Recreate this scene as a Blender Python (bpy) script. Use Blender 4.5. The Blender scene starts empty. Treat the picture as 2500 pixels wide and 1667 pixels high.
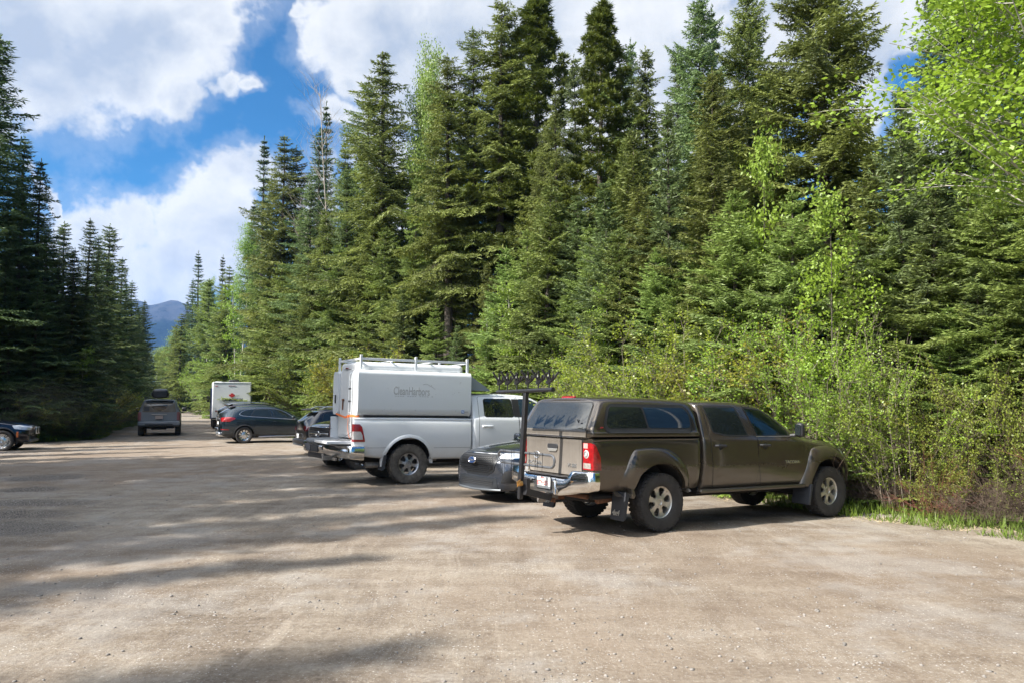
import bpy, bmesh, math, random, os
import numpy as np
from mathutils import Vector, Matrix
from mathutils.bvhtree import BVHTree
R = math.radians
SC = bpy.context.scene
COL = SC.collection
TEST = ''

# ------------------------------------------------------------------ camera
CAM_H = 1.78
PITCH = R(4.25)
FPX = 1944.0
cam_d = bpy.data.cameras.new('camera'); cam = bpy.data.objects.new('camera', cam_d); COL.objects.link(cam)
cam.location = (0, 0, CAM_H); cam.rotation_euler = (R(90) + PITCH, 0, 0)
cam_d.lens = 28.0; cam_d.sensor_width = 36.0; cam_d.clip_start = 0.1; cam_d.clip_end = 20000
SC.camera = cam

# ------------------------------------------------------------------ light
SUN_AZ, SUN_EL = R(61), R(42)          # azimuth the light travels towards, measured from +Y to +X
LD = Vector((math.sin(SUN_AZ) * math.cos(SUN_EL), math.cos(SUN_AZ) * math.cos(SUN_EL), -math.sin(SUN_EL)))
sun_d = bpy.data.lights.new('sun', 'SUN'); sun = bpy.data.objects.new('sun', sun_d); COL.objects.link(sun)
sun_d.energy = 4.6; sun_d.angle = R(0.53); sun_d.color = (1.0, 0.955, 0.88)
sun.rotation_euler = LD.to_track_quat('-Z', 'Y').to_euler(); sun.location = (-20, -10, 30)
SC.view_settings.view_transform = 'Standard'; SC.view_settings.look = 'None'
SC.view_settings.exposure = 1.3; SC.view_settings.gamma = 1.0; SC.view_settings.use_curve_mapping = False
SC.cycles.max_bounces = 7; SC.cycles.diffuse_bounces = 3; SC.cycles.glossy_bounces = 3
SC.cycles.transparent_max_bounces = 8; SC.cycles.transmission_bounces = 4
SC.cycles.use_adaptive_sampling = True; SC.cycles.adaptive_threshold = 0.012
SC.cycles.use_denoising = True
SC.cycles.sample_clamp_indirect = 6

def photo_dir(X, Y):
    """world direction through a pixel of the 2352 px wide photograph"""
    x = (X * 1.063 - 1250) / FPX; z = (833.5 - Y * 1.063) / FPX
    v = Vector((x, math.cos(PITCH) - z * math.sin(PITCH), math.sin(PITCH) + z * math.cos(PITCH)))
    return v.normalized()

# ------------------------------------------------------------------ node helpers
class NT:
    def __init__(s, tree): s.t = tree; s.n = tree.nodes; s.l = tree.links
    def add(s, kind, _out=0, **kw):
        nd = s.n.new(kind)
        ins = kw.pop('ins', {})
        for k, v in kw.items(): setattr(nd, k, v)
        for k, v in ins.items():
            if isinstance(v, bpy.types.NodeSocket): s.l.new(v, nd.inputs[k])
            else: nd.inputs[k].default_value = v
        return nd
    def math(s, op, a, b=None, c=None, clamp=False):
        nd = s.n.new('ShaderNodeMath'); nd.operation = op; nd.use_clamp = clamp
        for i, v in enumerate((a, b, c)):
            if v is None: continue
            if isinstance(v, bpy.types.NodeSocket): s.l.new(v, nd.inputs[i])
            else: nd.inputs[i].default_value = v
        return nd.outputs[0]
    def vmath(s, op, a, b=None, scale=None):
        nd = s.n.new('ShaderNodeVectorMath'); nd.operation = op
        for i, v in enumerate((a, b)):
            if v is None: continue
            if isinstance(v, bpy.types.NodeSocket): s.l.new(v, nd.inputs[i])
            else: nd.inputs[i].default_value = v
        if scale is not None: nd.inputs['Scale'].default_value = scale
        return nd.outputs['Value'] if op in ('DISTANCE', 'DOT_PRODUCT', 'LENGTH') else nd.outputs[0]
    def noise(s, vec, scale, detail=4, rough=0.55, dist=0.0, col=False):
        nd = s.add('ShaderNodeTexNoise', ins={'Scale': scale, 'Detail': detail, 'Roughness': rough, 'Distortion': dist})
        if vec is not None: s.l.new(vec, nd.inputs['Vector'])
        return nd.outputs['Color' if col else 'Fac']
    def ramp(s, fac, stops, interp='LINEAR'):
        nd = s.n.new('ShaderNodeValToRGB'); cr = nd.color_ramp; cr.interpolation = interp
        while len(cr.elements) < len(stops): cr.elements.new(0.5)
        for e, (p, c) in zip(cr.elements, stops):
            e.position = p; e.color = (*c, 1) if len(c) == 3 else c
        s.l.new(fac, nd.inputs[0]); return nd.outputs[0]
    def mix(s, fac, a, b, mode='MIX'):
        nd = s.n.new('ShaderNodeMix'); nd.data_type = 'RGBA'; nd.blend_type = mode
        for i, v in ((0, fac), (6, a), (7, b)):
            if isinstance(v, bpy.types.NodeSocket): s.l.new(v, nd.inputs[i])
            else: nd.inputs[i].default_value = v if i == 0 else (*v, 1) if len(v) == 3 else v
        return nd.outputs[2]
    def maprange(s, v, a, b, c=0, d=1, smooth=True):
        nd = s.n.new('ShaderNodeMapRange'); nd.interpolation_type = 'SMOOTHSTEP' if smooth else 'LINEAR'
        s.l.new(v, nd.inputs[0])
        for i, q in enumerate((a, b, c, d)): nd.inputs[i + 1].default_value = q
        return nd.outputs[0]

# ------------------------------------------------------------------ sky: Nishita with a broken layer of clouds
W = bpy.data.worlds.new('World'); SC.world = W; W.use_nodes = True
W.cycles.sampling_method = 'MANUAL'; W.cycles.sample_map_resolution = 512
def build_sky():
    nt = NT(W.node_tree); W.node_tree.nodes.clear()
    sky = nt.add('ShaderNodeTexSky', sky_type='NISHITA', sun_disc=False, sun_elevation=SUN_EL,
                 sun_rotation=SUN_AZ + math.pi, altitude=1200, air_density=1.0, dust_density=0.6, ozone_density=2.0)
    geo = nt.add('ShaderNodeTexCoord')
    d0 = geo.outputs['Generated']
    d = d0
    w1 = nt.noise(d, 7.0, 5, 0.6, col=True)
    w1 = nt.vmath('SUBTRACT', w1, (0.5, 0.5, 0.5)); w1 = nt.vmath('SCALE', w1, scale=0.17)
    dw = nt.vmath('ADD', d, w1)
    blobs = [(40, 60, 210), (160, 120, 190), (300, 60, 210), (400, 110, 130), (470, 20, 105), (330, 185, 110), (210, 205, 85), (90, 175, 100),
             (430, 215, 75), (590, 203, 42), (535, 200, 45), (340, 262, 34),
             (60, -200, 260), (400, -220, 240), (700, -250, 150), (-250, 80, 260), (-300, 350, 120),
             (160, 500, 80), (240, 490, 90), (330, 505, 95), (440, 480, 105), (520, 410, 78), (590, 400, 85), (300, 445, 34),
             (260, 600, 120), (400, 600, 130), (500, 540, 110), (360, 690, 110), (150, 640, 120), (120, 420, 26), (110, 560, 60), (560, 620, 120),
             (760, 60, 105), (860, 40, 170), (930, 160, 160), (1080, 90, 230), (780, 140, 80), (700, 25, 46), (745, 260, 72), (850, 290, 90), (1000, 280, 140),
             (1280, 120, 260), (1450, 0, 220), (1600, 200, 260), (1900, 40, 230), (2200, 40, 170), (1950, 260, 120), (2150, 320, 120),
             (2350, -80, 200), (1700, -260, 260), (1200, -300, 260), (900, 420, 160), (1250, 400, 180), (1550, 460, 200), (700, 480, 100)]
    dens = None
    for X, Y, r in blobs:
        c = photo_dir(X, Y)
        q = nt.vmath('DISTANCE', dw, tuple(c))
        q = nt.math('MULTIPLY_ADD', q, -1.0 / (r * 1.063 / FPX * 0.96), 1.0)
        dens = q if dens is None else nt.math('SMOOTH_MAX', dens, q, 0.08)
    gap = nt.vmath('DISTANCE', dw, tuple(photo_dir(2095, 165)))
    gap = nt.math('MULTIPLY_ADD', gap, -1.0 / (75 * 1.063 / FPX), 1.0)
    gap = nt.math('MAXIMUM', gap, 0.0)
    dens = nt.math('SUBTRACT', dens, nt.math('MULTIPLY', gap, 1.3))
    # everywhere else: broken cloud
    back = nt.noise(d, 2.2, 6, 0.6)
    dot = nt.vmath('DOT_PRODUCT', d, tuple(photo_dir(1176, 500)))
    away = nt.maprange(dot, 0.55, 0.75, 1, 0)
    back = nt.math('MULTIPLY', nt.math('MULTIPLY', nt.math('SUBTRACT', back, 0.43), 4.0), away)
    back = nt.math('SUBTRACT', back, nt.math('MULTIPLY', nt.math('SUBTRACT', 1.0, away), 3.0))
    clear = nt.maprange(nt.vmath('DOT_PRODUCT', d, tuple(Vector((0.82, -0.42, 0.38)).normalized())), 0.60, 0.88)     # open blue sky on the right
    back = nt.math('SUBTRACT', back, nt.math('MULTIPLY', clear, 2.2))
    dens = nt.math('MAXIMUM', dens, back)
    f1 = nt.noise(d, 9.0, 9, 0.62, 0.3)
    f2 = nt.noise(d, 26.0, 6, 0.6)
    dd = nt.math('ADD', dens, nt.math('MULTIPLY', nt.math('SUBTRACT', f1, 0.5), 1.4))
    dd = nt.math('ADD', dd, nt.math('MULTIPLY', nt.math('SUBTRACT', f2, 0.5), 0.40))
    mask = nt.maprange(dd, -0.08, 0.46)
    thin = nt.math('MULTIPLY', nt.maprange(dd, -0.30, 0.10), 0.22)
    mask = nt.math('MAXIMUM', mask, thin)
    # self-shading: compare the field with itself a step towards the sun
    off = nt.vmath('ADD', d, (-0.030, -0.012, 0.045))
    g1 = nt.noise(off, 9.0, 5, 0.6, 0.3)
    relief = nt.math('SUBTRACT', f1, g1)
    big = nt.noise(d, 4.5, 3, 0.5)
    br = nt.math('ADD', nt.math('MULTIPLY', relief, 1.9), nt.math('MULTIPLY', nt.math('SUBTRACT', big, 0.5), 1.5))
    thick = nt.maprange(dd, 0.25, 1.0)
    br = nt.math('ADD', br, nt.math('MULTIPLY_ADD', thick, -0.42, 0.78))
    ccol = nt.ramp(br, [(0.0, (2.2, 2.5, 2.95)), (0.35, (2.95, 3.15, 3.4)), (0.65, (3.6, 3.7, 3.8)), (1.0, (4.2, 4.22, 4.25))])
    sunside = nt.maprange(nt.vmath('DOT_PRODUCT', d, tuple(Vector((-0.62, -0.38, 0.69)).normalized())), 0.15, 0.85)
    fill_boost = nt.math('MULTIPLY_ADD', nt.math('MULTIPLY', away, sunside), 2.4, 1.0)      # unseen clouds overhead and sunward, brightened to add fill light in the shade
    ccol = nt.vmath('MULTIPLY', ccol, nt.add('ShaderNodeCombineXYZ', ins={0: fill_boost, 1: fill_boost, 2: fill_boost}).outputs[0])
    skyc = nt.mix(1.0, sky.outputs[0], (0.155, 0.455, 0.62), 'MULTIPLY')
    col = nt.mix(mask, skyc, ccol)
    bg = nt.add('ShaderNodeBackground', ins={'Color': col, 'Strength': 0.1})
    out = nt.add('ShaderNodeOutputWorld'); nt.l.new(bg.outputs[0], out.inputs[0])
build_sky()

# ------------------------------------------------------------------ object helpers
def tag(o, label=None, cat=None, group=None, kind=None):
    if label: o['label'] = label
    if cat: o['category'] = cat
    if group: o['group'] = group
    if kind: o['kind'] = kind
    return o
def empty(name, loc=(0, 0, 0), rot=(0, 0, 0)):
    o = bpy.data.objects.new(name, None); COL.objects.link(o)
    o.location = loc; o.rotation_euler = rot; o.empty_display_size = 0.2
    return o
def np_mesh(name, V, F, mats, smooth=False, attrs=None, fmat=None):
    """V (n,3), F (m,k) with one k"""
    V = np.asarray(V, np.float32); F = np.asarray(F, np.int32)
    me = bpy.data.meshes.new(name)
    k = F.shape[1]; m = len(F)
    me.vertices.add(len(V)); me.vertices.foreach_set('co', V.ravel())
    me.loops.add(m * k); me.loops.foreach_set('vertex_index', F.ravel())
    me.polygons.add(m); me.polygons.foreach_set('loop_start', np.arange(0, m * k, k, dtype=np.int32))
    try: me.polygons.foreach_set('loop_total', np.full(m, k, np.int32))
    except Exception: pass
    if smooth: me.polygons.foreach_set('use_smooth', np.ones(m, bool))
    for mm in (mats if isinstance(mats, (list, tuple)) else [mats]): me.materials.append(mm)
    if fmat is not None: me.polygons.foreach_set('material_index', np.asarray(fmat, np.int32))
    if attrs:
        for an, av in attrs.items():
            a = me.attributes.new(an, 'FLOAT', 'FACE'); a.data.foreach_set('value', np.asarray(av, np.float32))
    me.update(calc_edges=True)
    return me
def link(name, me, parent=None):
    o = bpy.data.objects.new(name, me); COL.objects.link(o)
    if parent: o.parent = parent
    return o

class MB:
    """collects shapes, builds one mesh object"""
    def __init__(s): s.v = []; s.f = []; s.m = []; s.mi = 0
    def _add(s, vs, fs):
        b = len(s.v); s.v += [tuple(v) for v in vs]; s.f += [tuple(i + b for i in f) for f in fs]; s.m += [s.mi] * len(fs)
        return s
    def box(s, c, sz, rot=None, taper=None):
        hx, hy, hz = sz[0] / 2, sz[1] / 2, sz[2] / 2
        vs = [Vector((x * hx, y * hy, z * hz)) for x in (-1, 1) for y in (-1, 1) for z in (-1, 1)]
        if taper:
            for v in vs:
                if v.z > 0: v.x *= taper[0]; v.y *= taper[1]
        if rot is not None:
            M = rot if isinstance(rot, Matrix) else Matrix.Rotation(rot[2], 3, 'Z') @ Matrix.Rotation(rot[1], 3, 'Y') @ Matrix.Rotation(rot[0], 3, 'X')
            vs = [M @ v for v in vs]
        vs = [v + Vector(c) for v in vs]
        return s._add(vs, [(0, 1, 3, 2), (4, 6, 7, 5), (0, 4, 5, 1), (2, 3, 7, 6), (0, 2, 6, 4), (1, 5, 7, 3)])
    def tube(s, pts, r, n=10, cap=True, flat=None):
        pts = [Vector(p) for p in pts]; rs = r if isinstance(r, (list, tuple)) else [r] * len(pts)
        up = Vector((0, 0, 1)); vs = []; fs = []
        t0 = (pts[1] - pts[0]).normalized(); nx = t0.cross(up)
        if nx.length < 1e-3: nx = t0.cross(Vector((1, 0, 0)))
        nx.normalize()
        for i, p in enumerate(pts):
            t = (pts[min(i + 1, len(pts) - 1)] - pts[max(i - 1, 0)]).normalized()
            nx = (nx - t * nx.dot(t)).normalized(); ny = t.cross(nx)
            for k in range(n):
                a = 2 * math.pi * k / n + (math.pi / 4 if n == 4 else 0)
                vs.append(p + (nx * math.cos(a) + ny * math.sin(a)) * rs[i])
        for i in range(len(pts) - 1):
            for k in range(n):
                a, b = i * n + k, i * n + (k + 1) % n
                fs.append((a, b, b + n, a + n))
        if cap:
            fs.append(tuple(range(n - 1, -1, -1))); fs.append(tuple((len(pts) - 1) * n + k for k in range(n)))
        return s._add(vs, fs)
    def lathe(s, prof, c=(0, 0, 0), n=48, axis='Y', close=False):
        """prof: list of (radius, along-axis)"""
        vs = []; fs = []; m = len(prof)
        for k in range(n):
            a = 2 * math.pi * k / n; ca, sa = math.cos(a), math.sin(a)
            for r, h in prof:
                p = {'Y': (r * ca, h, r * sa), 'X': (h, r * ca, r * sa), 'Z': (r * ca, r * sa, h)}[axis]
                vs.append((p[0] + c[0], p[1] + c[1], p[2] + c[2]))
        rng = m if close else m - 1
        for k in range(n):
            for j in range(rng):
                a = k * m + j; b = k * m + (j + 1) % m; a2 = ((k + 1) % n) * m + j; b2 = ((k + 1) % n) * m + (j + 1) % m
                fs.append((a, b, b2, a2))
        return s._add(vs, fs)
    def prism(s, poly, a, b, plane='xz'):
        """polygon in a plane, extruded from a to b along the third axis"""
        def P(u, v, w): return {'xz': (u, w, v), 'xy': (u, v, w), 'yz': (w, u, v)}[plane]
        n = len(poly)
        vs = [P(u, v, a) for u, v in poly] + [P(u, v, b) for u, v in poly]
        fs = [tuple(range(n)), tuple(range(2 * n - 1, n - 1, -1))] + [(i, i + n, (i + 1) % n + n, (i + 1) % n) for i in range(n)]
        return s._add(vs, fs)
    def build(s, name, mats, parent=None, smooth=True, bevel=0, seg=2, angle=35, xf=None):
        me = bpy.data.meshes.new(name); me.from_pydata(s.v, [], s.f)
        if xf is not None: me.transform(xf)
        for mm in (mats if isinstance(mats, (list, tuple)) else [mats]): me.materials.append(mm)
        me.polygons.foreach_set('material_index', s.m)
        bm = bmesh.new(); bm.from_mesh(me); bmesh.ops.recalc_face_normals(bm, faces=bm.faces)
        if smooth:
            for f in bm.faces: f.smooth = True
            for e in bm.edges:
                if len(e.link_faces) == 2 and e.calc_face_angle(0) > R(angle): e.smooth = False
        bm.to_mesh(me); bm.free()
        o = link(name, me, parent)
        if bevel:
            b = o.modifiers.new('bevel', 'BEVEL'); b.width = bevel; b.segments = seg; b.limit_method = 'ANGLE'; b.angle_limit = R(30); b.harden_normals = False
        return o
# ------------------------------------------------------------------ materials
def new_mat(name):
    m = bpy.data.materials.new(name); m.use_nodes = True
    m.node_tree.nodes.clear(); return m, NT(m.node_tree)
def finish(nt, shader): 
    o = nt.add('ShaderNodeOutputMaterial'); nt.l.new(shader, o.inputs[0])
def simple(name, col, rough=0.5, metal=0.0, coat=0.0, spec=0.5, bump=0.0, bscale=30, var=0.0, vscale=3.0, trans=0.0):
    m, nt = new_mat(name)
    tc = nt.add('ShaderNodeTexCoord').outputs['Object']
    c = col
    if var:
        n = nt.noise(tc, vscale, 5, 0.6)
        c = nt.ramp(n, [(0.25, tuple(x * (1 - var) for x in col)), (0.75, tuple(min(1, x * (1 + var)) for x in col))])
    b = nt.add('ShaderNodeBsdfPrincipled', ins={'Base Color': c if not isinstance(c, tuple) else (*c, 1), 'Roughness': rough, 'Metallic': metal, 'Coat Weight': coat, 'Specular IOR Level': spec})
    b.inputs['Coat Roughness'].default_value = 0.04
    if bump:
        bn = nt.add('ShaderNodeBump', ins={'Strength': bump, 'Distance': 0.01, 'Height': nt.noise(tc, bscale, 4)})
        nt.l.new(bn.outputs[0], b.inputs['Normal'])
    finish(nt, b.outputs[0]); return m
def paint(name, col, metal=0.35, rough=0.32, dust=0.35, dustcol=(0.30, 0.25, 0.20), ztop=0.9, zlow=0.3, streak=0.0, coat=1.0):
    """car paint with clear coat and road dust that thins out upwards"""
    m, nt = new_mat(name)
    tc = nt.add('ShaderNodeTexCoord').outputs['Object']
    sp = nt.add('ShaderNodeSeparateXYZ', ins={0: tc})
    low = nt.maprange(sp.outputs[2], zlow, ztop, 1.0, 0.12)
    n = nt.noise(tc, 2.2, 6, 0.65); n2 = nt.noise(tc, 40.0, 3, 0.6)
    f = nt.math('MULTIPLY', low, nt.math('ADD', nt.math('MULTIPLY', n, 1.1), nt.math('MULTIPLY', n2, 0.35)))
    if streak:
        mp = nt.add('ShaderNodeMapping', ins={'Vector': tc, 'Scale': (30, 30, 1.2)})
        st = nt.noise(mp.outputs[0], 1.0, 4, 0.6)
        f = nt.math('ADD', f, nt.math('MULTIPLY', nt.math('SUBTRACT', st, 0.45), streak), clamp=True)
    f = nt.math('MULTIPLY', f, dust, clamp=True)
    c = nt.mix(f, col, dustcol)
    b = nt.add('ShaderNodeBsdfPrincipled', ins={'Base Color': c, 'Specular IOR Level': 0.5})
    nt.l.new(nt.math('MULTIPLY_ADD', f, 0.6, rough, clamp=True), b.inputs['Roughness'])
    nt.l.new(nt.math('MULTIPLY', nt.math('SUBTRACT', 1.0, f), metal), b.inputs['Metallic'])
    nt.l.new(nt.math('SUBTRACT', coat, nt.math('MULTIPLY', f, 0.9), clamp=True), b.inputs['Coat Weight'])
    nt.l.new(nt.math('MULTIPLY_ADD', n, 0.12, 0.02), b.inputs['Coat Roughness'])
    bn = nt.add('ShaderNodeBump', ins={'Strength': 0.04, 'Distance': 0.004, 'Height': nt.noise(tc, 3.0, 2)})
    nt.l.new(bn.outputs[0], b.inputs['Normal']); nt.l.new(bn.outputs[0], b.inputs['Coat Normal'])
    finish(nt, b.outputs[0]); return m
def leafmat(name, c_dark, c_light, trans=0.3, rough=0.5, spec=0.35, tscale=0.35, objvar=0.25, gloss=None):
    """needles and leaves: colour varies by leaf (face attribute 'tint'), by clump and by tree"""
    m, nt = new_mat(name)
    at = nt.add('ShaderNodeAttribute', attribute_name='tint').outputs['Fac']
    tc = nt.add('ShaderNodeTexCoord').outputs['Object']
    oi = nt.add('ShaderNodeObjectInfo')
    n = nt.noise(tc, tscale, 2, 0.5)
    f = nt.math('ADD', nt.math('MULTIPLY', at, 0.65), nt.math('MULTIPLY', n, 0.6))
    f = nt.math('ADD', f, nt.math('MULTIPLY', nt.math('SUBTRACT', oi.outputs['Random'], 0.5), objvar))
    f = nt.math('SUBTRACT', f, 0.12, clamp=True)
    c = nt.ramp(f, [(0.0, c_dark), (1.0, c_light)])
    hs = nt.add('ShaderNodeHueSaturation', ins={'Color': c, 'Fac': 1.0})
    nt.l.new(nt.math('MULTIPLY_ADD', oi.outputs['Random'], 0.04, 0.462), hs.inputs['Hue'])
    nt.l.new(nt.math('MULTIPLY_ADD', n, 0.3, 0.85), hs.inputs['Saturation'])
    b = nt.add('ShaderNodeBsdfPrincipled', ins={'Base Color': hs.outputs[0], 'Roughness': rough, 'Specular IOR Level': spec})
    t = nt.add('ShaderNodeBsdfTranslucent', ins={'Color': hs.outputs[0]})
    mx = nt.add('ShaderNodeMixShader', ins={0: trans, 1: b.outputs[0], 2: t.outputs[0]})
    finish(nt, mx.outputs[0]); return m

# ------------------------------------------------------------------ lie of the land
EDGE_R = [(12.5, 3.0), (8.3, 8.6), (6.9, 10.75), (5.4, 13), (-1.2, 26), (-7.5, 38), (-15.0, 50), (-24, 70), (-40, 105), (-62, 160), (-150, 330)]
EDGE_L = [(-19.0, -30), (-18.5, 0), (-20.5, 20), (-22.5, 29), (-22.0, 33), (-19.8, 36.5), (-24, 46), (-33, 70), (-50, 108), (-71, 160), (-160, 330)]
def seg_dist(P, line):
    """signed distance to a polyline; positive to the left of its direction"""
    P = np.asarray(P, float); best = np.full(len(P), 1e9); sg = np.ones(len(P))
    for a, b in zip(line[:-1], line[1:]):
        a = np.array(a, float); b = np.array(b, float); d = b - a; L = np.hypot(*d)
        t = np.clip(((P - a) @ d) / L ** 2, 0, 1); q = P - (a + t[:, None] * d)
        dist = np.hypot(q[:, 0], q[:, 1]); cr = d[0] * (P[:, 1] - a[1]) - d[1] * (P[:, 0] - a[0])
        m = dist < best - 1e-9; best[m] = dist[m]; sg[m] = np.sign(cr[m])
    return best * sg
def lot_dist(P):      # inside the lot: positive, metres to the nearer forest edge
    return seg_dist(P, EDGE_R), -seg_dist(P, EDGE_L)
rng0 = np.random.RandomState(3)
_g = rng0.rand(64, 64)
def vnoise(x, y):
    xi = np.floor(x).astype(int); yi = np.floor(y).astype(int); fx = x - xi; fy = y - yi
    fx = fx * fx * (3 - 2 * fx); fy = fy * fy * (3 - 2 * fy)
    g = lambda a, b: _g[a % 64, b % 64]
    return (g(xi, yi) * (1 - fx) + g(xi + 1, yi) * fx) * (1 - fy) + (g(xi, yi + 1) * (1 - fx) + g(xi + 1, yi + 1) * fx) * fy
HOLES = [(-10.7, 18.5, 0.55, 0.6, 0.11), (-9.6, 16.1, 0.4, 0.35, 0.09), (-8.3, 14.0, 0.8, 0.3, 0.08), (-8.0, 12.6, 0.8, 0.35, 0.09), (-7.2, 11.3, 0.8, 0.5, 0.05), (-0.9, 7.9, .5, .2, .012)]
def height(x, y):
    x = np.atleast_1d(np.asarray(x, float)); y = np.atleast_1d(np.asarray(y, float))
    P = np.stack([x, y], 1); dr, dl = lot_dist(P)
    z = -0.018 * np.clip(4.0 - np.clip(dr, -3, 99), 0, 9)
    z = z + 0.10 * np.clip(-dr / 1.5, 0, 1) + 0.12 * np.clip(-dl / 2.0, 0, 1)
    und = (vnoise(x * .35, y * .35) - .5) * 0.03 + (vnoise(x * 1.3 + 9, y * 1.3) - .5) * 0.022 + (vnoise(x * 4 + 5, y * 4) - .5) * 0.008
    z = z + und * np.clip(1.2 - np.hypot(x, y) / 120, 0.2, 1)
    forest = np.clip(np.maximum(-dr, -dl) - .5, 0, 3) / 3
    z = z + forest * (vnoise(x * .3, y * .3) - .4) * 0.5
    for hx, hy, rx, ry, dp in HOLES:
        q = ((x - hx) / rx) ** 2 + ((y - hy) / ry) ** 2
        z = z - dp * np.exp(-q * 1.2) * (1 + .6 * (vnoise(x * 11, y * 11) - .5)) + dp * .35 * np.exp(-(np.sqrt(q) - 1.5) ** 2 * 5)
    return z
def gz(x, y): return float(height(x, y)[0])

def dirt_mat():
    m, nt = new_mat('packed_dirt')
    tc = nt.add('ShaderNodeNewGeometry').outputs['Position']
    rot = nt.add('ShaderNodeMapping', ins={'Vector': tc, 'Rotation': (0, 0, R(-28)), 'Scale': (1, 0.16, 1)}).outputs[0]
    rot2 = nt.add('ShaderNodeMapping', ins={'Vector': tc, 'Rotation': (0, 0, R(-8)), 'Scale': (0.13, 1, 1)}).outputs[0]
    big = nt.noise(tc, 0.22, 5, 0.6); mid = nt.noise(tc, 1.6, 6, 0.65); fine = nt.noise(tc, 26, 5, 0.7); grit = nt.noise(tc, 120, 3, 0.7)
    tr = nt.noise(rot, 1.4, 6, 0.7); tr2 = nt.noise(rot2, 2.4, 6, 0.7)
    v = nt.math('MULTIPLY_ADD', big, 0.34, nt.math('MULTIPLY_ADD', mid, 0.24, nt.math('MULTIPLY_ADD', tr, 0.22, nt.math('MULTIPLY_ADD', tr2, 0.20, nt.math('MULTIPLY', fine, 0.30)))))
    v = nt.math('SUBTRACT', v, 0.07)
    v = nt.math('MULTIPLY_ADD', nt.math('SUBTRACT', v, 0.58), 1.9, 0.60)
    c = nt.ramp(v, [(0.38, (0.092, 0.071, 0.053)), (0.52, (0.165, 0.131, 0.099)), (0.62, (0.218, 0.180, 0.138)), (0.76, (0.29, 0.25, 0.20))])
    wear = nt.maprange(nt.noise(tc, 3.1, 7, 0.75), 0.50, 0.66)
    c = nt.mix(nt.math('MULTIPLY', wear, 0.35), c, (0.135, 0.108, 0.082))
    pale = nt.maprange(nt.noise(rot2, 5.5, 7, 0.75, 0.4), 0.56, 0.68)
    c = nt.mix(nt.math('MULTIPLY', pale, 0.28), c, (0.33, 0.30, 0.26))
    rut = nt.add('ShaderNodeMapping', ins={'Vector': tc, 'Rotation': (0, 0, R(-33)), 'Scale': (1, 0.035, 1)}).outputs[0]
    rut = nt.vmath('ADD', rut, nt.vmath('SCALE', nt.noise(tc, 0.25, 2, .5, col=True), scale=1.2))
    rl = nt.maprange(nt.noise(rut, 5.0, 4, 0.7), 0.56, 0.64)
    c = nt.mix(nt.math('MULTIPLY', nt.math('MULTIPLY', rl, mid), 0.55), c, (0.33, 0.285, 0.23))
    rd = nt.maprange(nt.noise(rut, 7.5, 4, 0.7), 0.42, 0.36)
    c = nt.mix(nt.math('MULTIPLY', nt.math('MULTIPLY', rd, mid), 0.5), c, (0.12, 0.095, 0.072))
    # browner, damper earth towards the right, greyer stone in the middle of the lot
    hue = nt.maprange(nt.noise(tc, 0.12, 3, 0.5), 0.42, 0.6)
    c = nt.mix(nt.math('MULTIPLY', hue, 0.45), c, (0.185, 0.132, 0.092))
    grey = nt.maprange(nt.math('ADD', nt.noise(tc, 0.35, 6, 0.7), nt.math('MULTIPLY', mid, 0.3)), 0.64, 0.76)
    c = nt.mix(nt.math('MULTIPLY', grey, 0.26), c, (0.30, 0.295, 0.285))
    # gravel laid bare in the potholes
    for hx, hy, rx, ry, dp in HOLES[:5]:
        q = nt.add('ShaderNodeMapping', vector_type='TEXTURE', ins={'Vector': tc, 'Location': (hx, hy, 0), 'Scale': (rx * 1.5, ry * 1.5, 9)}).outputs[0]
        ln = nt.math('ADD', nt.vmath('LENGTH', q), nt.math('MULTIPLY', nt.math('SUBTRACT', nt.noise(tc, 5, 4, .7), .5), 1.1))
        c = nt.mix(nt.math('MULTIPLY', nt.maprange(ln, .7, 1.25, 1, 0), .85), c, nt.ramp(nt.noise(tc, 55, 2, .6), [(.42, (.045, .040, .036)), (.6, (.22, .19, .16))]))
    # embedded stones, pale chips and dark specks
    for sc, th, colr, am, sd in ((34, 0.13, (0.55, 0.53, 0.50), 0.85, 0), (22, 0.10, (0.10, 0.095, 0.09), 0.8, 7), (70, 0.2, (0.46, 0.44, 0.41), 0.6, 3), (11, 0.065, (0.48, 0.45, 0.42), 0.7, 5)):
        mp = nt.add('ShaderNodeMapping', ins={'Vector': tc, 'Location': (sd, sd * 2.3, 0)}).outputs[0]
        wr = nt.vmath('ADD', mp, nt.vmath('SCALE', nt.noise(mp, sc * 1.5, 3, col=True), scale=0.6 / sc))
        vo = nt.add('ShaderNodeTexVoronoi', ins={'Vector': wr, 'Scale': sc})
        rare = nt.maprange(nt.add('ShaderNodeSeparateColor', ins={0: vo.outputs['Color']}).outputs[0], 0.72, 0.76)
        patch = nt.maprange(nt.noise(mp, 1.1, 4, 0.6), 0.42, 0.66, 0.25, 1.0)
        f = nt.math('MULTIPLY', nt.math('MULTIPLY', nt.maprange(vo.outputs['Distance'], th * 1.3, th * 2.2, 1, 0), rare), nt.math('MULTIPLY', patch, am))
        c = nt.mix(f, c, colr)
    b = nt.add('ShaderNodeBsdfPrincipled', ins={'Base Color': c, 'Roughness': 0.93, 'Specular IOR Level': 0.25})
    h = nt.math('ADD', nt.math('MULTIPLY', fine, 0.012), nt.math('MULTIPLY_ADD', grit, 0.005, nt.math('MULTIPLY', nt.math('ADD', mid, tr), 0.018)))
    bn = nt.add('ShaderNodeBump', ins={'Strength': 0.9, 'Distance': 1.0, 'Height': h})
    nt.l.new(bn.outputs[0], b.inputs['Normal']); finish(nt, b.outputs[0]); return m
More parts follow.
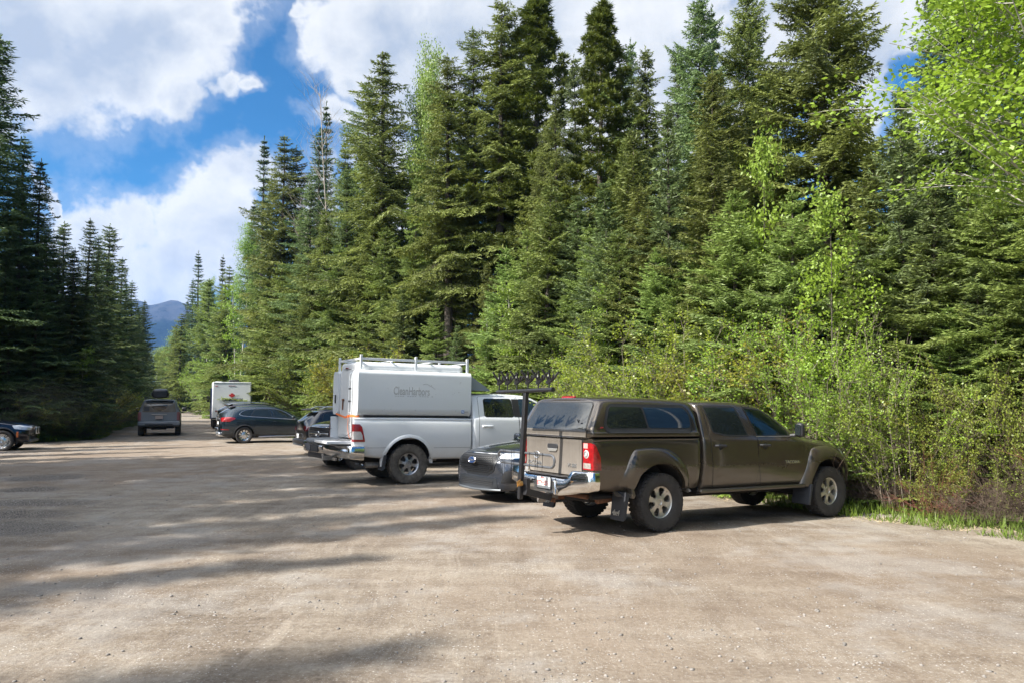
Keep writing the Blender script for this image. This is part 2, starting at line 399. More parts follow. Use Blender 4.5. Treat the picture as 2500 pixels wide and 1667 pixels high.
def floor_mat():
    m, nt = new_mat('forest_soil')
    tc = nt.add('ShaderNodeNewGeometry').outputs['Position']
    n = nt.noise(tc, 1.2, 6, 0.7); f = nt.noise(tc, 18, 5, 0.7)
    c = nt.ramp(nt.math('ADD', nt.math('MULTIPLY', n, .6), nt.math('MULTIPLY', f, .4)), [(0.35, (0.020, 0.016, 0.010)), (0.5, (0.05, 0.042, 0.022)), (0.62, (0.045, 0.062, 0.020)), (0.75, (0.12, 0.095, 0.06))])
    b = nt.add('ShaderNodeBsdfPrincipled', ins={'Base Color': c, 'Roughness': 1.0, 'Specular IOR Level': 0.1})
    bn = nt.add('ShaderNodeBump', ins={'Strength': 1.0, 'Distance': 0.05, 'Height': f}); nt.l.new(bn.outputs[0], b.inputs['Normal'])
    finish(nt, b.outputs[0]); return m
M_DIRT = dirt_mat(); M_SOIL = floor_mat()
def grid_mesh(name, xs, ys, zf, mat):
    X, Y = np.meshgrid(xs, ys, indexing='ij'); nx, ny = X.shape
    Z = zf(X.ravel(), Y.ravel()); V = np.stack([X.ravel(), Y.ravel(), Z], 1)
    i, j = np.meshgrid(np.arange(nx - 1), np.arange(ny - 1), indexing='ij'); a = (i * ny + j).ravel()
    return V, np.stack([a, a + ny, a + ny + 1, a + 1], 1)
def nonuni(parts):
    out = []
    for a, b, st in parts: out += list(np.arange(a, b, st))
    return np.array(out + [parts[-1][1]])
gx = nonuni([(-6000, -600, 600), (-600, -180, 60), (-180, -60, 6), (-60, -24, 1.0), (-24, -12, 0.35), (-12, 9, 0.10), (9, 16, 0.4), (16, 60, 2), (60, 600, 60), (600, 6000, 600)])
gy = nonuni([(-6000, -600, 600), (-600, -60, 60), (-60, -4, 4), (-4, 3, 0.5), (3, 20, 0.10), (20, 42, 0.4), (42, 90, 1.5), (90, 200, 6), (200, 600, 40), (600, 9000, 600)])
V, F = grid_mesh('ground', gx, gy, height, M_DIRT)
cx = V[F].mean(1); dr, dl = lot_dist(cx[:, :2])
nz = (vnoise(cx[:, 0] * 1.5, cx[:, 1] * 1.5) - .5) * .5
fm = ((dr < -0.5 + nz) | (dl < -0.4 + nz)).astype(int)
ground = link('ground', np_mesh('ground', V, F, [M_DIRT, M_SOIL], smooth=True, fmat=fm)); tag(ground, kind='structure')

# ------------------------------------------------------------------ loose stones on the lot
def pebbles():
    rs = np.random.RandomState(11); n = 9000
    M = simple('pebble_stone', (0.22, 0.20, 0.18), 0.9, var=0.6, vscale=2.2)
    base = []
    for k in range(4):
        bm = bmesh.new(); bmesh.ops.create_icosphere(bm, subdivisions=1, radius=1)
        v = np.array([q.co[:] for q in bm.verts]); f = np.array([[q.index for q in p.verts] for p in bm.faces]); bm.free()
        v *= (1 + rs.uniform(-.28, .28, (len(v), 1))); base.append((v, f))
    Vs = []; Fs = []; o = 0; c = 0
    while c < n:
        d = 3.6 + 22 * rs.rand() ** 1.7; a = rs.uniform(-0.75, 0.72); x = d * a; y = d
        dens = vnoise(np.array([x * .7]), np.array([y * .7]))[0]
        if rs.rand() > dens ** 2 * 1.6: continue
        r_, l_ = lot_dist([[x, y]])
        if r_[0] < 0 or l_[0] < 0: continue
        v, f = base[rs.randint(4)]; s = 0.003 + 0.015 * rs.rand() ** 8
        if rs.rand() < .02: s *= 1.4
        an = rs.uniform(0, 6.28); ca, sa = math.cos(an), math.sin(an)
        q = v * np.array([s * rs.uniform(.8, 1.5), s, s * rs.uniform(.45, .8)])
        q = q @ np.array([[ca, sa, 0], [-sa, ca, 0], [0, 0, 1]]) + np.array([x, y, 0])
        q[:, 2] += gz(x, y) + s * .15
        Vs.append(q); Fs.append(f + o); o += len(v); c += 1
    ob = link('gravel', np_mesh('gravel', np.concatenate(Vs), np.concatenate(Fs), M)); tag(ob, 'loose pebbles and stone chips scattered over the dirt lot', 'gravel', kind='stuff')
pebbles()
# ------------------------------------------------------------------ the mountain at the end of the valley, and the air
def mountain():
    m, nt = new_mat('mountain_slope')
    tc = nt.add('ShaderNodeNewGeometry').outputs['Position']
    z = nt.add('ShaderNodeSeparateXYZ', ins={0: tc}).outputs[2]
    st = nt.add('ShaderNodeMapping', ins={'Vector': tc, 'Scale': (.02, .02, .004)}).outputs[0]
    n = nt.noise(st, 1.0, 6, .7); n2 = nt.noise(tc, .012, 6, .7); n3 = nt.noise(tc, .08, 4, .8)
    zz = nt.math('ADD', z, nt.math('MULTIPLY', nt.math('SUBTRACT', n2, .5), 80))
    band = nt.math('MULTIPLY', nt.maprange(zz, 285, 310), nt.maprange(zz, 395, 412, 1, 0))
    rock = nt.ramp(n, [(.3, (.030, .034, .042)), (.6, (.055, .058, .066)), (.75, (.09, .09, .10))])
    wood = nt.ramp(n3, [(.35, (.004, .008, .009)), (.65, (.012, .020, .016))])
    f = nt.math('MULTIPLY', band, nt.maprange(nt.math('ADD', n3, n), .75, .95))
    b = nt.add('ShaderNodeBsdfPrincipled', ins={'Base Color': nt.mix(f, wood, rock), 'Roughness': 1.0, 'Specular IOR Level': .1}); finish(nt, b.outputs[0])
    rs = np.random.RandomState(2); N = 150
    u = np.linspace(-1, 1, N); v = np.linspace(0, 1, 90); U, Vv = np.meshgrid(u, v, indexing='ij')
    cx, cy = -1410.0, 3000.0
    X = cx + U * 1500 + Vv * -60; Y = cy + U * 300 + (Vv - .5) * 900
    ridge = 400 - 70 * U - 120 * U ** 2 + 26 * (vnoise(U.ravel() * 9 + 20, U.ravel() * 3 + 5).reshape(U.shape) - .5) * 2
    Z = ridge * np.sin(np.clip(Vv * 1.7, 0, 1) * math.pi / 2) ** 1.1 * np.where(Vv > .6, 1 - (Vv - .6) * 1.2, 1)
    sp = (vnoise(U.ravel() * 26 + 3, Vv.ravel() * 3).reshape(U.shape) - .5) * 34 * np.sin(Vv * math.pi); sp2 = (vnoise(U.ravel() * 60, Vv.ravel() * 20).reshape(U.shape) - .5) * 16
    Z = Z + sp + sp2 * (Vv < .9) - 6
    i, j = np.meshgrid(np.arange(N - 1), np.arange(89), indexing='ij'); a = (i * 90 + j).ravel()
    o = link('mountain', np_mesh('mountain', np.stack([X.ravel(), Y.ravel(), Z.ravel()], 1), np.stack([a, a + 90, a + 91, a + 1], 1), m, smooth=True)); tag(o, kind='structure')
mountain()
def haze():
    m, nt = new_mat('pale_haze')
    vol = nt.add('ShaderNodeVolumePrincipled', ins={'Color': (0.20, 0.46, 1.0, 1), 'Density': 0.95e-4, 'Anisotropy': 0.2})
    o = nt.add('ShaderNodeOutputMaterial'); nt.l.new(vol.outputs[0], o.inputs['Volume'])
    me = MB().box((-1500, 1950, 270), (9000, 4700, 560)).build('haze', m, smooth=False); tag(me, 'thin blue haze filling the valley air', 'haze', kind='stuff')
def dust():
    m, nt = new_mat('road_dust')
    vol = nt.add('ShaderNodeVolumePrincipled', ins={'Color': (0.8, 0.8, 0.78, 1), 'Density': 0.0045})
    o = nt.add('ShaderNodeOutputMaterial'); nt.l.new(vol.outputs[0], o.inputs['Volume'])
    bm = bmesh.new(); bmesh.ops.create_icosphere(bm, subdivisions=3, radius=1); me = bpy.data.meshes.new('dust'); bm.to_mesh(me); bm.free(); me.materials.append(m)
    o = link('dust_cloud', me); o.location = (-21.5, 38.5, 1.6); o.scale = (3.2, 7.5, 1.55); o.rotation_euler = (0, 0, R(20)); tag(o, 'thin road dust hanging left of the departing grey SUV', 'dust', kind='stuff')
if not TEST: haze(); dust()
# ------------------------------------------------------------------ foliage: vectorised kites stamped along branches
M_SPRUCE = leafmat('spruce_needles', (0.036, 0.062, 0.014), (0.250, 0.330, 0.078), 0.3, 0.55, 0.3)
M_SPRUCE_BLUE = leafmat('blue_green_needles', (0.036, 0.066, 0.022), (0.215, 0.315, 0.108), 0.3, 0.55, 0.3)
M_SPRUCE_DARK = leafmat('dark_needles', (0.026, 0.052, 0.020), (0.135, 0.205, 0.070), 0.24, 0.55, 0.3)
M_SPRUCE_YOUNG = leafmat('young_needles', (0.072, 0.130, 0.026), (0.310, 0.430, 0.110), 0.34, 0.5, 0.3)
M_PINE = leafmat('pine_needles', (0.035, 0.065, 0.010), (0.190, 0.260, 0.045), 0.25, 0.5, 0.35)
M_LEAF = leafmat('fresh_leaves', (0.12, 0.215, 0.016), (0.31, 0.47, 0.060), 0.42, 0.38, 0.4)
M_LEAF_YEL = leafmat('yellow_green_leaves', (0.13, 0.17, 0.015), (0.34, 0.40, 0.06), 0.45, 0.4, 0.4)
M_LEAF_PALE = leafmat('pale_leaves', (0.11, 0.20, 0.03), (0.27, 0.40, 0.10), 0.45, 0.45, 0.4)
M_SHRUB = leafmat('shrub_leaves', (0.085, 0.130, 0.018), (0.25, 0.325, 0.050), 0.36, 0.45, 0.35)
M_GRASS = leafmat('grass_blades', (0.05, 0.10, 0.012), (0.20, 0.30, 0.05), 0.35, 0.5, 0.3)
M_BARK = simple('spruce_bark', (0.080, 0.066, 0.054), 0.95, var=0.6, vscale=6, bump=1.0, bscale=25)
M_BARK_PALE = simple('aspen_bark', (0.38, 0.36, 0.31), 0.85, var=0.4, vscale=5, bump=0.5, bscale=15)
M_BARK_GREY = simple('grey_birch_bark', (0.30, 0.26, 0.22), 0.9, var=0.3, vscale=5)
M_TWIG = simple('twig_bark', (0.12, 0.085, 0.062), 0.9, var=0.5, vscale=4)
M_TWIG_RED = simple('red_twig_bark', (0.20, 0.075, 0.05), 0.8, var=0.4, vscale=4)
M_TWIG_PALE = simple('pale_twig_bark', (0.24, 0.20, 0.155), 0.9, var=0.3, vscale=4)

def nrm(a): return a / np.maximum(np.linalg.norm(a, axis=-1, keepdims=True), 1e-9)
def kites(p, d, l, w, rs, mid=0.4, side=None):
    """one four-cornered blade per shoot"""
    if side is None:
        r = rs.normal(size=p.shape); side = nrm(np.cross(d, r))
    l = np.asarray(l)[:, None]; w = np.asarray(w)[:, None]
    V = np.stack([p, p + d * l * mid + side * w / 2, p + d * l, p + d * l * mid - side * w / 2], 1)
    return V.reshape(-1, 3)
def quadF(n): return np.arange(n * 4).reshape(n, 4)

def rotz(v, a):
    c, s = np.cos(a), np.sin(a)
    return np.stack([v[..., 0] * c - v[..., 1] * s, v[..., 0] * s + v[..., 1] * c, v[..., 2]], -1)

def branch_template(L, s, rs, droop=0.25, uptip=0.12, dens=1.0, hang=0.35, width=0.42):
    """spruce bough along +x: axis, side twigs, shoots. returns kite verts, tints and axis polyline"""
    def axis(t): return np.stack([t * L, 0 * t, -droop * L * t ** 1.5 + uptip * L * t ** 3.5], -1)
    n1 = max(3, int(L / (s * .85) * dens))
    P = []; D = []; T = []
    ts = np.linspace(.12, .99, n1) + rs.uniform(-.02, .02, n1); ts = np.clip(ts, .05, 1)
    ax = axis(ts); tan = nrm(axis(np.minimum(ts + .02, 1.02)) - axis(ts))
    for k in range(n1):
        for sd in (-1, 1):
            t = ts[k]; tw = (width * L * (1 - t) ** .75 * min(1, t * 4 + .35) + s * .8) * rs.uniform(.65, 1.15)
            ang = R(rs.uniform(42, 62)) * sd
            base = ax[k]; dr = tan[k] * math.cos(ang) + np.array([0, math.sin(ang), 0]); dr[2] += rs.uniform(-.1, .12)
            dr = nrm(dr)
            m = max(1, int(tw / (s * .62)))
            tt = (np.arange(m) + .15) / m
            pts = base + dr * (tt * tw)[:, None]; pts[:, 2] -= hang * tw * tt ** 1.6
            dd = np.tile(dr, (m, 1)); dd[:, 2] -= hang * 1.6 * tt ** .6; dd = nrm(dd)
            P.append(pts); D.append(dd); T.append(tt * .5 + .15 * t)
            # tertiary shoots on both sides of the twig
            q = np.repeat(pts, 2, 0); sg = np.tile([1, -1], m)
            lat = np.cross(dd, [0, 0, 1]); lat = np.repeat(nrm(lat), 2, 0) * sg[:, None]
            d3 = nrm(np.repeat(dd, 2, 0) * .75 + lat * .75 + rs.normal(0, .22, q.shape) + np.array([0, 0, -.12]))
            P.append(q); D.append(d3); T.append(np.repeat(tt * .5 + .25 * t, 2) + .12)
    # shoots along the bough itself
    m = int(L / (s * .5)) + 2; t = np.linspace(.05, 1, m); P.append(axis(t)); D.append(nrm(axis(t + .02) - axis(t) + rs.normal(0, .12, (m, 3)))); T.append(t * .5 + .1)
    P = np.concatenate(P); D = np.concatenate(D); T = np.concatenate(T) + rs.uniform(-.12, .12, len(P))
    n = len(P)
    l = s * rs.uniform(.8, 1.5, n); w = s * rs.uniform(.24, .38, n)
    V = kites(P, D, l, w, rs)
    axp = axis(np.linspace(0, 1, 5))
    return V, T, axp

def pine_template(L, s, rs):
    """pine bough: bare axis, tufts of long needles near the end"""
    P = []; D = []; T = []
    def axis(t): return np.stack([t * L, .06 * L * np.sin(t * 5), -.05 * L * t + .16 * L * t ** 2.5], -1)
    nt_ = max(3, int(L / .22))
    cents = list(axis(np.linspace(.35, 1, nt_))); dirs = [np.array([1, 0, .3])] * nt_
    for k in range(nt_ * 2):
        t = rs.uniform(.35, .95); a = rs.choice([-1, 1]) * R(rs.uniform(35, 65)); ln = L * .35 * (1.1 - t) + .12
        d = np.array([math.cos(a), math.sin(a), rs.uniform(.0, .5)]); cents.append(axis(np.array([t]))[0] + d * ln); dirs.append(d)
    for c, d in zip(cents, dirs):
        m = 34; v = nrm(rs.normal(size=(m, 3)) + nrm(d) * .9)
        P.append(np.tile(c, (m, 1)) - nrm(d) * rs.uniform(0, .12, (m, 1))); D.append(v); T.append(.35 + .4 * v[:, 2] + rs.uniform(-.1, .1, m))
    P = np.concatenate(P); D = np.concatenate(D); T = np.concatenate(T); n = len(P)
    return kites(P, D, s * rs.uniform(.8, 1.2, n), s * .16 * np.ones(n), rs), T, axis(np.linspace(0, 1, 5))

def tube_np(pts, r0, r1, n=5):
    pts = np.asarray(pts, float); m = len(pts); r = np.linspace(r0, r1, m)
    t = nrm(np.gradient(pts, axis=0)); ref = np.array([0, 0, 1.]) if abs(t[0][2]) < .9 else np.array([1., 0, 0])
    a = nrm(np.cross(t, ref)); b = np.cross(t, a); th = np.arange(n) * 2 * math.pi / n
    V = pts[:, None] + (a[:, None] * np.cos(th)[None, :, None] + b[:, None] * np.sin(th)[None, :, None]) * r[:, None, None]
    i, k = np.meshgrid(np.arange(m - 1), np.arange(n), indexing='ij'); i = i.ravel(); k = k.ravel(); k2 = (k + 1) % n
    return V.reshape(-1, 3), np.stack([i * n + k, i * n + k2, (i + 1) * n + k2, (i + 1) * n + k], 1)
def cat(parts):
    Vs = []; Fs = []; o = 0
    for v, f in parts: Vs.append(v); Fs.append(f + o); o += len(v)
    return np.concatenate(Vs), np.concatenate(Fs)

def make_spruce(name, H, rad, seed, s=0.13, c0=0.06, power=0.85, gap=0.30, per=5, droop=0.25, uptip=.12, mat=None, pine=False, dens=1.0, ragged=.25, dead=40, hang=.35, leader=0.5, elev_top=35, elev_bot=-8, twogap=1.0, width=.42):
    """conifer of height H, widest crown radius rad: returns (trunk mesh, crown mesh)"""
    rs = np.random.RandomState(seed)
    zs = []; z = H * c0
    while z < H * .985:
        f = (z / H); zs.append(z + rs.uniform(-.3, .3) * gap); z += gap * (1.25 - .75 * f) * twogap
    cls = {}
    CV = []; CT = []; wood = []
    tr = [(np.array([0, 0, 0.])), ]
    lean = rs.uniform(-.015, .015, 2)
    tz = np.linspace(-.3, H - leader * .2, 9); tp = np.stack([lean[0] * tz + .03 * np.sin(tz), lean[1] * tz, tz], -1)
    wood.append(tube_np(tp, H * .0115 + .03, .008, 9)); ph = rs.uniform(0, 6.28, 3)
    for z in zs:
        f = (z - H * c0) / (H * (1 - c0)); f = min(max(f, 0), 1)
        env = (1 - f) ** power * min(1, .72 + f * 1.6) 
        k = per + (rs.rand() < .5)
        a0 = rs.uniform(0, 6.28)
        for j in range(k):
            L = rad * env * rs.uniform(1 - ragged * 1.4, 1 + ragged * .6) + .06 * (H ** .5) * .35
            if rs.rand() < .05: L *= .5
            aa = a0 + j * 6.283 / k
            L *= 1 + ragged * 1.3 * (math.sin(z * 1.9 + 2.1 * math.sin(aa) + ph[0]) * .5 + math.sin(z * .73 * 20 / H + 3 * aa + ph[1]) * .5 + math.sin(2 * aa + z * .31 + ph[2]) * .35)
            L = max(L, .12)
            q = max(.18, round(L / .25) * .25) if L > .3 else max(.12, round(L / .08) * .08)
            key = (q, rs.randint(3))
            if key not in cls:
                cls[key] = pine_template(q, s, rs) if pine else branch_template(q, s, rs, droop, uptip, dens, hang, width)
            V, T, axp = cls[key]
            az = aa + rs.uniform(-.35, .35)
            el = R(elev_bot + (elev_top - elev_bot) * f ** 1.3 + rs.uniform(-9, 9)); sc = L / q
            roll = rs.uniform(-.3, .3)
            def xf(v):
                v = v * sc
                y = v[:, 1] * math.cos(roll) - v[:, 2] * math.sin(roll); zz = v[:, 1] * math.sin(roll) + v[:, 2] * math.cos(roll)
                x2 = v[:, 0] * math.cos(el) - zz * math.sin(el); z2 = v[:, 0] * math.sin(el) + zz * math.cos(el)
                v = rotz(np.stack([x2, y, z2], -1), az)
                return v + np.array([lean[0] * z + .03 * math.sin(z), lean[1] * z, z])
            CV.append(xf(V)); CT.append(T + rs.uniform(-.12, .12))
            wood.append(tube_np(xf(axp), .006 + L * .007, .003, 3))
    # leader
    m = int(leader / (s * .25)) + 3; t = np.linspace(0, 1, m)
    top = np.array([lean[0] * H, lean[1] * H, H - leader]); P = top + np.stack([0 * t, 0 * t, t * leader], -1)
    D = nrm(rs.normal(0, .55, (m, 3)) + np.array([0, 0, 1.0])); CV.append(kites(P, D, s * np.ones(m), s * .35 * np.ones(m), rs)); CT.append(.7 + 0 * t)
    # dead twigs on the lower trunk
    for _ in range(dead):
        z = rs.uniform(.02, max(c0 * 1.3, .35)) * H; a = rs.uniform(0, 6.28); L = rad * rs.uniform(.25, .75)
        p0 = np.array([0, 0, z]); d = np.array([math.cos(a), math.sin(a), rs.uniform(-.35, .1)])
        pts = np.stack([p0, p0 + d * L * .5 + rs.normal(0, .04, 3), p0 + d * L + np.array([0, 0, -.12 * L])])
        wood.append(tube_np(pts, .012, .003, 3))
        for _k in range(3):
            u = rs.uniform(.3, .9); b = p0 + d * L * u; dd = nrm(d + rs.normal(0, .6, 3)); wood.append(tube_np(np.stack([b, b + dd * L * .3]), .005, .002, 3))
    V = np.concatenate(CV); T = np.concatenate(CT); wv, wf = cat(wood)
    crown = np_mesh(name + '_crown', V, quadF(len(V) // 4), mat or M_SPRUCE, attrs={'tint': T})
    trunk = np_mesh(name + '_trunk', wv, wf, M_BARK, smooth=True)
    return trunk, crown

def leaf_quads(P, N_, size, rs, droop=.4):
    """leaf blades hanging from points P"""
    n = len(P); d = nrm(rs.normal(size=(n, 3)) + np.array([0, 0, -droop])); V = kites(P, d, size * rs.uniform(.7, 1.25, n), size * .68 * rs.uniform(.8, 1.15, n), rs, mid=.42)
    return V
def make_broadleaf(name, H, rad, seed, leaf=.05, nbr=30, c0=.25, mat=None, bark=None, per=46, tw=.55, spread=.5, stems=1, bare=False, up=.7, r0=None, cl=.12):
    """poplar, aspen, birch or sapling: trunk(s), forking boughs, leaf sprays at twig ends"""
    rs = np.random.RandomState(seed); wood = []; LP = []
    def grow(p, d, L, r, depth):
        m = 5; pts = [p]; q = p.copy(); dd = d.copy()
        for i in range(m):
            dd = nrm(dd + rs.normal(0, .02 if depth == 0 else .09, 3) + np.array([0, 0, .08 if depth == 0 else .05])); q = q + dd * L / m; pts.append(q)
        wood.append(tube_np(np.array(pts), r, r * .35, 4 if depth else 7))
        if depth >= 2 or L < .25:
            if not bare:
                k = rs.poisson(per * L) + 3; t = rs.uniform(.1, 1.03, k); ii = np.minimum((t * m).astype(int), m - 1); pa = np.array(pts)
                LP.append(pa[ii] + (pa[ii + 1] - pa[ii]) * (t * m - ii)[:, None] + rs.normal(0, cl, (k, 3)) * min(1, L * 2))
            return
        kids = 5 if depth else nbr
        for j in range(kids):
            t = rs.uniform(c0 if depth == 0 else .25, 1.0) ; i = min(int(t * m), m - 1)
            b = pts[i] + (pts[i + 1] - pts[i]) * (t * m - i); a = rs.uniform(0, 6.28)
            side = np.array([math.cos(a), math.sin(a), 0]); nd = nrm(dd * up + side * (1 - up * .4) + np.array([0, 0, .15]))
            l2 = (rad * (1 - abs(t - .45) * .9) * rs.uniform(.6, 1.1)) if depth == 0 else L * tw * rs.uniform(.5, 1)
            grow(b, nd, l2, r * (.20 if depth == 0 else .45), depth + 1)
    for s_ in range(stems):
        a = rs.uniform(0, 6.28); d = nrm(np.array([math.cos(a) * spread * (stems > 1), math.sin(a) * spread * (stems > 1), 1.0]) + rs.normal(0, .03, 3))
        grow(np.array([rs.normal(0, .05) * (stems > 1), rs.normal(0, .05) * (stems > 1), -.1]), d, H * rs.uniform(.75 if stems > 1 else 1, 1.0), (r0 or H * .006 + .012), 0)
    wv, wf = cat(wood); trunk = np_mesh(name + '_trunk', wv, wf, bark or M_BARK_PALE, smooth=True)
    if bare: return trunk, None
    P = np.concatenate(LP); V = leaf_quads(P, None, leaf, rs)
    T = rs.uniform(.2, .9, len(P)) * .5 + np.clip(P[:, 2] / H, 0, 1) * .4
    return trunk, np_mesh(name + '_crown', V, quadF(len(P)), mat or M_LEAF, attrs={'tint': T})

def make_bush(name, H, rad, seed, leaf=.035, stems=26, mat=None, bark=None, dens=1.0, tangle=0):
    """many-stemmed shrub: arching stems, side twigs, small leaves"""
    rs = np.random.RandomState(seed); wood = []; LP = []
    for s_ in range(stems + tangle):
        a = rs.uniform(0, 6.28); out = rs.uniform(.1, 1) ** .6 * rad; h = H * rs.uniform(.55, 1.05) * (1 - .35 * out / rad)
        if s_ >= stems: h *= rs.uniform(.25, .6)
        b = np.array([math.cos(a), math.sin(a), 0]) * rs.uniform(0, rad * .35); e = np.array([math.cos(a) * out, math.sin(a) * out, h]) 
        ctl = b * .5 + e * .5 + np.array([0, 0, h * .22]) + rs.normal(0, .12 * rad, 3)
        t = np.linspace(0, 1, 7)[:, None]; pts = b * (1 - t) ** 2 + 2 * ctl * t * (1 - t) + e * t ** 2 + rs.normal(0, .015, (7, 3))
        wood.append(tube_np(pts, .0035 + H * .0012, .0015, 4))
        for k in range(int(26 * dens)):
            u = rs.uniform(.1, 1) ** .8; i = min(int(u * 6), 5); p = pts[i] + (pts[i + 1] - pts[i]) * (u * 6 - i)
            d = nrm(rs.normal(0, .6, 3) + nrm(pts[i + 1] - pts[i]) * .9 + np.array([0, 0, .2])); L = rs.uniform(.12, .42) * (H ** .5) * .55
            tw = np.stack([p, p + d * L * .5 + rs.normal(0, .015, 3), p + d * L + np.array([0, 0, .03])]); wood.append(tube_np(tw, .0024, .001, 3))
            if s_ < stems:
                m = rs.poisson(9 * dens * (.5 + u)) ; t2 = rs.uniform(.15, 1.05, m)[:, None]
                LP.append(tw[0] + (tw[2] - tw[0]) * t2 + rs.normal(0, .018, (m, 3)))
    wv, wf = cat(wood); trunk = np_mesh(name + '_stems', wv, wf, bark or M_TWIG, smooth=True)
    P = np.concatenate(LP); V = leaf_quads(P, None, leaf, rs, .1)
    return trunk, np_mesh(name + '_leaves', V, quadF(len(P)), mat or M_SHRUB, attrs={'tint': rs.uniform(.1, .9, len(P)) * .7 + .2})

KINDS = {}
def kind(key, fn, H, parts=('trunk', 'crown')): KINDS[key] = (fn, H, parts)
S = make_spruce
KINDS['tallA'] = (S('spruce', 20, 3.0, 1, s=.15, gap=.50, per=5, c0=.03, ragged=.4, power=.78, droop=.33, uptip=.16, hang=.55), 20)
KINDS['tallB'] = (S('spruce', 20, 2.4, 2, s=.145, gap=.48, per=5, c0=.04, mat=M_SPRUCE_BLUE, ragged=.4, power=.72, droop=.28, hang=.4), 20)
KINDS['tallC'] = (S('spruce', 20, 2.0, 3, s=.145, gap=.48, per=5, c0=.28, mat=M_SPRUCE, ragged=.45, power=.62, droop=.35, dead=90, hang=.5), 20)
KINDS['tallD'] = (S('spruce', 20, 1.8, 13, s=.145, gap=.48, per=5, c0=.36, mat=M_SPRUCE, ragged=.45, power=.55, droop=.35, dead=160, hang=.5), 20)
KINDS['dark'] = (S('spruce', 20, 2.5, 4, s=.16, gap=.5, per=5, c0=.02, mat=M_SPRUCE_DARK, ragged=.35, power=.85, droop=.3, hang=.3), 20)
KINDS['darkN'] = (S('spruce', 20, 1.8, 5, s=.16, gap=.5, per=4, c0=.05, mat=M_SPRUCE_DARK, ragged=.3, power=.9, droop=.22, hang=.25), 20)
KINDS['big'] = (S('spruce', 17, 3.6, 6, s=.13, gap=.42, per=6, c0=.14, mat=M_SPRUCE, ragged=.3, power=.70, droop=.12, uptip=.10, elev_bot=-4, hang=.4, dead=80, dens=1.1), 17)
KINDS['bigB'] = (S('spruce', 17, 2.9, 16, s=.13, gap=.42, per=6, c0=.05, mat=M_SPRUCE_BLUE, ragged=.32, power=.66, droop=.18, uptip=.12, hang=.45, dead=60), 17)
KINDS['pine'] = (S('pine', 18, 1.7, 7, s=.20, gap=.46, per=4, c0=.30, mat=M_PINE, pine=True, power=.6, elev_bot=5, elev_top=45, dead=70), 18)
KINDS['youngA'] = (S('spruce', 7, 1.75, 8, s=.085, gap=.27, per=5, c0=.02, mat=M_SPRUCE_YOUNG, power=.82, droop=.10, uptip=.08, elev_bot=-6, hang=.18, dead=30, leader=.55, ragged=.22, twogap=1.0), 7)
KINDS['youngB'] = (S('spruce', 7, 1.35, 9, s=.085, gap=.26, per=5, c0=.03, mat=M_SPRUCE_BLUE, power=.85, droop=.10, uptip=.10, elev_bot=-4, hang=.2, dead=30, leader=.7, ragged=.25), 7)
KINDS['youngC'] = (S('spruce', 5, 1.3, 10, s=.075, gap=.24, per=5, c0=.02, mat=M_SPRUCE_YOUNG, power=.8, droop=.08, uptip=.06, hang=.15, dead=20, leader=.5), 5)
KINDS['youngD'] = (S('spruce', 9, 1.7, 12, s=.10, gap=.29, per=5, c0=.04, mat=M_SPRUCE, power=.75, droop=.16, uptip=.10, elev_bot=-5, hang=.3, dead=50, leader=.7, ragged=.3), 9)
B = make_broadleaf
KINDS['poplar'] = (B('poplar', 14, 2.6, 21, leaf=.11, nbr=60, c0=.45, mat=M_LEAF_PALE, per=110, cl=.2), 14)
KINDS['aspen'] = (B('aspen', 9, 2.2, 22, leaf=.064, nbr=90, c0=.46, mat=M_LEAF, per=105, cl=.12, up=.35), 9)
KINDS['sapling'] = (B('sapling', 4.5, .75, 23, leaf=.062, nbr=34, c0=.2, mat=M_LEAF, per=60, cl=.10, r0=.02, up=.6), 4.5)
KINDS['saplingB'] = (B('sapling', 4.5, .95, 24, leaf=.062, nbr=34, c0=.15, mat=M_LEAF, per=70, cl=.13, r0=.016, up=.7, bark=M_BARK), 4.5)
KINDS['birch'] = (B('birch', 16, 3.0, 27, nbr=70, c0=.35, bare=True, stems=2, spread=.07, tw=.62, up=.75, bark=M_BARK_GREY, r0=.038), 16)
KINDS['willow'] = (make_bush('willow', 3.0, 1.6, 31, leaf=.034, stems=54, mat=M_LEAF, bark=M_TWIG_PALE), 3)
KINDS['shrub'] = (make_bush('shrub', 2.0, 1.1, 32, leaf=.032, stems=26, mat=M_SHRUB, tangle=18, dens=1.0), 2)
KINDS['shrubR'] = (make_bush('shrub', 2.2, 1.1, 33, leaf=.034, stems=24, mat=M_SHRUB, bark=M_TWIG_RED, tangle=20, dens=.95), 2.2)
KINDS['shrubY'] = (make_bush('shrub', 1.8, 1.0, 34, leaf=.030, stems=26, mat=M_LEAF_YEL, tangle=8), 1.8)
KINDS['twigs'] = (make_bush('twigs', 1.7, 1.1, 35, leaf=.03, stems=7, mat=M_SHRUB, tangle=60, dens=1.0), 1.7)

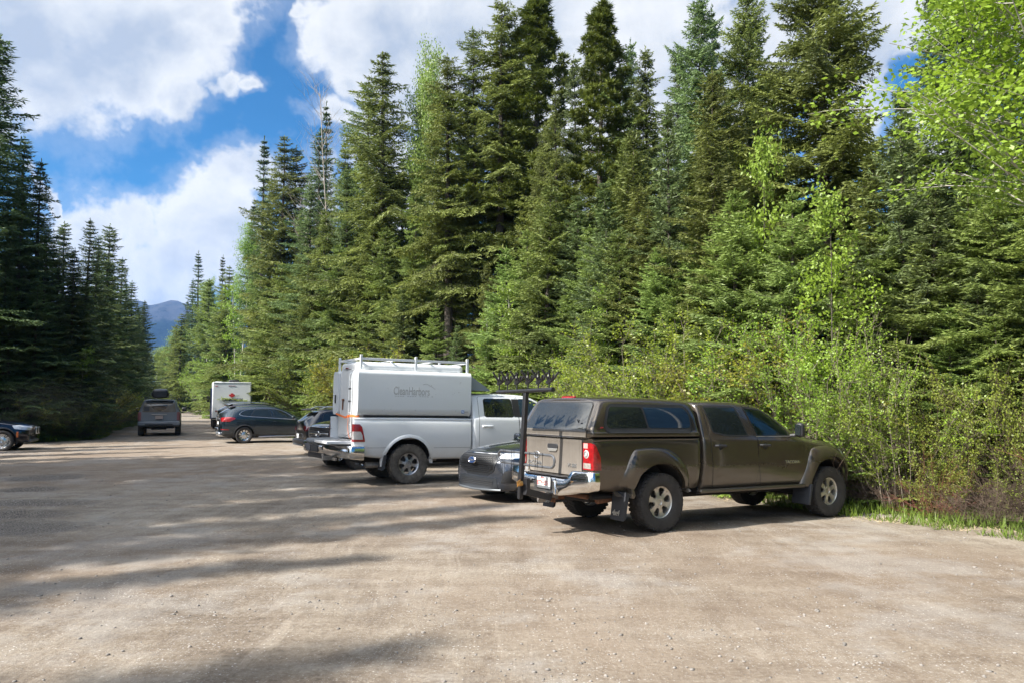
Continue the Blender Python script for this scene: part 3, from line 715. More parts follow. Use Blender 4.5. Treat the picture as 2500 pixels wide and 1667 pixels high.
NAMES = dict(tallA='spruce_tree', tallB='spruce_tree', tallC='spruce_tree', tallD='spruce_tree', dark='spruce_tree', darkN='spruce_tree', big='spruce_tree', bigB='spruce_tree', pine='pine_tree',
             youngA='young_spruce', youngB='young_spruce', youngC='young_spruce', youngD='young_spruce', poplar='poplar_tree', aspen='poplar_tree', sapling='poplar_sapling',
             saplingB='poplar_sapling', birch='bare_birch_tree', willow='willow_bush', shrub='shrub', shrubR='shrub', shrubY='shrub', twigs='shrub')
CATS = dict(spruce_tree='tree', pine_tree='tree', young_spruce='tree', poplar_tree='tree', bare_birch_tree='tree', poplar_sapling='sapling', willow_bush='bush', shrub='bush')
DESC = dict(tallA='full olive-green spruce', tallB='blue-green spruce', tallC='slim olive spruce', tallD='tall bare-trunked spruce', dark='broad dark spruce', darkN='narrow dark spruce',
            big='huge wide spruce', bigB='broad blue-green spruce', pine='tufted pine', youngA='young light green spruce', youngB='young blue-green spruce',
            youngC='small light green spruce', youngD='mid-sized green spruce', poplar='pale leafy poplar', aspen='bright green leafy poplar', sapling='slender leafy poplar sapling',
            saplingB='large-leaved poplar sapling', birch='bare leafless birch', willow='twiggy bright willow bush', shrub='small-leaved green bush', shrubR='red-stemmed green bush',
            shrubY='yellow-green bush', twigs='tangled brown brushwood bush')
MARKS = [(-99, 95, 'above the dark car at the left edge'), (95, 250, 'right of the dark car at the left edge'), (250, 345, 'left of the dusty grey SUV'), (345, 480, 'at the far end of the road'),
         (480, 600, 'behind the white motorhome'), (600, 700, 'behind the dark blue wagon'), (700, 780, 'behind the black SUV'), (780, 930, 'behind the rear of the white box truck'),
         (930, 1080, 'behind the middle of the white box truck'), (1080, 1220, 'behind the cab of the white box truck'), (1220, 1400, "behind the brown pickup's tailgate"),
         (1400, 1600, "behind the brown pickup's canopy windows"), (1600, 1830, "behind the brown pickup's doors"), (1830, 1960, "behind the brown pickup's hood"),
         (1960, 2150, 'just right of the brown pickup'), (2150, 2600, 'at the right edge of the photo')]
PLACED = []
# parked vehicles keep their ground clear of bushes: (x, y, heading deg, rear, front, half width)
FOOT = [(1.544, 11.64, 58, -1.4, 4.5, 1.05), (-2.67, 18.1, 61.8, -1.5, 5.3, 1.1), (2.31, 16.5, 54, -3.9, 1.1, 1.0), (-1.42, 23.9, 55, -4.8, 1.3, 1.1), (-6.2, 27.2, 62, -1.2, 3.7, 1.0), (-11.75, 34.8, 64, -1.0, 3.7, 1.0), (-13.6, 39.8, 64, -1.0, 3.8, 1.0), (-17.7, 50.5, -22, -.1, 6.8, 1.3)]
def clear_of_cars(x, y, rad):
    for cx, cy, az, a, b, hw in FOOT:
        h = R(az); dx, dy = x - cx, y - cy; u = dx * math.sin(h) + dy * math.cos(h); v = dx * math.cos(h) - dy * math.sin(h)
        if a - rad < u < b + rad and abs(v) < hw + rad: return False
    return True
def put(key, x, y, H, rot=None, wide=1.0, group=None, label=None, X=None):
    if key in ('willow', 'shrub', 'shrubR', 'shrubY', 'twigs', 'youngC', 'youngA') and not clear_of_cars(x, y, min(.42 * H * wide, .85)): return None
    (tm, cm), H0 = KINDS[key]
    rs = random.Random(int(abs(x * 977 + y * 131) * 10)); s = H / H0
    r = empty(NAMES[key], (x, y, gz(x, y) - .05), (0, 0, rs.uniform(0, 6.28) if rot is None else rot)); r.scale = (s * wide, s * wide, s)
    a = link('trunk' if 'bush' not in CATS[NAMES[key]] else 'stems', tm, r)
    if cm: b = link('crown' if 'bush' not in CATS[NAMES[key]] else 'leaves', cm, r)
    tag(r, label, CATS[NAMES[key]], group)
    PLACED.append((r, key, x, y, H, X, label)); return r
def ray_edge(X, line, b):
    """ground point seen in column X of the photograph, b metres beyond the forest edge"""
    s = (X * 1.063 - 1250) / FPX; best = None
    for (x0, y0), (x1, y1) in zip(line[:-1], line[1:]):
        den = (x1 - x0) - s * (y1 - y0)
        if abs(den) < 1e-6: continue
        t = (s * y0 - x0) / den
        if 0 <= t <= 1:
            y = y0 + t * (y1 - y0)
            if y > 2: best = y if best is None else min(best, y)
    if best is None: best = 30
    y = best + b / math.sqrt(1 + s * s); return s * y * math.cos(0), y
def top_h(X, Y, y):
    v = photo_dir(X, Y); return CAM_H + y * v.z / v.y
def hero(key, X, topY, b, wide=1.0, line=None, group=None, label=None, rot=None):
    x, y = ray_edge(X, line or EDGE_R, b)
    while key in ('willow', 'shrub', 'shrubR', 'shrubY', 'youngC', 'youngA') and b < 8 and not clear_of_cars(x, y, .8): b += .3; x, y = ray_edge(X, line or EDGE_R, b)
    H = top_h(X, topY, y)
    return put(key, x, y, max(H, 1), wide=wide, group=group, label=label, X=X, rot=rot)

if TEST:
    for k, (a, b) in KINDS.items(): print('KIND', k, len(a[0].polygons), len(a[1].polygons) if a[1] else 0)
# ------------------------------------------------------------------ the forest along the right of the lot
HR = [('darkN', 455, 577, 3, 1.25), ('dark', 425, 690, 3, 1), ('dark', 440, 640, 2, 1.1), ('dark', 475, 640, 3, 1.1), ('tallA', 520, 610, 2, 1.1), ('darkN', 505, 585, 4, .9), ('poplar', 548, 545, 4, .75), ('darkN', 597, 312, 7, 1), ('darkN', 567, 455, 7, 1), ('tallA', 642, 310, 4, 1.05),
      ('tallC', 672, 335, 7, 1), ('tallB', 700, 420, 3, 1), ('darkN', 746, 235, 12, .9), ('dark', 728, 300, 8, 1.2), ('birch', 775, 130, 9, 1.1), ('tallA', 878, 120, 4.5, 1.15), ('tallC', 836, 185, 7, 1),
      ('tallB', 800, 380, 3, 1.0), ('poplar', 985, 165, 9, .6), ('tallD', 1032, 128, 5, 1.2), ('tallD', 1100, 55, 7, 1.0), ('tallD', 1145, 0, 8, 1.3), ('darkN', 1185, 65, 12, 1.1), ('pine', 1228, -8, 10, 1.35),
      ('tallA', 1283, 200, 5, .85), ('tallB', 1332, 125, 9, .85), ('pine', 1377, 22, 7, 1.15), ('tallC', 1428, 100, 8, 1.0), ('tallB', 1466, 92, 11, .7), ('tallC', 1492, 112, 9, .9), ('tallB', 1556, 108, 8, .9),
      ('bigB', 1612, -15, 6, .85), ('darkN', 1664, 15, 11, .9), ('tallC', 1652, 150, 5, 1.3), ('big', 1730, -40, 9, .8), ('big', 1905, -190, 5.5, 1.0), ('darkN', 2110, 205, 12, .8), ('bigB', 2225, -160, 5.5, .95),
      ('tallA', 2345, -150, 7, 1.1), ('tallB', 950, 250, 9, .7), ('tallD', 1060, 200, 12, 1), ('tallD', 1200, 180, 14, 1), ('tallD', 1175, 90, 10, 1.1), ('tallD', 990, 260, 9, 1), ('tallA', 780, 330, 5, .9)]
for k, X, Y, b, w in HR: hero(k, X, Y, b + (4.5 if 560 < X < 700 else 0), w * (1.25 if k in ('tallA', 'tallB') and X < 900 else 1.0))
# middle tier and young trees at the edge
MR = [('youngD', 480, 640, 1.5, 1), ('youngA', 515, 650, 1, 1), ('youngD', 622, 560, 2.6, 1.1), ('youngA', 640, 600, .8, 1.2), ('youngD', 690, 560, .8, 1.2), ('tallA', 735, 480, 1.6, 1.1), ('youngD', 775, 560, 1.0, 1.2),
      ('tallA', 850, 430, 2.2, 1.1), ('youngA', 905, 660, 1.5, 1.0), ('youngD', 830, 600, .9, 1.2), ('youngB', 930, 655, 1.6, .9), ('youngA', 1075, 730, 1.6, .9), ('youngB', 1045, 745, 2.2, .8),
      ('youngD', 1255, 420, 2.0, 1.05), ('youngA', 1210, 520, 2.2, .9), ('youngA', 1300, 560, 1.4, 1.1), ('youngB', 1330, 450, 3, 1.05), ('youngB', 1405, 425, 2.2, .95), ('youngD', 1450, 300, 3.6, .9), ('youngA', 1370, 620, 1.6, .9),
      ('youngB', 1545, 258, 2.6, .72), ('youngD', 1500, 480, 2.2, 1), ('youngA', 1590, 540, 2.4, 1), ('youngD', 1655, 278, 2.6, 1.0), ('youngA', 1700, 430, 1.6, 1.1), ('youngB', 1620, 420, 4, .9), ('youngA', 1830, 440, 1.8, .9),
      ('youngC', 1800, 560, 1.2, 1), ('youngB', 2075, 215, 3.4, .85), ('youngB', 2148, 420, 3.0, .95), ('youngD', 2010, 360, 3.6, 1), ('youngA', 2235, 420, 3.4, 1), ('youngA', 2300, 330, 3.4, 1.0), ('youngC', 2130, 560, 2.8, 1.2),
      ('youngB', 1985, 560, 2.8, 1.1), ('youngA', 2380, 470, 3.0, 1.1), ('youngA', 1965, 620, 2.4, .9), ('youngB', 2260, 600, 2.8, 1), ('youngA', 1560, 640, 1.5, 1), ('youngD', 1750, 330, 4.5, 1)]
MR += [('youngC', 1965, 850, .5, 1.2), ('youngC', 1990, 800, .9, 1.2), ('youngC', 2090, 860, .9, 1.0), ('youngA', 1720, 640, 1.6, 1.1), ('youngA', 1790, 700, 1.2, 1.1), ('youngC', 1660, 760, 1.0, 1.2), ('youngC', 1250, 790, .8, 1.1), ('youngC', 1130, 800, .7, 1.0), ('youngA', 2290, 720, 2.4, 1.1), ('youngA', 2180, 700, 2.4, 1.1), ('youngA', 1160, 560, 2.6, 1), ('youngC', 1140, 740, 1.0, 1), ('youngA', 1240, 620, 1.2, 1), ('youngB', 1285, 480, 3.2, 1), ('youngA', 1355, 520, 2.8, 1), ('youngD', 1480, 430, 3.0, 1), ('youngA', 1520, 560, 1.6, 1), ('youngA', 1640, 560, 1.4, 1.1),
       ('youngB', 1690, 520, 2.8, 1), ('youngA', 1760, 560, 2.0, 1), ('youngB', 1870, 560, 2.6, 1), ('youngA', 2040, 520, 3.2, 1), ('youngA', 2190, 560, 3.2, 1), ('youngD', 1430, 520, 1.4, 1), ('youngA', 1000, 700, 2, 1), ('youngD', 880, 520, 2.2, 1), ('youngA', 950, 600, 3, 1), ('youngD', 720, 600, .8, 1.1), ('youngA', 790, 690, .6, 1.1), ('youngA', 632, 700, 2.0, 1.0), ('youngA', 670, 720, .5, 1.1), ('youngD', 1600, 400, 3.6, 1), ('youngA', 1320, 640, .9, 1)]
for k, X, Y, b, w in MR: hero(k, X, Y, b + (4.0 if 560 < X < 700 else 0), w * 1.22)
# leafy saplings, willow and shrubs
LR = [('sapling', 1190, 640, 1.3, 1.0), ('sapling', 1112, 700, 1.6, .9), ('sapling', 1410, 640, 1.2, 1), ('saplingB', 1752, 322, 2.0, .7), ('saplingB', 1895, 445, .9, .95), ('aspen', 2510, -260, .5, 1.4), ('sapling', 545, 650, 1, 1),
      ('willow', 1545, 655, .7, 1.35), ('willow', 1430, 700, .9, 1.1), ('willow', 1345, 735, 1, 1), ('willow', 1480, 710, .6, 1.2), ('willow', 1605, 730, .7, 1.1),  ('willow', 1860, 650, .9, 1.1), ('willow', 2075, 760, 1.6, 1), ('willow', 1120, 760, .9, 1), ('willow', 1000, 770, .8, 1), ('shrubY', 870, 760, .8, 1.2), ('shrubY', 955, 770, 1.0, 1.3), ('willow', 1900, 640, .5, 1.0), ('shrubY', 1830, 700, .5, 1.3), ('willow', 2060, 760, .9, 1.2),
      ('willow', 820, 780, .6, 1.1), ('shrubY', 740, 790, .5, 1.2), ('willow', 505, 790, .6, 1.0), ('aspen', 478, 650, 2, .5), ('aspen', 395, 790, 3, .8), ('aspen', 372, 810, 6, .9)]
for k, X, Y, b, w in LR: hero(k, X, Y, b, w)
rs = random.Random(5)
def along(line, s):
    acc = 0
    for (x0, y0), (x1, y1) in zip(line[:-1], line[1:]):
        L = math.hypot(x1 - x0, y1 - y0)
        if acc + L >= s: t = (s - acc) / L; return x0 + t * (x1 - x0), y0 + t * (y1 - y0), (x1 - x0) / L, (y1 - y0) / L
        acc += L
    return x1, y1, 0, 1
# hedge of shrubs at the foot of the trees, thickest on the right
s = 2.0
while s < 62:
    x, y, tx, ty = along(EDGE_R, s); nx, ny = ty, -tx
    near = s < 17; vis = s < 10.5
    k = rs.choice(['shrub', 'shrubR', 'twigs', 'twigs', 'shrubY'] if near else ['shrub', 'shrubY', 'twigs'])
    o = rs.uniform(1.0, 1.4) if vis else rs.uniform(.6, 1.0)
    def shove(key, q, h, w):
        for _ in range(20):
            if clear_of_cars(x + nx * q, y + ny * q, min(.42 * h * w, .85)): return put(key, x + nx * q, y + ny * q, h, wide=w)
            q += .25
    shove(k, o, rs.uniform(1.1, 1.6), 1.1)
    if near and (s < 12.6 or rs.random() < .3):
        for q0, q1, h0, h1, ks in ((1.5, 2.1, 2.0, 2.6, ['shrub', 'shrubR', 'shrub', 'twigs', 'shrubY']), (2.2, 3.0, 2.4, 3.1, ['shrub', 'shrubR', 'shrub'])):
            f = 1.08 if s < 12.6 else .75
            shove(rs.choice(ks), rs.uniform(q0, q1), rs.uniform(h0, h1) * f, .85)
    s += rs.uniform(.5, .8) if near else rs.uniform(1.3, 2.4)
# forest behind: fills the depth, always below the skyline of the front trees
sky = sorted((X, Y) for k, X, Y, b, w in HR if k not in ('birch', 'poplar'))
def skyline(X):
    near = [Y for a, Y in sky if abs(a - X) < 45]
    return max(near + [200]) if near else 300
nb = 0
while nb < 150:
    X = rs.uniform(440, 2500); b = rs.uniform(6, 30) if nb % 2 else rs.uniform(3.5, 14); x, y = ray_edge(X, EDGE_R, b)
    Yt = skyline(X) + rs.uniform(70, 330)
    if 960 < X < 1230: Yt += rs.uniform(50, 200)
    H = top_h(X, Yt, y)
    if H < 5: continue
    k = rs.choice(['tallC', 'tallC', 'dark', 'darkN', 'tallB'] if b > 5 else ['tallC', 'tallB', 'tallA'])
    if 940 < X < 1240: k = 'tallD' if b < 16 else 'dark'
    put(k, x, y, min(H, 26), group='spruces deep in the forest behind the front trees', label='spruce deep in the forest, mostly hidden behind the front trees', X=X); nb += 1
# ------------------------------------------------------------------ the forest along the left
HL = [('dark', -25, 95, 3.0, 1.15), ('dark', 72, 372, 2.0, 1.0), ('dark', 28, 440, 1.0, 1.0), ('tallB', 140, 512, 4, .9), ('dark', 190, 502, 3, .9), ('tallB', 236, 515, 2.0, 1.05), ('dark', 300, 645, 3, 1.1), ('dark', 110, 560, 1, 1.1),
      ('dark', 270, 590, 1, 1), ('tallB', 165, 620, 1.0, 1.1), ('dark', 325, 690, 2, 1), ('darkN', 255, 640, 3, 1), ('dark', 215, 600, 1, 1.1), ('dark', -90, 250, 1.5, 1.1), ('dark', 60, 600, .8, 1.0), ('dark', 5, 560, .6, 1), ('dark', 135, 680, .5, 1.0), ('dark', 195, 720, .4, 1.0),
      ('dark', 245, 740, .4, 1.0), ('dark', 290, 760, .6, 1.0), ('tallA', 338, 790, 3, 1.2)]
HL += [('dark', 75, 640, .1, 1.2), ('dark', 120, 620, .6, 1.2), ('dark', 185, 640, .5, 1.2), ('dark', 230, 680, .5, 1.2), ('dark', 270, 700, .6, 1.1), ('dark', 300, 730, .5, 1.1), ('dark', 170, 700, 1.2, 1.2), ('dark', 45, 560, 1.2, 1.2), ('tallB', 250, 600, 1.2, 1.1), ('tallA', 205, 760, .1, 1.2), ('tallA', 265, 790, .1, 1.2), ('tallA', 120, 790, .1, 1.2), ('dark', 90, 520, .5, 1), ('dark', 160, 570, .6, 1), ('dark', 210, 540, 1.2, 1), ('dark', 40, 330, 4, 1), ('dark', 310, 720, .8, 1), ('dark', 280, 650, 1.0, 1), ('dark', 20, 660, .2, 1), ('dark', 100, 700, .3, 1), ('dark', 150, 740, .3, 1), ('dark', 330, 780, .6, 1), ('dark', 60, 740, .2, 1)]
for k, X, Y, b, w in HL: hero(k, X, Y, b, w * 1.4, line=EDGE_L)
for k, X, Y, b, w in [('sapling', 178, 790, .2, 1.3), ('shrubY', 205, 860, .3, 1.6), ('willow', 235, 850, .5, 1.3), ('shrub', 155, 900, .2, 1.5), ('shrub', 120, 905, .3, 1.4), ('shrub', 262, 905, .2, 1.6), ('shrub', 185, 930, .0, 1.4), ('shrub', 240, 930, .0, 1.5), ('shrub', 60, 860, 1, 1.5), ('shrub', 285, 915, .3, 1.5)]:
    hero(k, X, Y, b, w, line=EDGE_L)
for i in range(26):
    X = rs.uniform(-60, 335); b = rs.uniform(5, 22); x, y = ray_edge(X, EDGE_L, b)
    H = min(top_h(X, 700 - (X < 90) * 150 + rs.uniform(-20, 60), y), 22)
    put('dark', x, y, H, group='spruces deep in the left forest', label='dark spruce deep in the left forest, mostly hidden behind the front trees', X=X)
# trees on the left beside and behind the camera: only their shadows reach the picture
OUT = [(12.6, 8.6), (14.2, 10.6), (15.2, 7.6), (11.4, 9.6), (13.6, 4.4), (14.2, 1.8), (16.0, -.5), (12.8, 6.2), (14.5, 1.5), (16.5, -1.0), (18.5, -4.0), (21, -7), (22.5, -11), (25, -14), (17.5, 3.5), (20, 1), (23, -3), (25, -7), (28, -11), (12.5, -24), (7, -26), (2, -25), (-3, -27), (-8, -25), (17, -22), (21, -19), (-13, -22), (4, -30), (-5, -31), (28, -4)]
for i, (x, y) in enumerate(OUT):
    put(['dark', 'tallA', 'tallB'][i % 3], x, y, 13 + (i * 7) % 6, wide=1.3, group='spruces around the lot outside the photo', label='spruce standing outside the photo, seen only as a reflection')
SH = [(-20.2, -4.7, 20.3), (-21.5, -8.5, 19), (-20.0, -2.6, 14.5), (-19.3, -.6, 18.5), (-19.6, 1.4, 20.5), (-19.4, 3.2, 20), (-19.8, 5.0, 22), (-20.0, 6.8, 21.5), (-20.4, 8.7, 23), (-20.6, 10.4, 20), (-20.9, 12.2, 22.5), (-21.2, 14.0, 19), (-21.4, 15.8, 21), (-21.8, 17.6, 14),
      (-22.2, 19.8, 12), (-23.2, 22, 11.5), (-24.0, 24.5, 13), (-25.0, 26.5, 12), (-24, 2, 22), (-24.5, 7, 24), (-25, 12, 25), (-25, 16, 24), (-24.5, -4, 20), (-25.5, 33, 15)]
for x, y, H in SH:
    put('dark', x, y, H, wide=1.0, group='spruces left of the camera', label='tall dark spruce standing left of the camera outside the photo')
for X, top, y, k in [(338, 800, 150, 'tallA'), (352, 812, 190, 'poplar'), (366, 806, 210, 'poplar'), (380, 790, 175, 'tallA'), (392, 770, 150, 'poplar'), (400, 745, 130, 'tallA'), (345, 830, 240, 'tallA'), (374, 820, 240, 'tallA'), (412, 720, 120, 'tallA'), (330, 815, 125, 'tallA'), (360, 835, 260, 'poplar'), (388, 815, 250, 'tallA'), (405, 790, 180, 'dark')]:
    x = (X * 1.063 - 1250) / FPX * y; put(k, x, y, top_h(X, top, y), wide=1.5, X=X)
# labels that single each tree out: rank it among its likes behind the same landmark
def finish_labels():
    groups = {}
    for r, key, x, y, H, X, lab in PLACED:
        if lab: continue
        X = X if X is not None else ((x / y) * FPX + 1250) / 1.063
        m = next((t for a, b, t in MARKS if a <= X < b), None)
        if m is None: m = 'outside the left of the photo' if X < 0 else 'outside the right of the photo'
        groups.setdefault((DESC[key], m), []).append((X, r))
    num = ['first', 'second', 'third', 'fourth', 'fifth', 'sixth', 'seventh', 'eighth', 'ninth', 'tenth', 'eleventh', 'twelfth']
    for (d, m), L in groups.items():
        L.sort(key=lambda q: q[0])
        for i, (X, r) in enumerate(L):
            pre = '' if len(L) == 1 else (num[i] if i < 12 else f'number {i + 1}') + ' from left, '
            r['label'] = f'{pre}{d} {m}'
    for r, key, *_ in PLACED:
        if 'group' not in r: r['group'] = {'tree': 'trees of the forest edge', 'bush': 'bushes along the forest edge', 'sapling': 'saplings along the forest edge'}[r['category']]
finish_labels()

# ------------------------------------------------------------------ grass and herbs
def grass():
    rs = np.random.RandomState(8); P = []; 
    n = 60000
    L = np.cumsum([0] + [math.hypot(b[0] - a[0], b[1] - a[1]) for a, b in zip(EDGE_R[:-1], EDGE_R[1:])])
    s = rs.rand(n) ** 1.3 * 55; off = rs.uniform(-.15, 2.2, n) ** 1 
    pts = np.array([along(EDGE_R, q) for q in s]); x = pts[:, 0] + pts[:, 3] * off; y = pts[:, 1] - pts[:, 2] * off
    keep = (vnoise(x * 2.2, y * 2.2) + .25 * rs.rand(n) > .38 - .2 * (off > .4)) & (y > 3)
    x = x[keep]; y = y[keep]; n = len(x)
    p = np.stack([x, y, height(x, y) - .01], 1); d = nrm(rs.normal(0, .35, (n, 3)) + np.array([0, 0, 1.])); l = rs.uniform(.05, .22, n) * (.7 + .6 * vnoise(x * 1.5, y * 1.5))
    V = kites(p, d, l, l * .055 + .008, rs, mid=.3)
    T = rs.uniform(.1, .9, n) * .8 + .15
    o = link('grass', np_mesh('grass', V, quadF(n), M_GRASS, attrs={'tint': T})); tag(o, 'strip of green grass at the foot of the right-hand forest', 'grass', kind='stuff')
    # pale dry grass along the very edge
    n = 16000; s = rs.rand(n) ** 1.3 * 50; off = rs.normal(.05, .22, n); pts = np.array([along(EDGE_R, q) for q in s]); x = pts[:, 0] + pts[:, 3] * off; y = pts[:, 1] - pts[:, 2] * off
    keep = vnoise(x * 1.7 + 4, y * 1.7) > .45; x = x[keep]; y = y[keep]; n = len(x)
    p = np.stack([x, y, height(x, y)], 1); d = nrm(rs.normal(0, 1, (n, 3)) + np.array([0, 0, .4])); d[:, 2] = np.abs(d[:, 2]) * .6; l = rs.uniform(.04, .16, n)
    M = simple('dry_grass_straw', (0.42, 0.34, 0.21), 0.9, var=.3)
    o = link('dry_grass', np_mesh('dry_grass', kites(p, d, l, .007 + 0 * l, rs), quadF(n), M)); tag(o, 'pale dry grass where the dirt lot meets the green verge', 'grass', kind='stuff')
    # weeds under the left trees
    n = 42000; s = 28 + rs.rand(n) * 75; off = rs.uniform(-.6, 3.5, n) - .4 * rs.rand(n); pts = np.array([along(EDGE_L, q) for q in s]); x = pts[:, 0] - pts[:, 3] * off; y = pts[:, 1] + pts[:, 2] * off
    keep = vnoise(x * .9, y * .9) + .5 * (off > .5) > .4; x = x[keep]; y = y[keep]; n = len(x)
    p = np.stack([x, y, height(x, y)], 1); d = nrm(rs.normal(0, .5, (n, 3)) + np.array([0, 0, 1.])); l = rs.uniform(.12, .6, n)
    o = link('weeds', np_mesh('weeds', kites(p, d, l, l * .16 + .01, rs, mid=.4), quadF(n), M_GRASS, attrs={'tint': rs.uniform(.2, 1, n)})); tag(o, 'weeds and low grass under the left-hand trees', 'weeds', kind='stuff')
grass()
# ------------------------------------------------------------------ vehicle materials
def glass_mat(name, tint=(0.012, 0.016, 0.016), dust=0.0, clear=0.0, sky=1.0):
    m, nt = new_mat(name)
    b = nt.add('ShaderNodeBsdfPrincipled', ins={'Base Color': (*tint, 1), 'Roughness': 0.02, 'Specular IOR Level': 0.75, 'IOR': 1.55})
    sh = b.outputs[0]
    if clear:
        t = nt.add('ShaderNodeBsdfTransparent', ins={'Color': (*[min(1, .55 + c * 12) for c in tint], 1)})
        fr = nt.add('ShaderNodeFresnel', ins={'IOR': 1.5}).outputs[0]
        g = nt.add('ShaderNodeBsdfGlossy', ins={'Roughness': 0.01})
        mx = nt.add('ShaderNodeMixShader', ins={0: clear, 1: sh, 2: t.outputs[0]})
        sh = nt.add('ShaderNodeMixShader', ins={0: fr, 1: mx.outputs[0], 2: g.outputs[0]}).outputs[0]
    if dust:
        tc = nt.add('ShaderNodeTexCoord').outputs['Object']
        n = nt.noise(tc, 3.0, 6, 0.7); n2 = nt.noise(tc, 60, 3, 0.7)
        f = nt.math('MULTIPLY', nt.math('ADD', nt.math('MULTIPLY', n, 1.2), nt.math('MULTIPLY', n2, .3)), dust, clamp=True)
        d = nt.add('ShaderNodeBsdfDiffuse', ins={'Color': (0.34, 0.29, 0.24, 1)})
        sh = nt.add('ShaderNodeMixShader', ins={0: f, 1: sh, 2: d.outputs[0]}).outputs[0]
    finish(nt, sh); return m
G_DARK = glass_mat('tinted_glass'); G_DUSTY = glass_mat('dusty_tinted_glass', dust=.07); G_CLEAR = glass_mat('clear_window_glass', (0.02, 0.035, 0.03), clear=0.82)
M_BLACK = simple('black_plastic', (0.022, 0.022, 0.024), 0.5, var=.3); M_RUB = simple('black_rubber_seal', (0.012, 0.012, 0.013), 0.6)
M_UNDER = simple('dark_underbody', (0.018, 0.016, 0.014), 0.9); M_CHROME = simple('chrome_plating', (0.78, 0.77, 0.75), 0.13, 1.0, var=.12, vscale=4)
M_TYRE = simple('tyre_rubber', (0.035, 0.032, 0.030), 0.85, var=.45, vscale=7, bump=.3, bscale=90); M_TYRE_MUD = simple('dusty_tyre_rubber', (0.085, 0.075, 0.064), 0.95, var=.6, vscale=10, bump=.4, bscale=90)
M_ALLOY = simple('silver_alloy', (0.52, 0.50, 0.46), 0.36, 0.75, var=.2, vscale=6); M_ALLOY_GREY = simple('grey_alloy', (0.36, 0.36, 0.37), 0.38, 0.8, var=.2); M_ALLOY_BRIGHT = simple('machined_alloy', (0.70, 0.70, 0.70), 0.25, 0.9)
M_DISC = simple('brake_disc', (0.06, 0.055, 0.05), 0.6, 0.5); M_RED = simple('red_lens', (0.26, 0.010, 0.012), 0.12, coat=1.0, var=.4, vscale=22); M_WLENS = simple('clear_lens', (0.45, 0.43, 0.42), 0.15, coat=1.0, var=.2, vscale=18)
M_ORANGE = simple('orange_lens', (0.75, 0.16, 0.02), 0.2, coat=1.0); M_STEEL = simple('worn_steel', (0.30, 0.28, 0.26), 0.5, .7, var=.4, vscale=9); M_RUST = simple('rusty_steel', (0.16, 0.075, 0.04), 0.85, .2, var=.5, vscale=14)
M_BLKPC = simple('black_powder_coat', (0.018, 0.018, 0.02), 0.38, var=.3, vscale=8); M_WHITE = simple('white_plate', (0.75, 0.75, 0.73), 0.5); M_LETR = simple('red_letters', (0.5, .03, .03), .5)
M_LETK = simple('dark_letters', (0.02, 0.022, 0.03), .5); M_SATIN = simple('satin_silver_trim', (0.62, 0.63, 0.65), 0.28, .9); M_HEAD = simple('headlamp_lens', (0.55, 0.57, 0.60), 0.08, .3, coat=1.0, var=.35, vscale=14)
M_SEAT = simple('seat_fabric', (0.05, 0.05, 0.05), 0.9); M_BLUESEAT = simple('blue_dashboard', (0.03, 0.12, 0.16), 0.5)

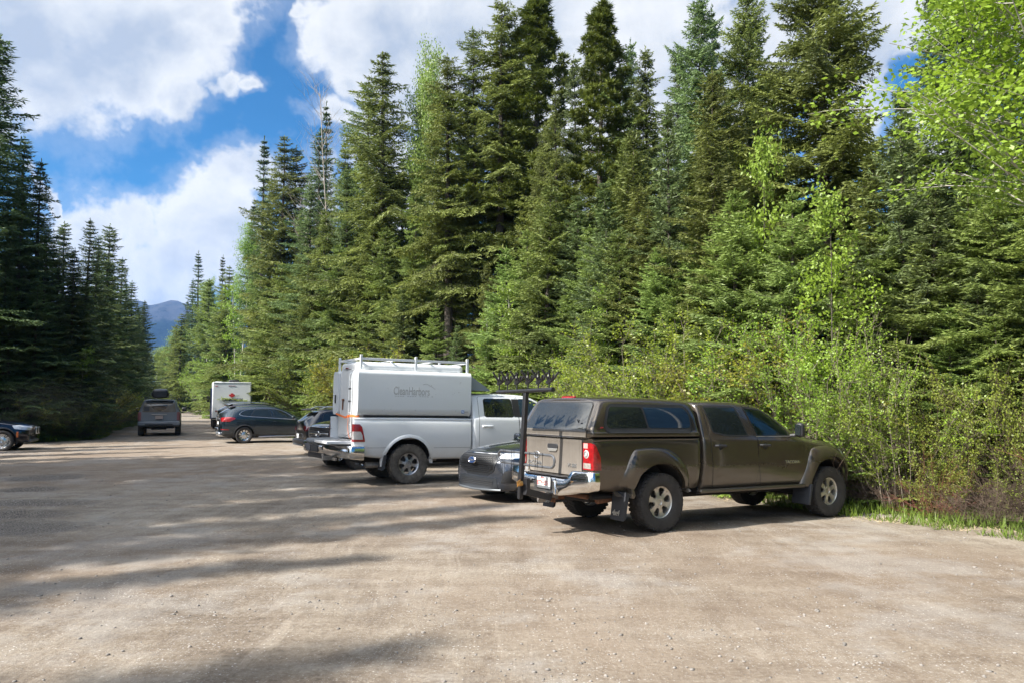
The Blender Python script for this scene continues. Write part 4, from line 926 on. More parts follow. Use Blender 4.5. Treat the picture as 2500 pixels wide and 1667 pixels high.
# ------------------------------------------------------------------ geometry helpers for vehicles
def bm_of(me): bm = bmesh.new(); bm.from_mesh(me); return bm
def eval_mesh(o):
    dg = bpy.context.evaluated_depsgraph_get(); return bpy.data.meshes.new_from_object(o.evaluated_get(dg))
def loft(rows, bow=None, levels=2, extra=None, crease=(), ends=0.0):
    """control rows -> smooth closed shell. row = (x, zbottom, ysill, ymax, zmax, ybelt, zbelt, ytop, ztopedge, ztopcentre[, dxtop])"""
    vs = []; fs = []; K = None
    for r in rows:
        x, zb, ys, ym, zm, yb, zbl, yt, zte, ztc = r[:10]; dxt = r[10] if len(r) > 10 else 0.0
        L = [(0, zb), (ys - .10, zb), (ys, zb + .03), ((ys * .35 + ym * .65), zb * .55 + zm * .45), (ym, zm), (yb * .5 + ym * .5 + .004, zm * .4 + zbl * .6), (yb, zbl - .02), (yb - .025, zbl + .015),
             ((yb - .025) * .5 + yt * .5 + .012, zbl * .5 + zte * .5), (yt, zte), (yt - .09, zte * .35 + ztc * .65), (yt * .45, ztc - .01), (0, ztc)]
        zlo, zhi = zbl, ztc; K = len(L); ring = []
        for (y, z) in L:
            dx = dxt * min(max((z - zlo) / max(zhi - zlo, .01), 0), 1) if dxt else 0
            ring.append((x + dx, y, z))
        for (xx, y, z) in ring: vs.append([xx, y, z])
        for (xx, y, z) in ring[1:-1][::-1]: vs.append([xx, -y, z])
    n = 2 * K - 2
    for i in range(len(rows) - 1):
        for k in range(n):
            a, b = i * n + k, i * n + (k + 1) % n
            fs.append((a, b, b + n, a + n))
    for i, flip in ((0, 1), (len(rows) - 1, 0)):
        for k in range(K - 1):
            m = lambda q: i * n + ((n - q) % n)
            if k == 0: f = [i * n, i * n + 1, m(1)]
            elif k == K - 2: f = [i * n + k, i * n + k + 1, m(k)]
            else: f = [i * n + k, i * n + k + 1, m(k + 1), m(k)]
            fs.append(tuple(f[::-1] if flip else f))
    if bow:
        for v in vs: v[0] += bow(v[0], v[1], v[2])
    me = bpy.data.meshes.new('shell'); me.from_pydata(vs, [], fs)
    bm = bm_of(me); bmesh.ops.recalc_face_normals(bm, faces=bm.faces)
    cl = bm.edges.layers.float.new('crease_edge'); bm.verts.ensure_lookup_table()
    for e in bm.edges:
        a, b = e.verts[0].index, e.verts[1].index; ra, rb = a // n, b // n; ka, kb = a % n, b % n
        if ra == rb and ra in (0, len(rows) - 1) and ends: e[cl] = ends
        if ra != rb:
            kk = ka if ka < K else n - ka
            for c, w in crease:
                if kk == c: e[cl] = w
        if ra == rb:
            for c, w in (extra or ()):
                if ra == c: e[cl] = w
    for f in bm.faces: f.smooth = True
    bm.to_mesh(me); bm.free()
    o = bpy.data.objects.new('tmp', me); COL.objects.link(o); md = o.modifiers.new('s', 'SUBSURF'); md.levels = md.render_levels = levels
    res = eval_mesh(o); bpy.data.objects.remove(o); return res
def cut(me, cutters, mats):
    """boolean-subtract closed meshes; the cut faces take the cutter's material"""
    o = bpy.data.objects.new('tmp', me); COL.objects.link(o); me.materials.clear()
    for m in mats: me.materials.append(m)
    cs = []
    for c in cutters:
        c.materials.clear()
        for m in mats: c.materials.append(m)
        c.polygons.foreach_set('material_index', [1] * len(c.polygons))
        co = bpy.data.objects.new('cut', c); COL.objects.link(co); cs.append(co)
        b = o.modifiers.new('b', 'BOOLEAN'); b.operation = 'DIFFERENCE'; b.solver = 'EXACT'; b.object = co
    res = eval_mesh(o); bpy.data.objects.remove(o)
    for c in cs: bpy.data.objects.remove(c)
    bm = bm_of(res)
    for f in bm.faces: f.smooth = f.material_index == 0
    for e in bm.edges:
        if len(e.link_faces) == 2 and (e.link_faces[0].material_index != e.link_faces[1].material_index or e.calc_face_angle(0) > R(50)): e.smooth = False
    bm.to_mesh(res); bm.free(); return res
def cyl_mesh(x, z, r, y0, y1, n=40, flat=None):
    """wheel-arch cutter; flat: height above which the arch is squared off"""
    mb = MB(); pts = []
    for k in range(n):
        a = 2 * math.pi * k / n; zz = z + r * math.sin(a)
        pts.append((x + r * math.cos(a), min(zz, flat) if flat else zz))
    mb.prism(pts, y0, y1); me = bpy.data.meshes.new('c'); me.from_pydata(mb.v, [], mb.f)
    bm = bm_of(me); bmesh.ops.recalc_face_normals(bm, faces=bm.faces); bm.to_mesh(me); bm.free(); return me
def prism_mesh(poly, y0, y1, plane='xz'):
    mb = MB(); mb.prism(poly, y0, y1, plane); me = bpy.data.meshes.new('c'); me.from_pydata(mb.v, [], mb.f)
    bm = bm_of(me); bmesh.ops.recalc_face_normals(bm, faces=bm.faces); bm.to_mesh(me); bm.free(); return me
def area2(p): return sum(p[i][0] * p[(i + 1) % len(p)][1] - p[(i + 1) % len(p)][0] * p[i][1] for i in range(len(p)))
def grow(poly, w):
    """offset a convex polygon outwards by w"""
    p = [Vector(q) for q in poly]
    if area2(poly) < 0: p = p[::-1]
    n = len(p); out = []
    for i in range(n):
        a, b, c = p[i - 1], p[i], p[(i + 1) % n]
        d1 = (b - a).normalized(); d2 = (c - b).normalized(); n1 = Vector((d1.y, -d1.x)); n2 = Vector((d2.y, -d2.x))
        m = (n1 + n2); m = m / max(m.dot(n1), .2); out.append(tuple(b + m * w))
    return out
def rnd(poly, r, seg=4):
    """round the corners of a convex polygon"""
    p = [Vector(q) for q in poly]
    if area2(poly) < 0: p = p[::-1]
    n = len(p); out = []
    for i in range(n):
        a, b, c = p[i - 1], p[i], p[(i + 1) % n]; u = (a - b); v = (c - b)
        rr = min(r, u.length * .45, v.length * .45); s = b + u.normalized() * rr; e = b + v.normalized() * rr
        for k in range(seg + 1):
            t = k / seg; out.append(tuple(s * (1 - t) ** 2 + b * 2 * t * (1 - t) + e * t ** 2))
    return out
def patch(src, poly, plane, sign, off, mat, name, parent, smooth=True, minn=0.12, extra=None, thick=0.0):
    """piece of a body shell inside a convex outline, lifted off it by `off`. plane 'xz': side (sign -1 right, +1 left); 'yz': ends (sign -1 rear, +1 front); 'xy': top"""
    bm = src.copy(); bm.normal_update(); ax = {'xz': 1, 'yz': 0, 'xy': 2}[plane]; u, v = {'xz': (0, 2), 'yz': (1, 2), 'xy': (0, 1)}[plane]
    lo = [min(q[i] for q in poly) for i in (0, 1)]; hi = [max(q[i] for q in poly) for i in (0, 1)]
    bad = []
    for f in bm.faces:
        us = [w.co[u] for w in f.verts]; vs = [w.co[v] for w in f.verts]
        if f.normal[ax] * sign < minn or max(us) < lo[0] or min(us) > hi[0] or max(vs) < lo[1] or min(vs) > hi[1]: bad.append(f)
    nrmv = {}
    bmesh.ops.delete(bm, geom=bad, context='FACES')
    p = [Vector(q) for q in poly]
    if area2(poly) < 0: p = p[::-1]
    def clip(co, no):
        if not bm.faces: return
        bmesh.ops.bisect_plane(bm, geom=bm.verts[:] + bm.edges[:] + bm.faces[:], plane_co=co, plane_no=no, clear_outer=True, dist=1e-6)
    for i in range(len(p)):
        a, b = p[i], p[(i + 1) % len(p)]; d = b - a
        if d.length < 1e-5: continue
        co = [0, 0, 0]; co[u] = a.x; co[v] = a.y; no = [0, 0, 0]; no[u] = d.y; no[v] = -d.x
        clip(co, no)
    for co, no in (extra or ()): clip(co, no)
    bm.normal_update()
    for w in bm.verts: w.co += w.normal * off
    if thick:
        ed = [e for e in bm.edges if len(e.link_faces) == 1]
        r = bmesh.ops.extrude_edge_only(bm, edges=ed)
        for w in [g for g in r['geom'] if isinstance(g, bmesh.types.BMVert)]: 
            w.co[ax] -= sign * thick
    for f in bm.faces: f.smooth = smooth
    for e in bm.edges:
        if len(e.link_faces) == 2 and e.calc_face_angle(0) > R(40): e.smooth = False
    me = bpy.data.meshes.new(name); bm.to_mesh(me); bm.free(); me.materials.append(mat)
    return link(name, me, parent)
def shell_obj(name, me, mats, parent):
    me.materials.clear()
    for m in (mats if isinstance(mats, (list, tuple)) else [mats]): me.materials.append(m)
    for p in me.polygons: p.use_smooth = True
    return link(name, me, parent)
_font = None
def text(name, s, size, mat, parent, org, xd, nd, depth=0.004, shear=0.0, sx=1.0, align='LEFT', bold=0.0):
    cu = bpy.data.curves.new('t', 'FONT'); cu.body = s; cu.size = size; cu.extrude = depth; cu.shear = shear; cu.align_x = align; cu.offset = bold
    o = bpy.data.objects.new('t', cu); COL.objects.link(o); me = eval_mesh(o); bpy.data.objects.remove(o)
    xd = Vector(xd).normalized(); nd = Vector(nd).normalized(); up = nd.cross(xd)
    M = Matrix((xd * sx, up, nd)).transposed().to_4x4(); M.translation = Vector(org); me.transform(M)
    me.materials.clear(); me.materials.append(mat); return link(name, me, parent)

# ------------------------------------------------------------------ wheels
_wc = {}
def wheel_meshes(key, Rt, Wt, Rr, n, hole, rim_mat, tyre_mat, lugs=6, blocks=0, dish=0.05, cap_mat=None, hubr=.18):
    if key in _wc: return _wc[key]
    mb = MB(); h = Wt / 2
    prof = [(Rr * .96, -h * .82), (Rr * 1.03, -h * .95), (Rt * .80, -h * 1.04), (Rt * .93, -h * 1.0), (Rt * .985, -h * .86), (Rt, -h * .6), (Rt, 0), (Rt, h * .6), (Rt * .985, h * .86), (Rt * .93, h * 1.0), (Rt * .80, h * 1.04), (Rr * 1.10, h * .97), (Rr * 1.03, h * .92), (Rr * .96, h * .80)]
    if blocks: prof = [(r * (.985 if r > Rt * .97 else 1), a) for r, a in prof]
    mb.lathe(prof, n=64, axis='Y', close=True)
    if blocks:
        for k in range(blocks):
            a = 2 * math.pi * k / blocks
            for j, (w0, w1, da) in enumerate(((-.98, -.52, 0), (-.44, -.05, .5), (.05, .44, 0), (.52, .98, .5))):
                aa = a + da * 2 * math.pi / blocks; c = (w0 + w1) / 2 * h
                rot = Matrix.Rotation(-aa, 3, 'Y'); ctr = Vector((Rt * .985, c, 0)); ctr.rotate(rot)
                sh = Matrix.Rotation((.35 if j % 2 else -.35) * 0.6, 3, 'X')
                mb.box(ctr, (Rt * .034, (w1 - w0) * h, 2 * math.pi * Rt / blocks * .62), rot @ sh)
            for sd in (-1, 1):     # shoulder lugs
                rot = Matrix.Rotation(-a, 3, 'Y'); ctr = Vector((Rt * .95, sd * h * .99, 0)); ctr.rotate(rot)
                mb.box(ctr, (Rt * .06, h * .07, 2 * math.pi * Rt / blocks * .5), rot)
    def mk(mb_, nm, mats, sm=True):
        o = mb_.build(nm, mats, smooth=sm, angle=30); me = o.data; bpy.data.objects.remove(o); return me
    ty = mk(mb, 'tyre', tyre_mat)
    # rim: polar grid with openings, dished, given thickness
    NA, NR = 144, 22; vs = []; fs = []
    face = h * .62
    def dz(q): return face - dish * math.exp(-((q - .62) / .30) ** 2) * .55 + (0.012 if q > .95 else 0) - (dish * .35 if q < hubr else 0)
    for i in range(NR + 1):
        q = (.02 + .98 * i / NR)
        for k in range(NA):
            a = 2 * math.pi * k / NA; vs.append((q * Rr * math.cos(a), dz(q), q * Rr * math.sin(a)))
    for i in range(NR):
        q = .02 + .98 * (i + .5) / NR
        for k in range(NA):
            a = (k + .5) / NA * n % 1.0 - .5
            if hole(q, a): continue
            fs.append((i * NA + k, i * NA + (k + 1) % NA, (i + 1) * NA + (k + 1) % NA, (i + 1) * NA + k))
    me = bpy.data.meshes.new('rim'); me.from_pydata(vs, [], fs); bm = bm_of(me)
    bmesh.ops.delete(bm, geom=[v for v in bm.verts if not v.link_faces], context='VERTS')
    bmesh.ops.recalc_face_normals(bm, faces=bm.faces)
    g = bmesh.ops.extrude_face_region(bm, geom=bm.faces[:])
    for v in [e for e in g['geom'] if isinstance(e, bmesh.types.BMVert)]: v.co.y -= .028
    bmesh.ops.recalc_face_normals(bm, faces=bm.faces)
    for f in bm.faces: f.smooth = True
    for e in bm.edges:
        if len(e.link_faces) == 2 and e.calc_face_angle(0) > R(45): e.smooth = False
    bm.to_mesh(me); bm.free(); me.materials.append(rim_mat)
    tmp = link('t', me); mb = MB()
    mb.lathe([(Rr * 1.0, face + .012), (Rr * 1.035, face + .016), (Rr * 1.045, face - .01), (Rr * .97, face - .03), (Rr * .90, -h * .6), (Rr * .96, -h * .85)], n=64)
    mb.lathe([(0.001, face - .01), (Rr * hubr * .75, face - .012), (Rr * hubr * .8, face - .05)], n=24)
    for k in range(lugs):
        a = 2 * math.pi * (k + .5) / lugs; r = Rr * hubr * 1.45
        mb.lathe([(.001, face - .002), (.009, face - .002), (.011, face - .05)], c=(r * math.cos(a), 0, r * math.sin(a)), n=6)
    o2 = mb.build('t2', rim_mat); m2 = o2.data
    bm = bm_of(me); bm.from_mesh(m2); bm.to_mesh(me); bm.free(); bpy.data.objects.remove(tmp); bpy.data.objects.remove(o2)
    mb = MB(); mb.lathe([(.001, h * .05), (Rr * .72, h * .05), (Rr * .72, -h * .1), (Rr * .5, -h * .3), (.06, -h * 1.2), (.001, -h * 1.2)], n=40)
    mb.box((Rr * .55, h * .0, 0), (Rr * .3, h * .5, Rr * .55))
    br = mk(mb, 'brake', M_DISC)
    _wc[key] = (ty, me, br); return _wc[key]
def put_wheel(meshes, parent, x, y, r, steer=0, spin=0.0):
    ty, rim, br = meshes
    w = link('wheel', br, parent); w.location = (x, y, r); w.rotation_euler = (0, spin if y > 0 else -spin, steer + (0 if y > 0 else math.pi))
    t = link('tyre', ty, w); t2 = link('rim', rim, w); return w
def vehicle(name, label, cat, pose, group=None):
    X, Y, az, pitch = pose[:4]; z = pose[4] if len(pose) > 4 else gz(X, Y)
    r = empty(name, (X, Y, z), (0, R(pitch), R(90 - az))); tag(r, label, cat, group); return r
def both(fn):
    for s in (-1, 1): fn(s)
def mir(poly, s): return poly
# ------------------------------------------------------------------ brown double-cab pickup with canopy
P_BROWN = paint('dusty_brown_paint', (0.060, 0.048, 0.036), 0.5, 0.22, 0.42, (0.20, 0.165, 0.125), 1.05, 0.35)
P_BROWN_REAR = paint('dusty_brown_rear_paint', (0.085, 0.073, 0.060), 0.2, 0.5, 0.62, (0.29, 0.255, 0.22), 1.6, 0.6, streak=.5, coat=.5)
def ribbon_sweep(path, prof, mb):
    """path: list of (point, outward normal (x,y)); prof: list of (out, z) per station or shared"""
    n = None; vs = []; fs = []
    for i, (p, nv) in enumerate(path):
        pr = prof(i) if callable(prof) else prof; n = len(pr)
        for o, z in pr: vs.append((p[0] + nv[0] * o, p[1] + nv[1] * o, z))
    for i in range(len(path) - 1):
        for k in range(n):
            a, b = i * n + k, i * n + (k + 1) % n; fs.append((a, b, b + n, a + n))
    fs.append(tuple(range(n))); fs.append(tuple((len(path) - 1) * n + k for k in reversed(range(n))))
    mb._add(vs, fs); return mb
def arch_flare(parent, mat, cx, cz, inner, outer, yb, bulge, name='fender_flare', side=-1):
    """bulging wheel-arch flare between two outlines given in the side plane"""
    vs = []; fs = []; n = len(inner); m = 6
    for i in range(n):
        for j in range(m):
            t = j / (m - 1); u = inner[i][0] * (1 - t) + outer[i][0] * t; v = inner[i][1] * (1 - t) + outer[i][1] * t
            out = bulge * (math.cos(t * math.pi / 2) ** .7) * (1 if 0 < i < n - 1 else .75)
            vs.append((u, side * (yb(u, v) + out), v))
        vs.append((inner[i][0], side * (yb(*inner[i]) + bulge - .05), inner[i][1] + 0.006))
        vs.append((outer[i][0], side * (yb(*outer[i]) - .03), outer[i][1]))
    w = m + 2
    for i in range(n - 1):
        seq = [m] + list(range(m)) + [m + 1]
        for a, b in zip(seq[:-1], seq[1:]): fs.append((i * w + a, i * w + b, (i + 1) * w + b, (i + 1) * w + a))
    mb = MB(); mb._add(vs, fs); return mb.build(name, mat, parent, angle=60)
def smooth_poly(pts, k=4):
    """Catmull-Rom through open points"""
    P = [Vector(p) for p in pts]; out = []
    for i in range(len(P) - 1):
        a, b, c, d = P[max(i - 1, 0)], P[i], P[i + 1], P[min(i + 2, len(P) - 1)]
        for j in range(k):
            t = j / k; out.append(tuple(.5 * ((2 * b) + (c - a) * t + (2 * a - 5 * b + 4 * c - d) * t * t + (3 * b - a - 3 * c + d) * t ** 3)))
    out.append(tuple(P[-1])); return out
def side_ray(bvh, side):
    def f(x, z):
        h = bvh.ray_cast(Vector((x, side * 3, z)), Vector((0, -side, 0)))
        return abs(h[0].y) if h[0] else .86
    return f
HX = [((-.4, 0, 0), (1, 0, 0)), ((0, 0, 1.262), (0, 0, -1))]
def tacoma():
    V = vehicle('pickup_truck', 'dusty brown double-cab pickup with matching canopy, nearest of the parked vehicles', 'pickup truck', (1.544, 11.64, 58.0, 1.0, gz(1.9, 11.4) + .02))
    # --- bed
    rows = [(-1.16, .62, .78, .86, .85, .86, 1.18, .84, 1.245, 1.25), (-1.10, .58, .80, .875, .85, .875, 1.20, .86, 1.25, 1.255), (-.8, .52, .80, .885, .85, .885, 1.21, .87, 1.25, 1.255), (0, .52, .80, .89, .85, .885, 1.21, .87, 1.25, 1.255),
            (.6, .52, .80, .885, .85, .88, 1.21, .865, 1.25, 1.255), (.775, .52, .80, .88, .85, .875, 1.21, .86, 1.25, 1.255)]
    me = loft(rows, lambda x, y, z: -.035 * (1 - (y / .86) ** 2) * (x < -1), ends=.55, crease=((2, .5), (4, .55)), extra=())
    bed_full = bm_of(me); bvb = BVHTree.FromBMesh(bed_full)
    bed = cut(me.copy(), [cyl_mesh(0, .43, .475, -1.1, -.52, flat=.90), cyl_mesh(0, .43, .475, .52, 1.1, flat=.90)], [P_BROWN, M_UNDER]); link('bed', bed, V)
    # --- cab with hood and nose
    rows = [(.815, .50, .80, .86, .85, .85, 1.24, .68, 1.70, 1.745), (.86, .50, .82, .885, .85, .875, 1.24, .72, 1.725, 1.775), (1.2, .50, .82, .895, .85, .885, 1.24, .735, 1.735, 1.79), (1.8, .50, .82, .895, .85, .885, 1.23, .73, 1.73, 1.785),
            (2.12, .50, .82, .895, .85, .885, 1.22, .705, 1.69, 1.745), (2.42, .50, .82, .895, .85, .885, 1.22, .72, 1.555, 1.60), (2.70, .50, .82, .895, .85, .885, 1.21, .76, 1.39, 1.43), (2.93, .50, .82, .895, .86, .885, 1.195, .79, 1.25, 1.285),
            (3.05, .51, .82, .895, .86, .885, 1.17, .76, 1.215, 1.255), (3.4, .52, .82, .895, .86, .875, 1.13, .74, 1.185, 1.235), (3.75, .52, .82, .885, .85, .86, 1.08, .70, 1.14, 1.19), (3.95, .50, .80, .86, .80, .83, 1.01, .66, 1.07, 1.11),
            (4.03, .47, .74, .82, .76, .78, .93, .60, .99, 1.03), (4.06, .47, .66, .74, .74, .70, .85, .50, .90, .95)]
    def bow(x, y, z):
        t = min(max((x - 3.3) / .75, 0), 1); return .30 * t * (1 - (abs(y) / .88) ** 2.2) - (.05 * (abs(y) < .5) if 2 > 3 else 0) + (.10 * (1 - (y / .8) ** 2) if 2.1 < x < 3.0 and z > 1.3 else 0)
    me = loft(rows, bow, ends=.4, crease=((2, .5), (4, .55), (6, .35)))
    cab_full = bm_of(me); bvc = BVHTree.FromBMesh(cab_full)
    WF = [(1.76, 1.685), (2.14, 1.655), (2.40, 1.53), (2.60, 1.38), (2.66, 1.265), (1.93, 1.265)]
    WRr = [(.94, 1.685), (1.56, 1.69), (1.73, 1.275), (1.30, 1.275), (1.03, 1.325)]
    cab = cut(me.copy(), [cyl_mesh(3.57, .42, .475, -1.1, -.50, flat=.91), cyl_mesh(3.57, .42, .475, .50, 1.1, flat=.91), prism_mesh(grow(WF, -.012), -1.1, 1.1), prism_mesh(grow(WRr, -.012), -1.1, 1.1)], [P_BROWN, M_UNDER]); link('cab', cab, V)
    yR = {s: side_ray(bvc, s) for s in (-1, 1)}; yB = {s: side_ray(bvb, s) for s in (-1, 1)}
    # --- chassis
    mb = MB(); mb.box((1.6, 0, .46), (5.0, .9, .16)); mb.box((0, 0, .40), (.16, 1.4, .14)); mb.box((3.5, 0, .36), (.3, 1.3, .14)); mb.box((1.9, 0, .50), (2.2, 1.5, .10)); mb.box((.1, 0, .62), (1.7, 1.0, .2)); mb.tube([(-1.0, -.62, .47), (-.6, -.62, .47), (0.5, -.55, .45)], .035)
    mb.lathe([(.0, -.12), (.10, -.1), (.13, 0), (.10, .1), (0, .12)], (0, 0, .38), 16, 'X'); mb.build('chassis', M_UNDER, V, bevel=.02)
    mb = MB(); mb.tube([(-.88, -.60, .42), (-.55, -.58, .46), (.3, -.5, .48)], [.045, .06, .06], 12); mb.build('exhaust_pipe', M_RUST, V)
    # --- doors
    for s in (-1, 1):
        for nm, out in (('rear', [(.905, 1.735), (1.60, 1.745), (1.885, 1.22), (1.93, .86), (1.90, .56), (1.02, .545), (.985, .80), (.96, 1.10)]), ('front', [(1.62, 1.745), (2.10, 1.735), (2.45, 1.56), (2.70, 1.41), (2.965, 1.18), (2.99, .80), (2.91, .555), (1.915, .56), (1.945, .86), (1.90, 1.22)])):
            if nm == 'front': out = [(1.66, 1.73), (2.12, 1.705), (2.42, 1.57), (2.70, 1.40), (2.94, 1.19), (2.985, .80), (2.92, .555), (1.925, .56), (1.925, .86)] 
            o1 = rnd(out, .03); patch(cab_full, grow(o1, .007), 'xz', s, .0012, M_RUB, 'door_seal', V)
            WW = WRr if nm == 'rear' else WF
            d = patch(cab_full, o1, 'xz', s, .004, P_BROWN, 'door', V)
            # door shell gets its window opening
            dm = d.data; bm = bm_of(dm)
            wp = [Vector(q) for q in WW]; wp = wp if area2(WW) > 0 else wp[::-1]
            for i in range(len(wp)):
                a, b = wp[i], wp[(i + 1) % len(wp)]; e = b - a
                bmesh.ops.bisect_plane(bm, geom=bm.verts[:] + bm.edges[:] + bm.faces[:], plane_co=(a.x, 0, a.y), plane_no=(e.y, 0, -e.x), dist=1e-5)
            kill = [f for f in bm.faces if all((wp[(i + 1) % len(wp)] - wp[i]).cross(Vector((f.calc_center_median().x, f.calc_center_median().z)) - wp[i]) > -1e-6 for i in range(len(wp)))]
            bmesh.ops.delete(bm, geom=kill, context='FACES'); bm.to_mesh(dm); bm.free()
            # rubber frame: four-sided ring just outside the glass
            fr = patch(cab_full, rnd(grow(WW, .014), .05), 'xz', s, .0055, M_RUB, 'window_seal', d); bm = bm_of(fr.data)
            wi = [Vector(q) for q in grow(WW, -.010)]
            for i in range(len(wi)):
                a, b = wi[i], wi[(i + 1) % len(wi)]; e = b - a
                bmesh.ops.bisect_plane(bm, geom=bm.verts[:] + bm.edges[:] + bm.faces[:], plane_co=(a.x, 0, a.y), plane_no=(e.y, 0, -e.x), dist=1e-5)
            kill = [f for f in bm.faces if all((wi[(i + 1) % len(wi)] - wi[i]).cross(Vector((f.calc_center_median().x, f.calc_center_median().z)) - wi[i]) > -1e-6 for i in range(len(wi)))]
            bmesh.ops.delete(bm, geom=kill, context='FACES'); bm.to_mesh(fr.data); bm.free()
            g = patch(cab_full, rnd(grow(WW, .004), .04), 'xz', s, .0045, G_DARK if nm == 'rear' else G_CLEAR, 'window', d)
            hx = 1.12 if nm == 'rear' else 2.05; y = yR[s](hx, 1.12)
            mb = MB(); mb.tube([(hx - .11, s * (y + .012), 1.135), (hx - .085, s * (y + .038), 1.135), (hx + .085, s * (y + .038), 1.13), (hx + .11, s * (y + .012), 1.13)], [.016, .019, .019, .016], 8)
            mb.lathe([(.001, y + .004), (.045, y + .004)], (hx + .02, 0, 1.115), 16) if s > 0 else mb.lathe([(.001, -y - .006), (.05, -y - .006)], (hx + .02, 0, 1.11), 16)
            mb.build('door_handle', M_BLACK, d, bevel=0)
        # chrome-bright lower window strips
        patch(cab_full, [(1.90, 1.262), (2.68, 1.262), (2.68, 1.252), (1.90, 1.252)], 'xz', s, .008, M_STEEL, 'window_strip', V)
    # interior seen through the side glass
    for y in (-.38, .38):
        mb = MB(); mb.box((1.78, y, 1.20), (.16, .48, .5), (0, R(-14), 0)); mb.box((1.70, y, 1.52), (.09, .24, .17), (0, R(-10), 0)); mb.build('seat', M_SEAT, V, bevel=.04)
    mb = MB(); mb.box((1.02, 0, 1.2), (.16, 1.3, .36), (0, R(-14), 0)); mb.box((.98, -.35, 1.45), (.08, .24, .15)); mb.box((.98, .35, 1.45), (.08, .24, .15)); mb.build('rear_seat', M_SEAT, V, bevel=.04)
    mb = MB(); mb.box((2.62, 0, 1.24), (.36, 1.4, .12), (0, R(8), 0)); mb.box((2.45, .38, 1.285), (.12, .36, .06)); mb.build('dashboard', M_BLUESEAT, V, bevel=.03)
    mb = MB(); mb.lathe([(.175, 0), (.185, .012), (.195, 0), (.185, -.012)], n=32, axis='X', close=True); mb.box((0, 0, 0), (.02, .34, .03)); mb.build('steering_wheel', M_BLACK, V, xf=Matrix.Translation((2.36, .38, 1.25)) @ Matrix.Rotation(R(-25), 4, 'Y'))
    # windscreen
    patch(cab_full, rnd([(-.70, 1.30), (.70, 1.30), (.60, 1.68), (-.60, 1.68)], .06), 'yz', 1, .003, G_DARK, 'windscreen', V, extra=[((2.1, 0, 0), (-1, 0, 0))])
    patch(cab_full, [(3.0, -.66), (3.0, .66), (4.1, .55), (4.25, 0), (4.1, -.55)], 'xy', 1, .003, P_BROWN, 'hood', V, extra=[((0, 0, 1.0), (0, 0, -1))])
    # --- flares
    for s in (-1, 1):
        inn = smooth_poly([(-.50, .46), (-.43, .70), (-.35, .86), (-.22, .915), (.08, .915), (.27, .82), (.41, .66), (.465, .50)]); ou = smooth_poly([(-.76, .50), (-.63, .82), (-.51, 1.06), (-.36, 1.115), (.02, 1.115), (.30, 1.01), (.50, .80), (.60, .53)])
        arch_flare(V, P_BROWN, 0, 0, inn, ou, yB[s], .065, side=s)
        inn = smooth_poly([(3.10, .47), (3.15, .66), (3.25, .86), (3.38, .93), (3.70, .93), (3.88, .82), (3.98, .66), (4.00, .52)]); ou = smooth_poly([(2.90, .50), (3.00, .74), (3.08, 1.0), (3.22, 1.09), (3.58, 1.10), (3.84, 1.02), (3.97, .90), (4.03, .74)])
        arch_flare(V, P_BROWN, 0, 0, inn, ou, lambda u, v: min(yR[s](min(u, 3.75), max(v, .6)), .90), .065, side=s)
        mb = MB(); mb.box((1.85, s * .86, .50), (2.25, .09, .055)); mb.build('rocker_sill', P_BROWN, V, bevel=.02)
        # mud flaps
        o = MB().prism([(-.66, .55), (-.60, .53), (-.66, .20), (-.70, .18)], s * .93, s * .66).build('mud_flap', M_RUB2, V)
        text('lettering', '4x4', .095, M_ALLOY, o, (-.703, s * .80 + .10, .245), (0, -1, 0), (-1, 0, .1), .003, shear=.2, bold=.004)
        MB().prism([(3.12, .52), (3.06, .52), (3.00, .21), (3.04, .20)], s * .93, s * .60).build('mud_flap', M_RUB2, V, bevel=.01)
        # mirror
        y = .90; mb = MB(); mb.tube([(2.68, s * .86, 1.27), (2.70, s * .95, 1.28)], .025, 8); o = mb.build('mirror_arm', M_BLACK, V)
        mb = MB(); mb.box((2.72, s * 1.01, 1.36), (.12, .14, .22), taper=(.85, .85)); m_ = mb.build('wing_mirror', M_BLACK, V, bevel=.045, seg=4)
        MB().box((2.657, s * 1.01, 1.36), (.006, .10, .16)).build('mirror_glass', G_DARK, m_, bevel=.002)
        # head lamp
        patch(cab_full, rnd([(3.86, 1.07), (4.12, 1.05), (4.12, .86), (4.02, .86), (3.93, .98)], .03), 'xz', s, .004, M_HEAD, 'headlight', V, minn=.02)
        MB().box((2.83, s * .885, 1.10), (.10, .012, .06)).build('side_marker', P_BROWN, V, bevel=.004)
    w = text('lettering', 'TACOMA', .062, M_ALLOY_BRIGHT, V, (2.50, -yR[-1](2.6, .88) - .006, .855), (1, 0, -.02), (0, -1, 0), .003, bold=.002, sx=1.25)
    w = text('lettering', 'TACOMA', .062, M_ALLOY_BRIGHT, V, (2.83, yR[1](2.6, .88) + .006, .855), (-1, 0, 0), (0, 1, 0), .003, bold=.002, sx=1.25)
    # --- canopy
    rows = [(-1.185, 1.246, .866, .872, 1.30, .864, 1.34, .735, 1.70, 1.765, .25), (-1.13, 1.244, .872, .88, 1.30, .872, 1.34, .765, 1.735, 1.795, .22), (-.9, 1.244, .876, .884, 1.30, .877, 1.34, .775, 1.75, 1.81, .18), (-.2, 1.244, .876, .884, 1.30, .877, 1.34, .775, 1.755, 1.815),
            (.45, 1.244, .874, .882, 1.30, .872, 1.34, .77, 1.745, 1.80), (.70, 1.244, .868, .876, 1.30, .866, 1.34, .75, 1.725, 1.78, -.03), (.765, 1.246, .86, .868, 1.30, .856, 1.34, .73, 1.70, 1.75, -.04)]
    me = loft(rows, lambda x, y, z: -.03 * (1 - (y / .86) ** 2) * (x < -.6) + .0, ends=.35, crease=((2, .9), (1, .9)))
    can = shell_obj('canopy', me, P_BROWN, V); cf = bm_of(me)
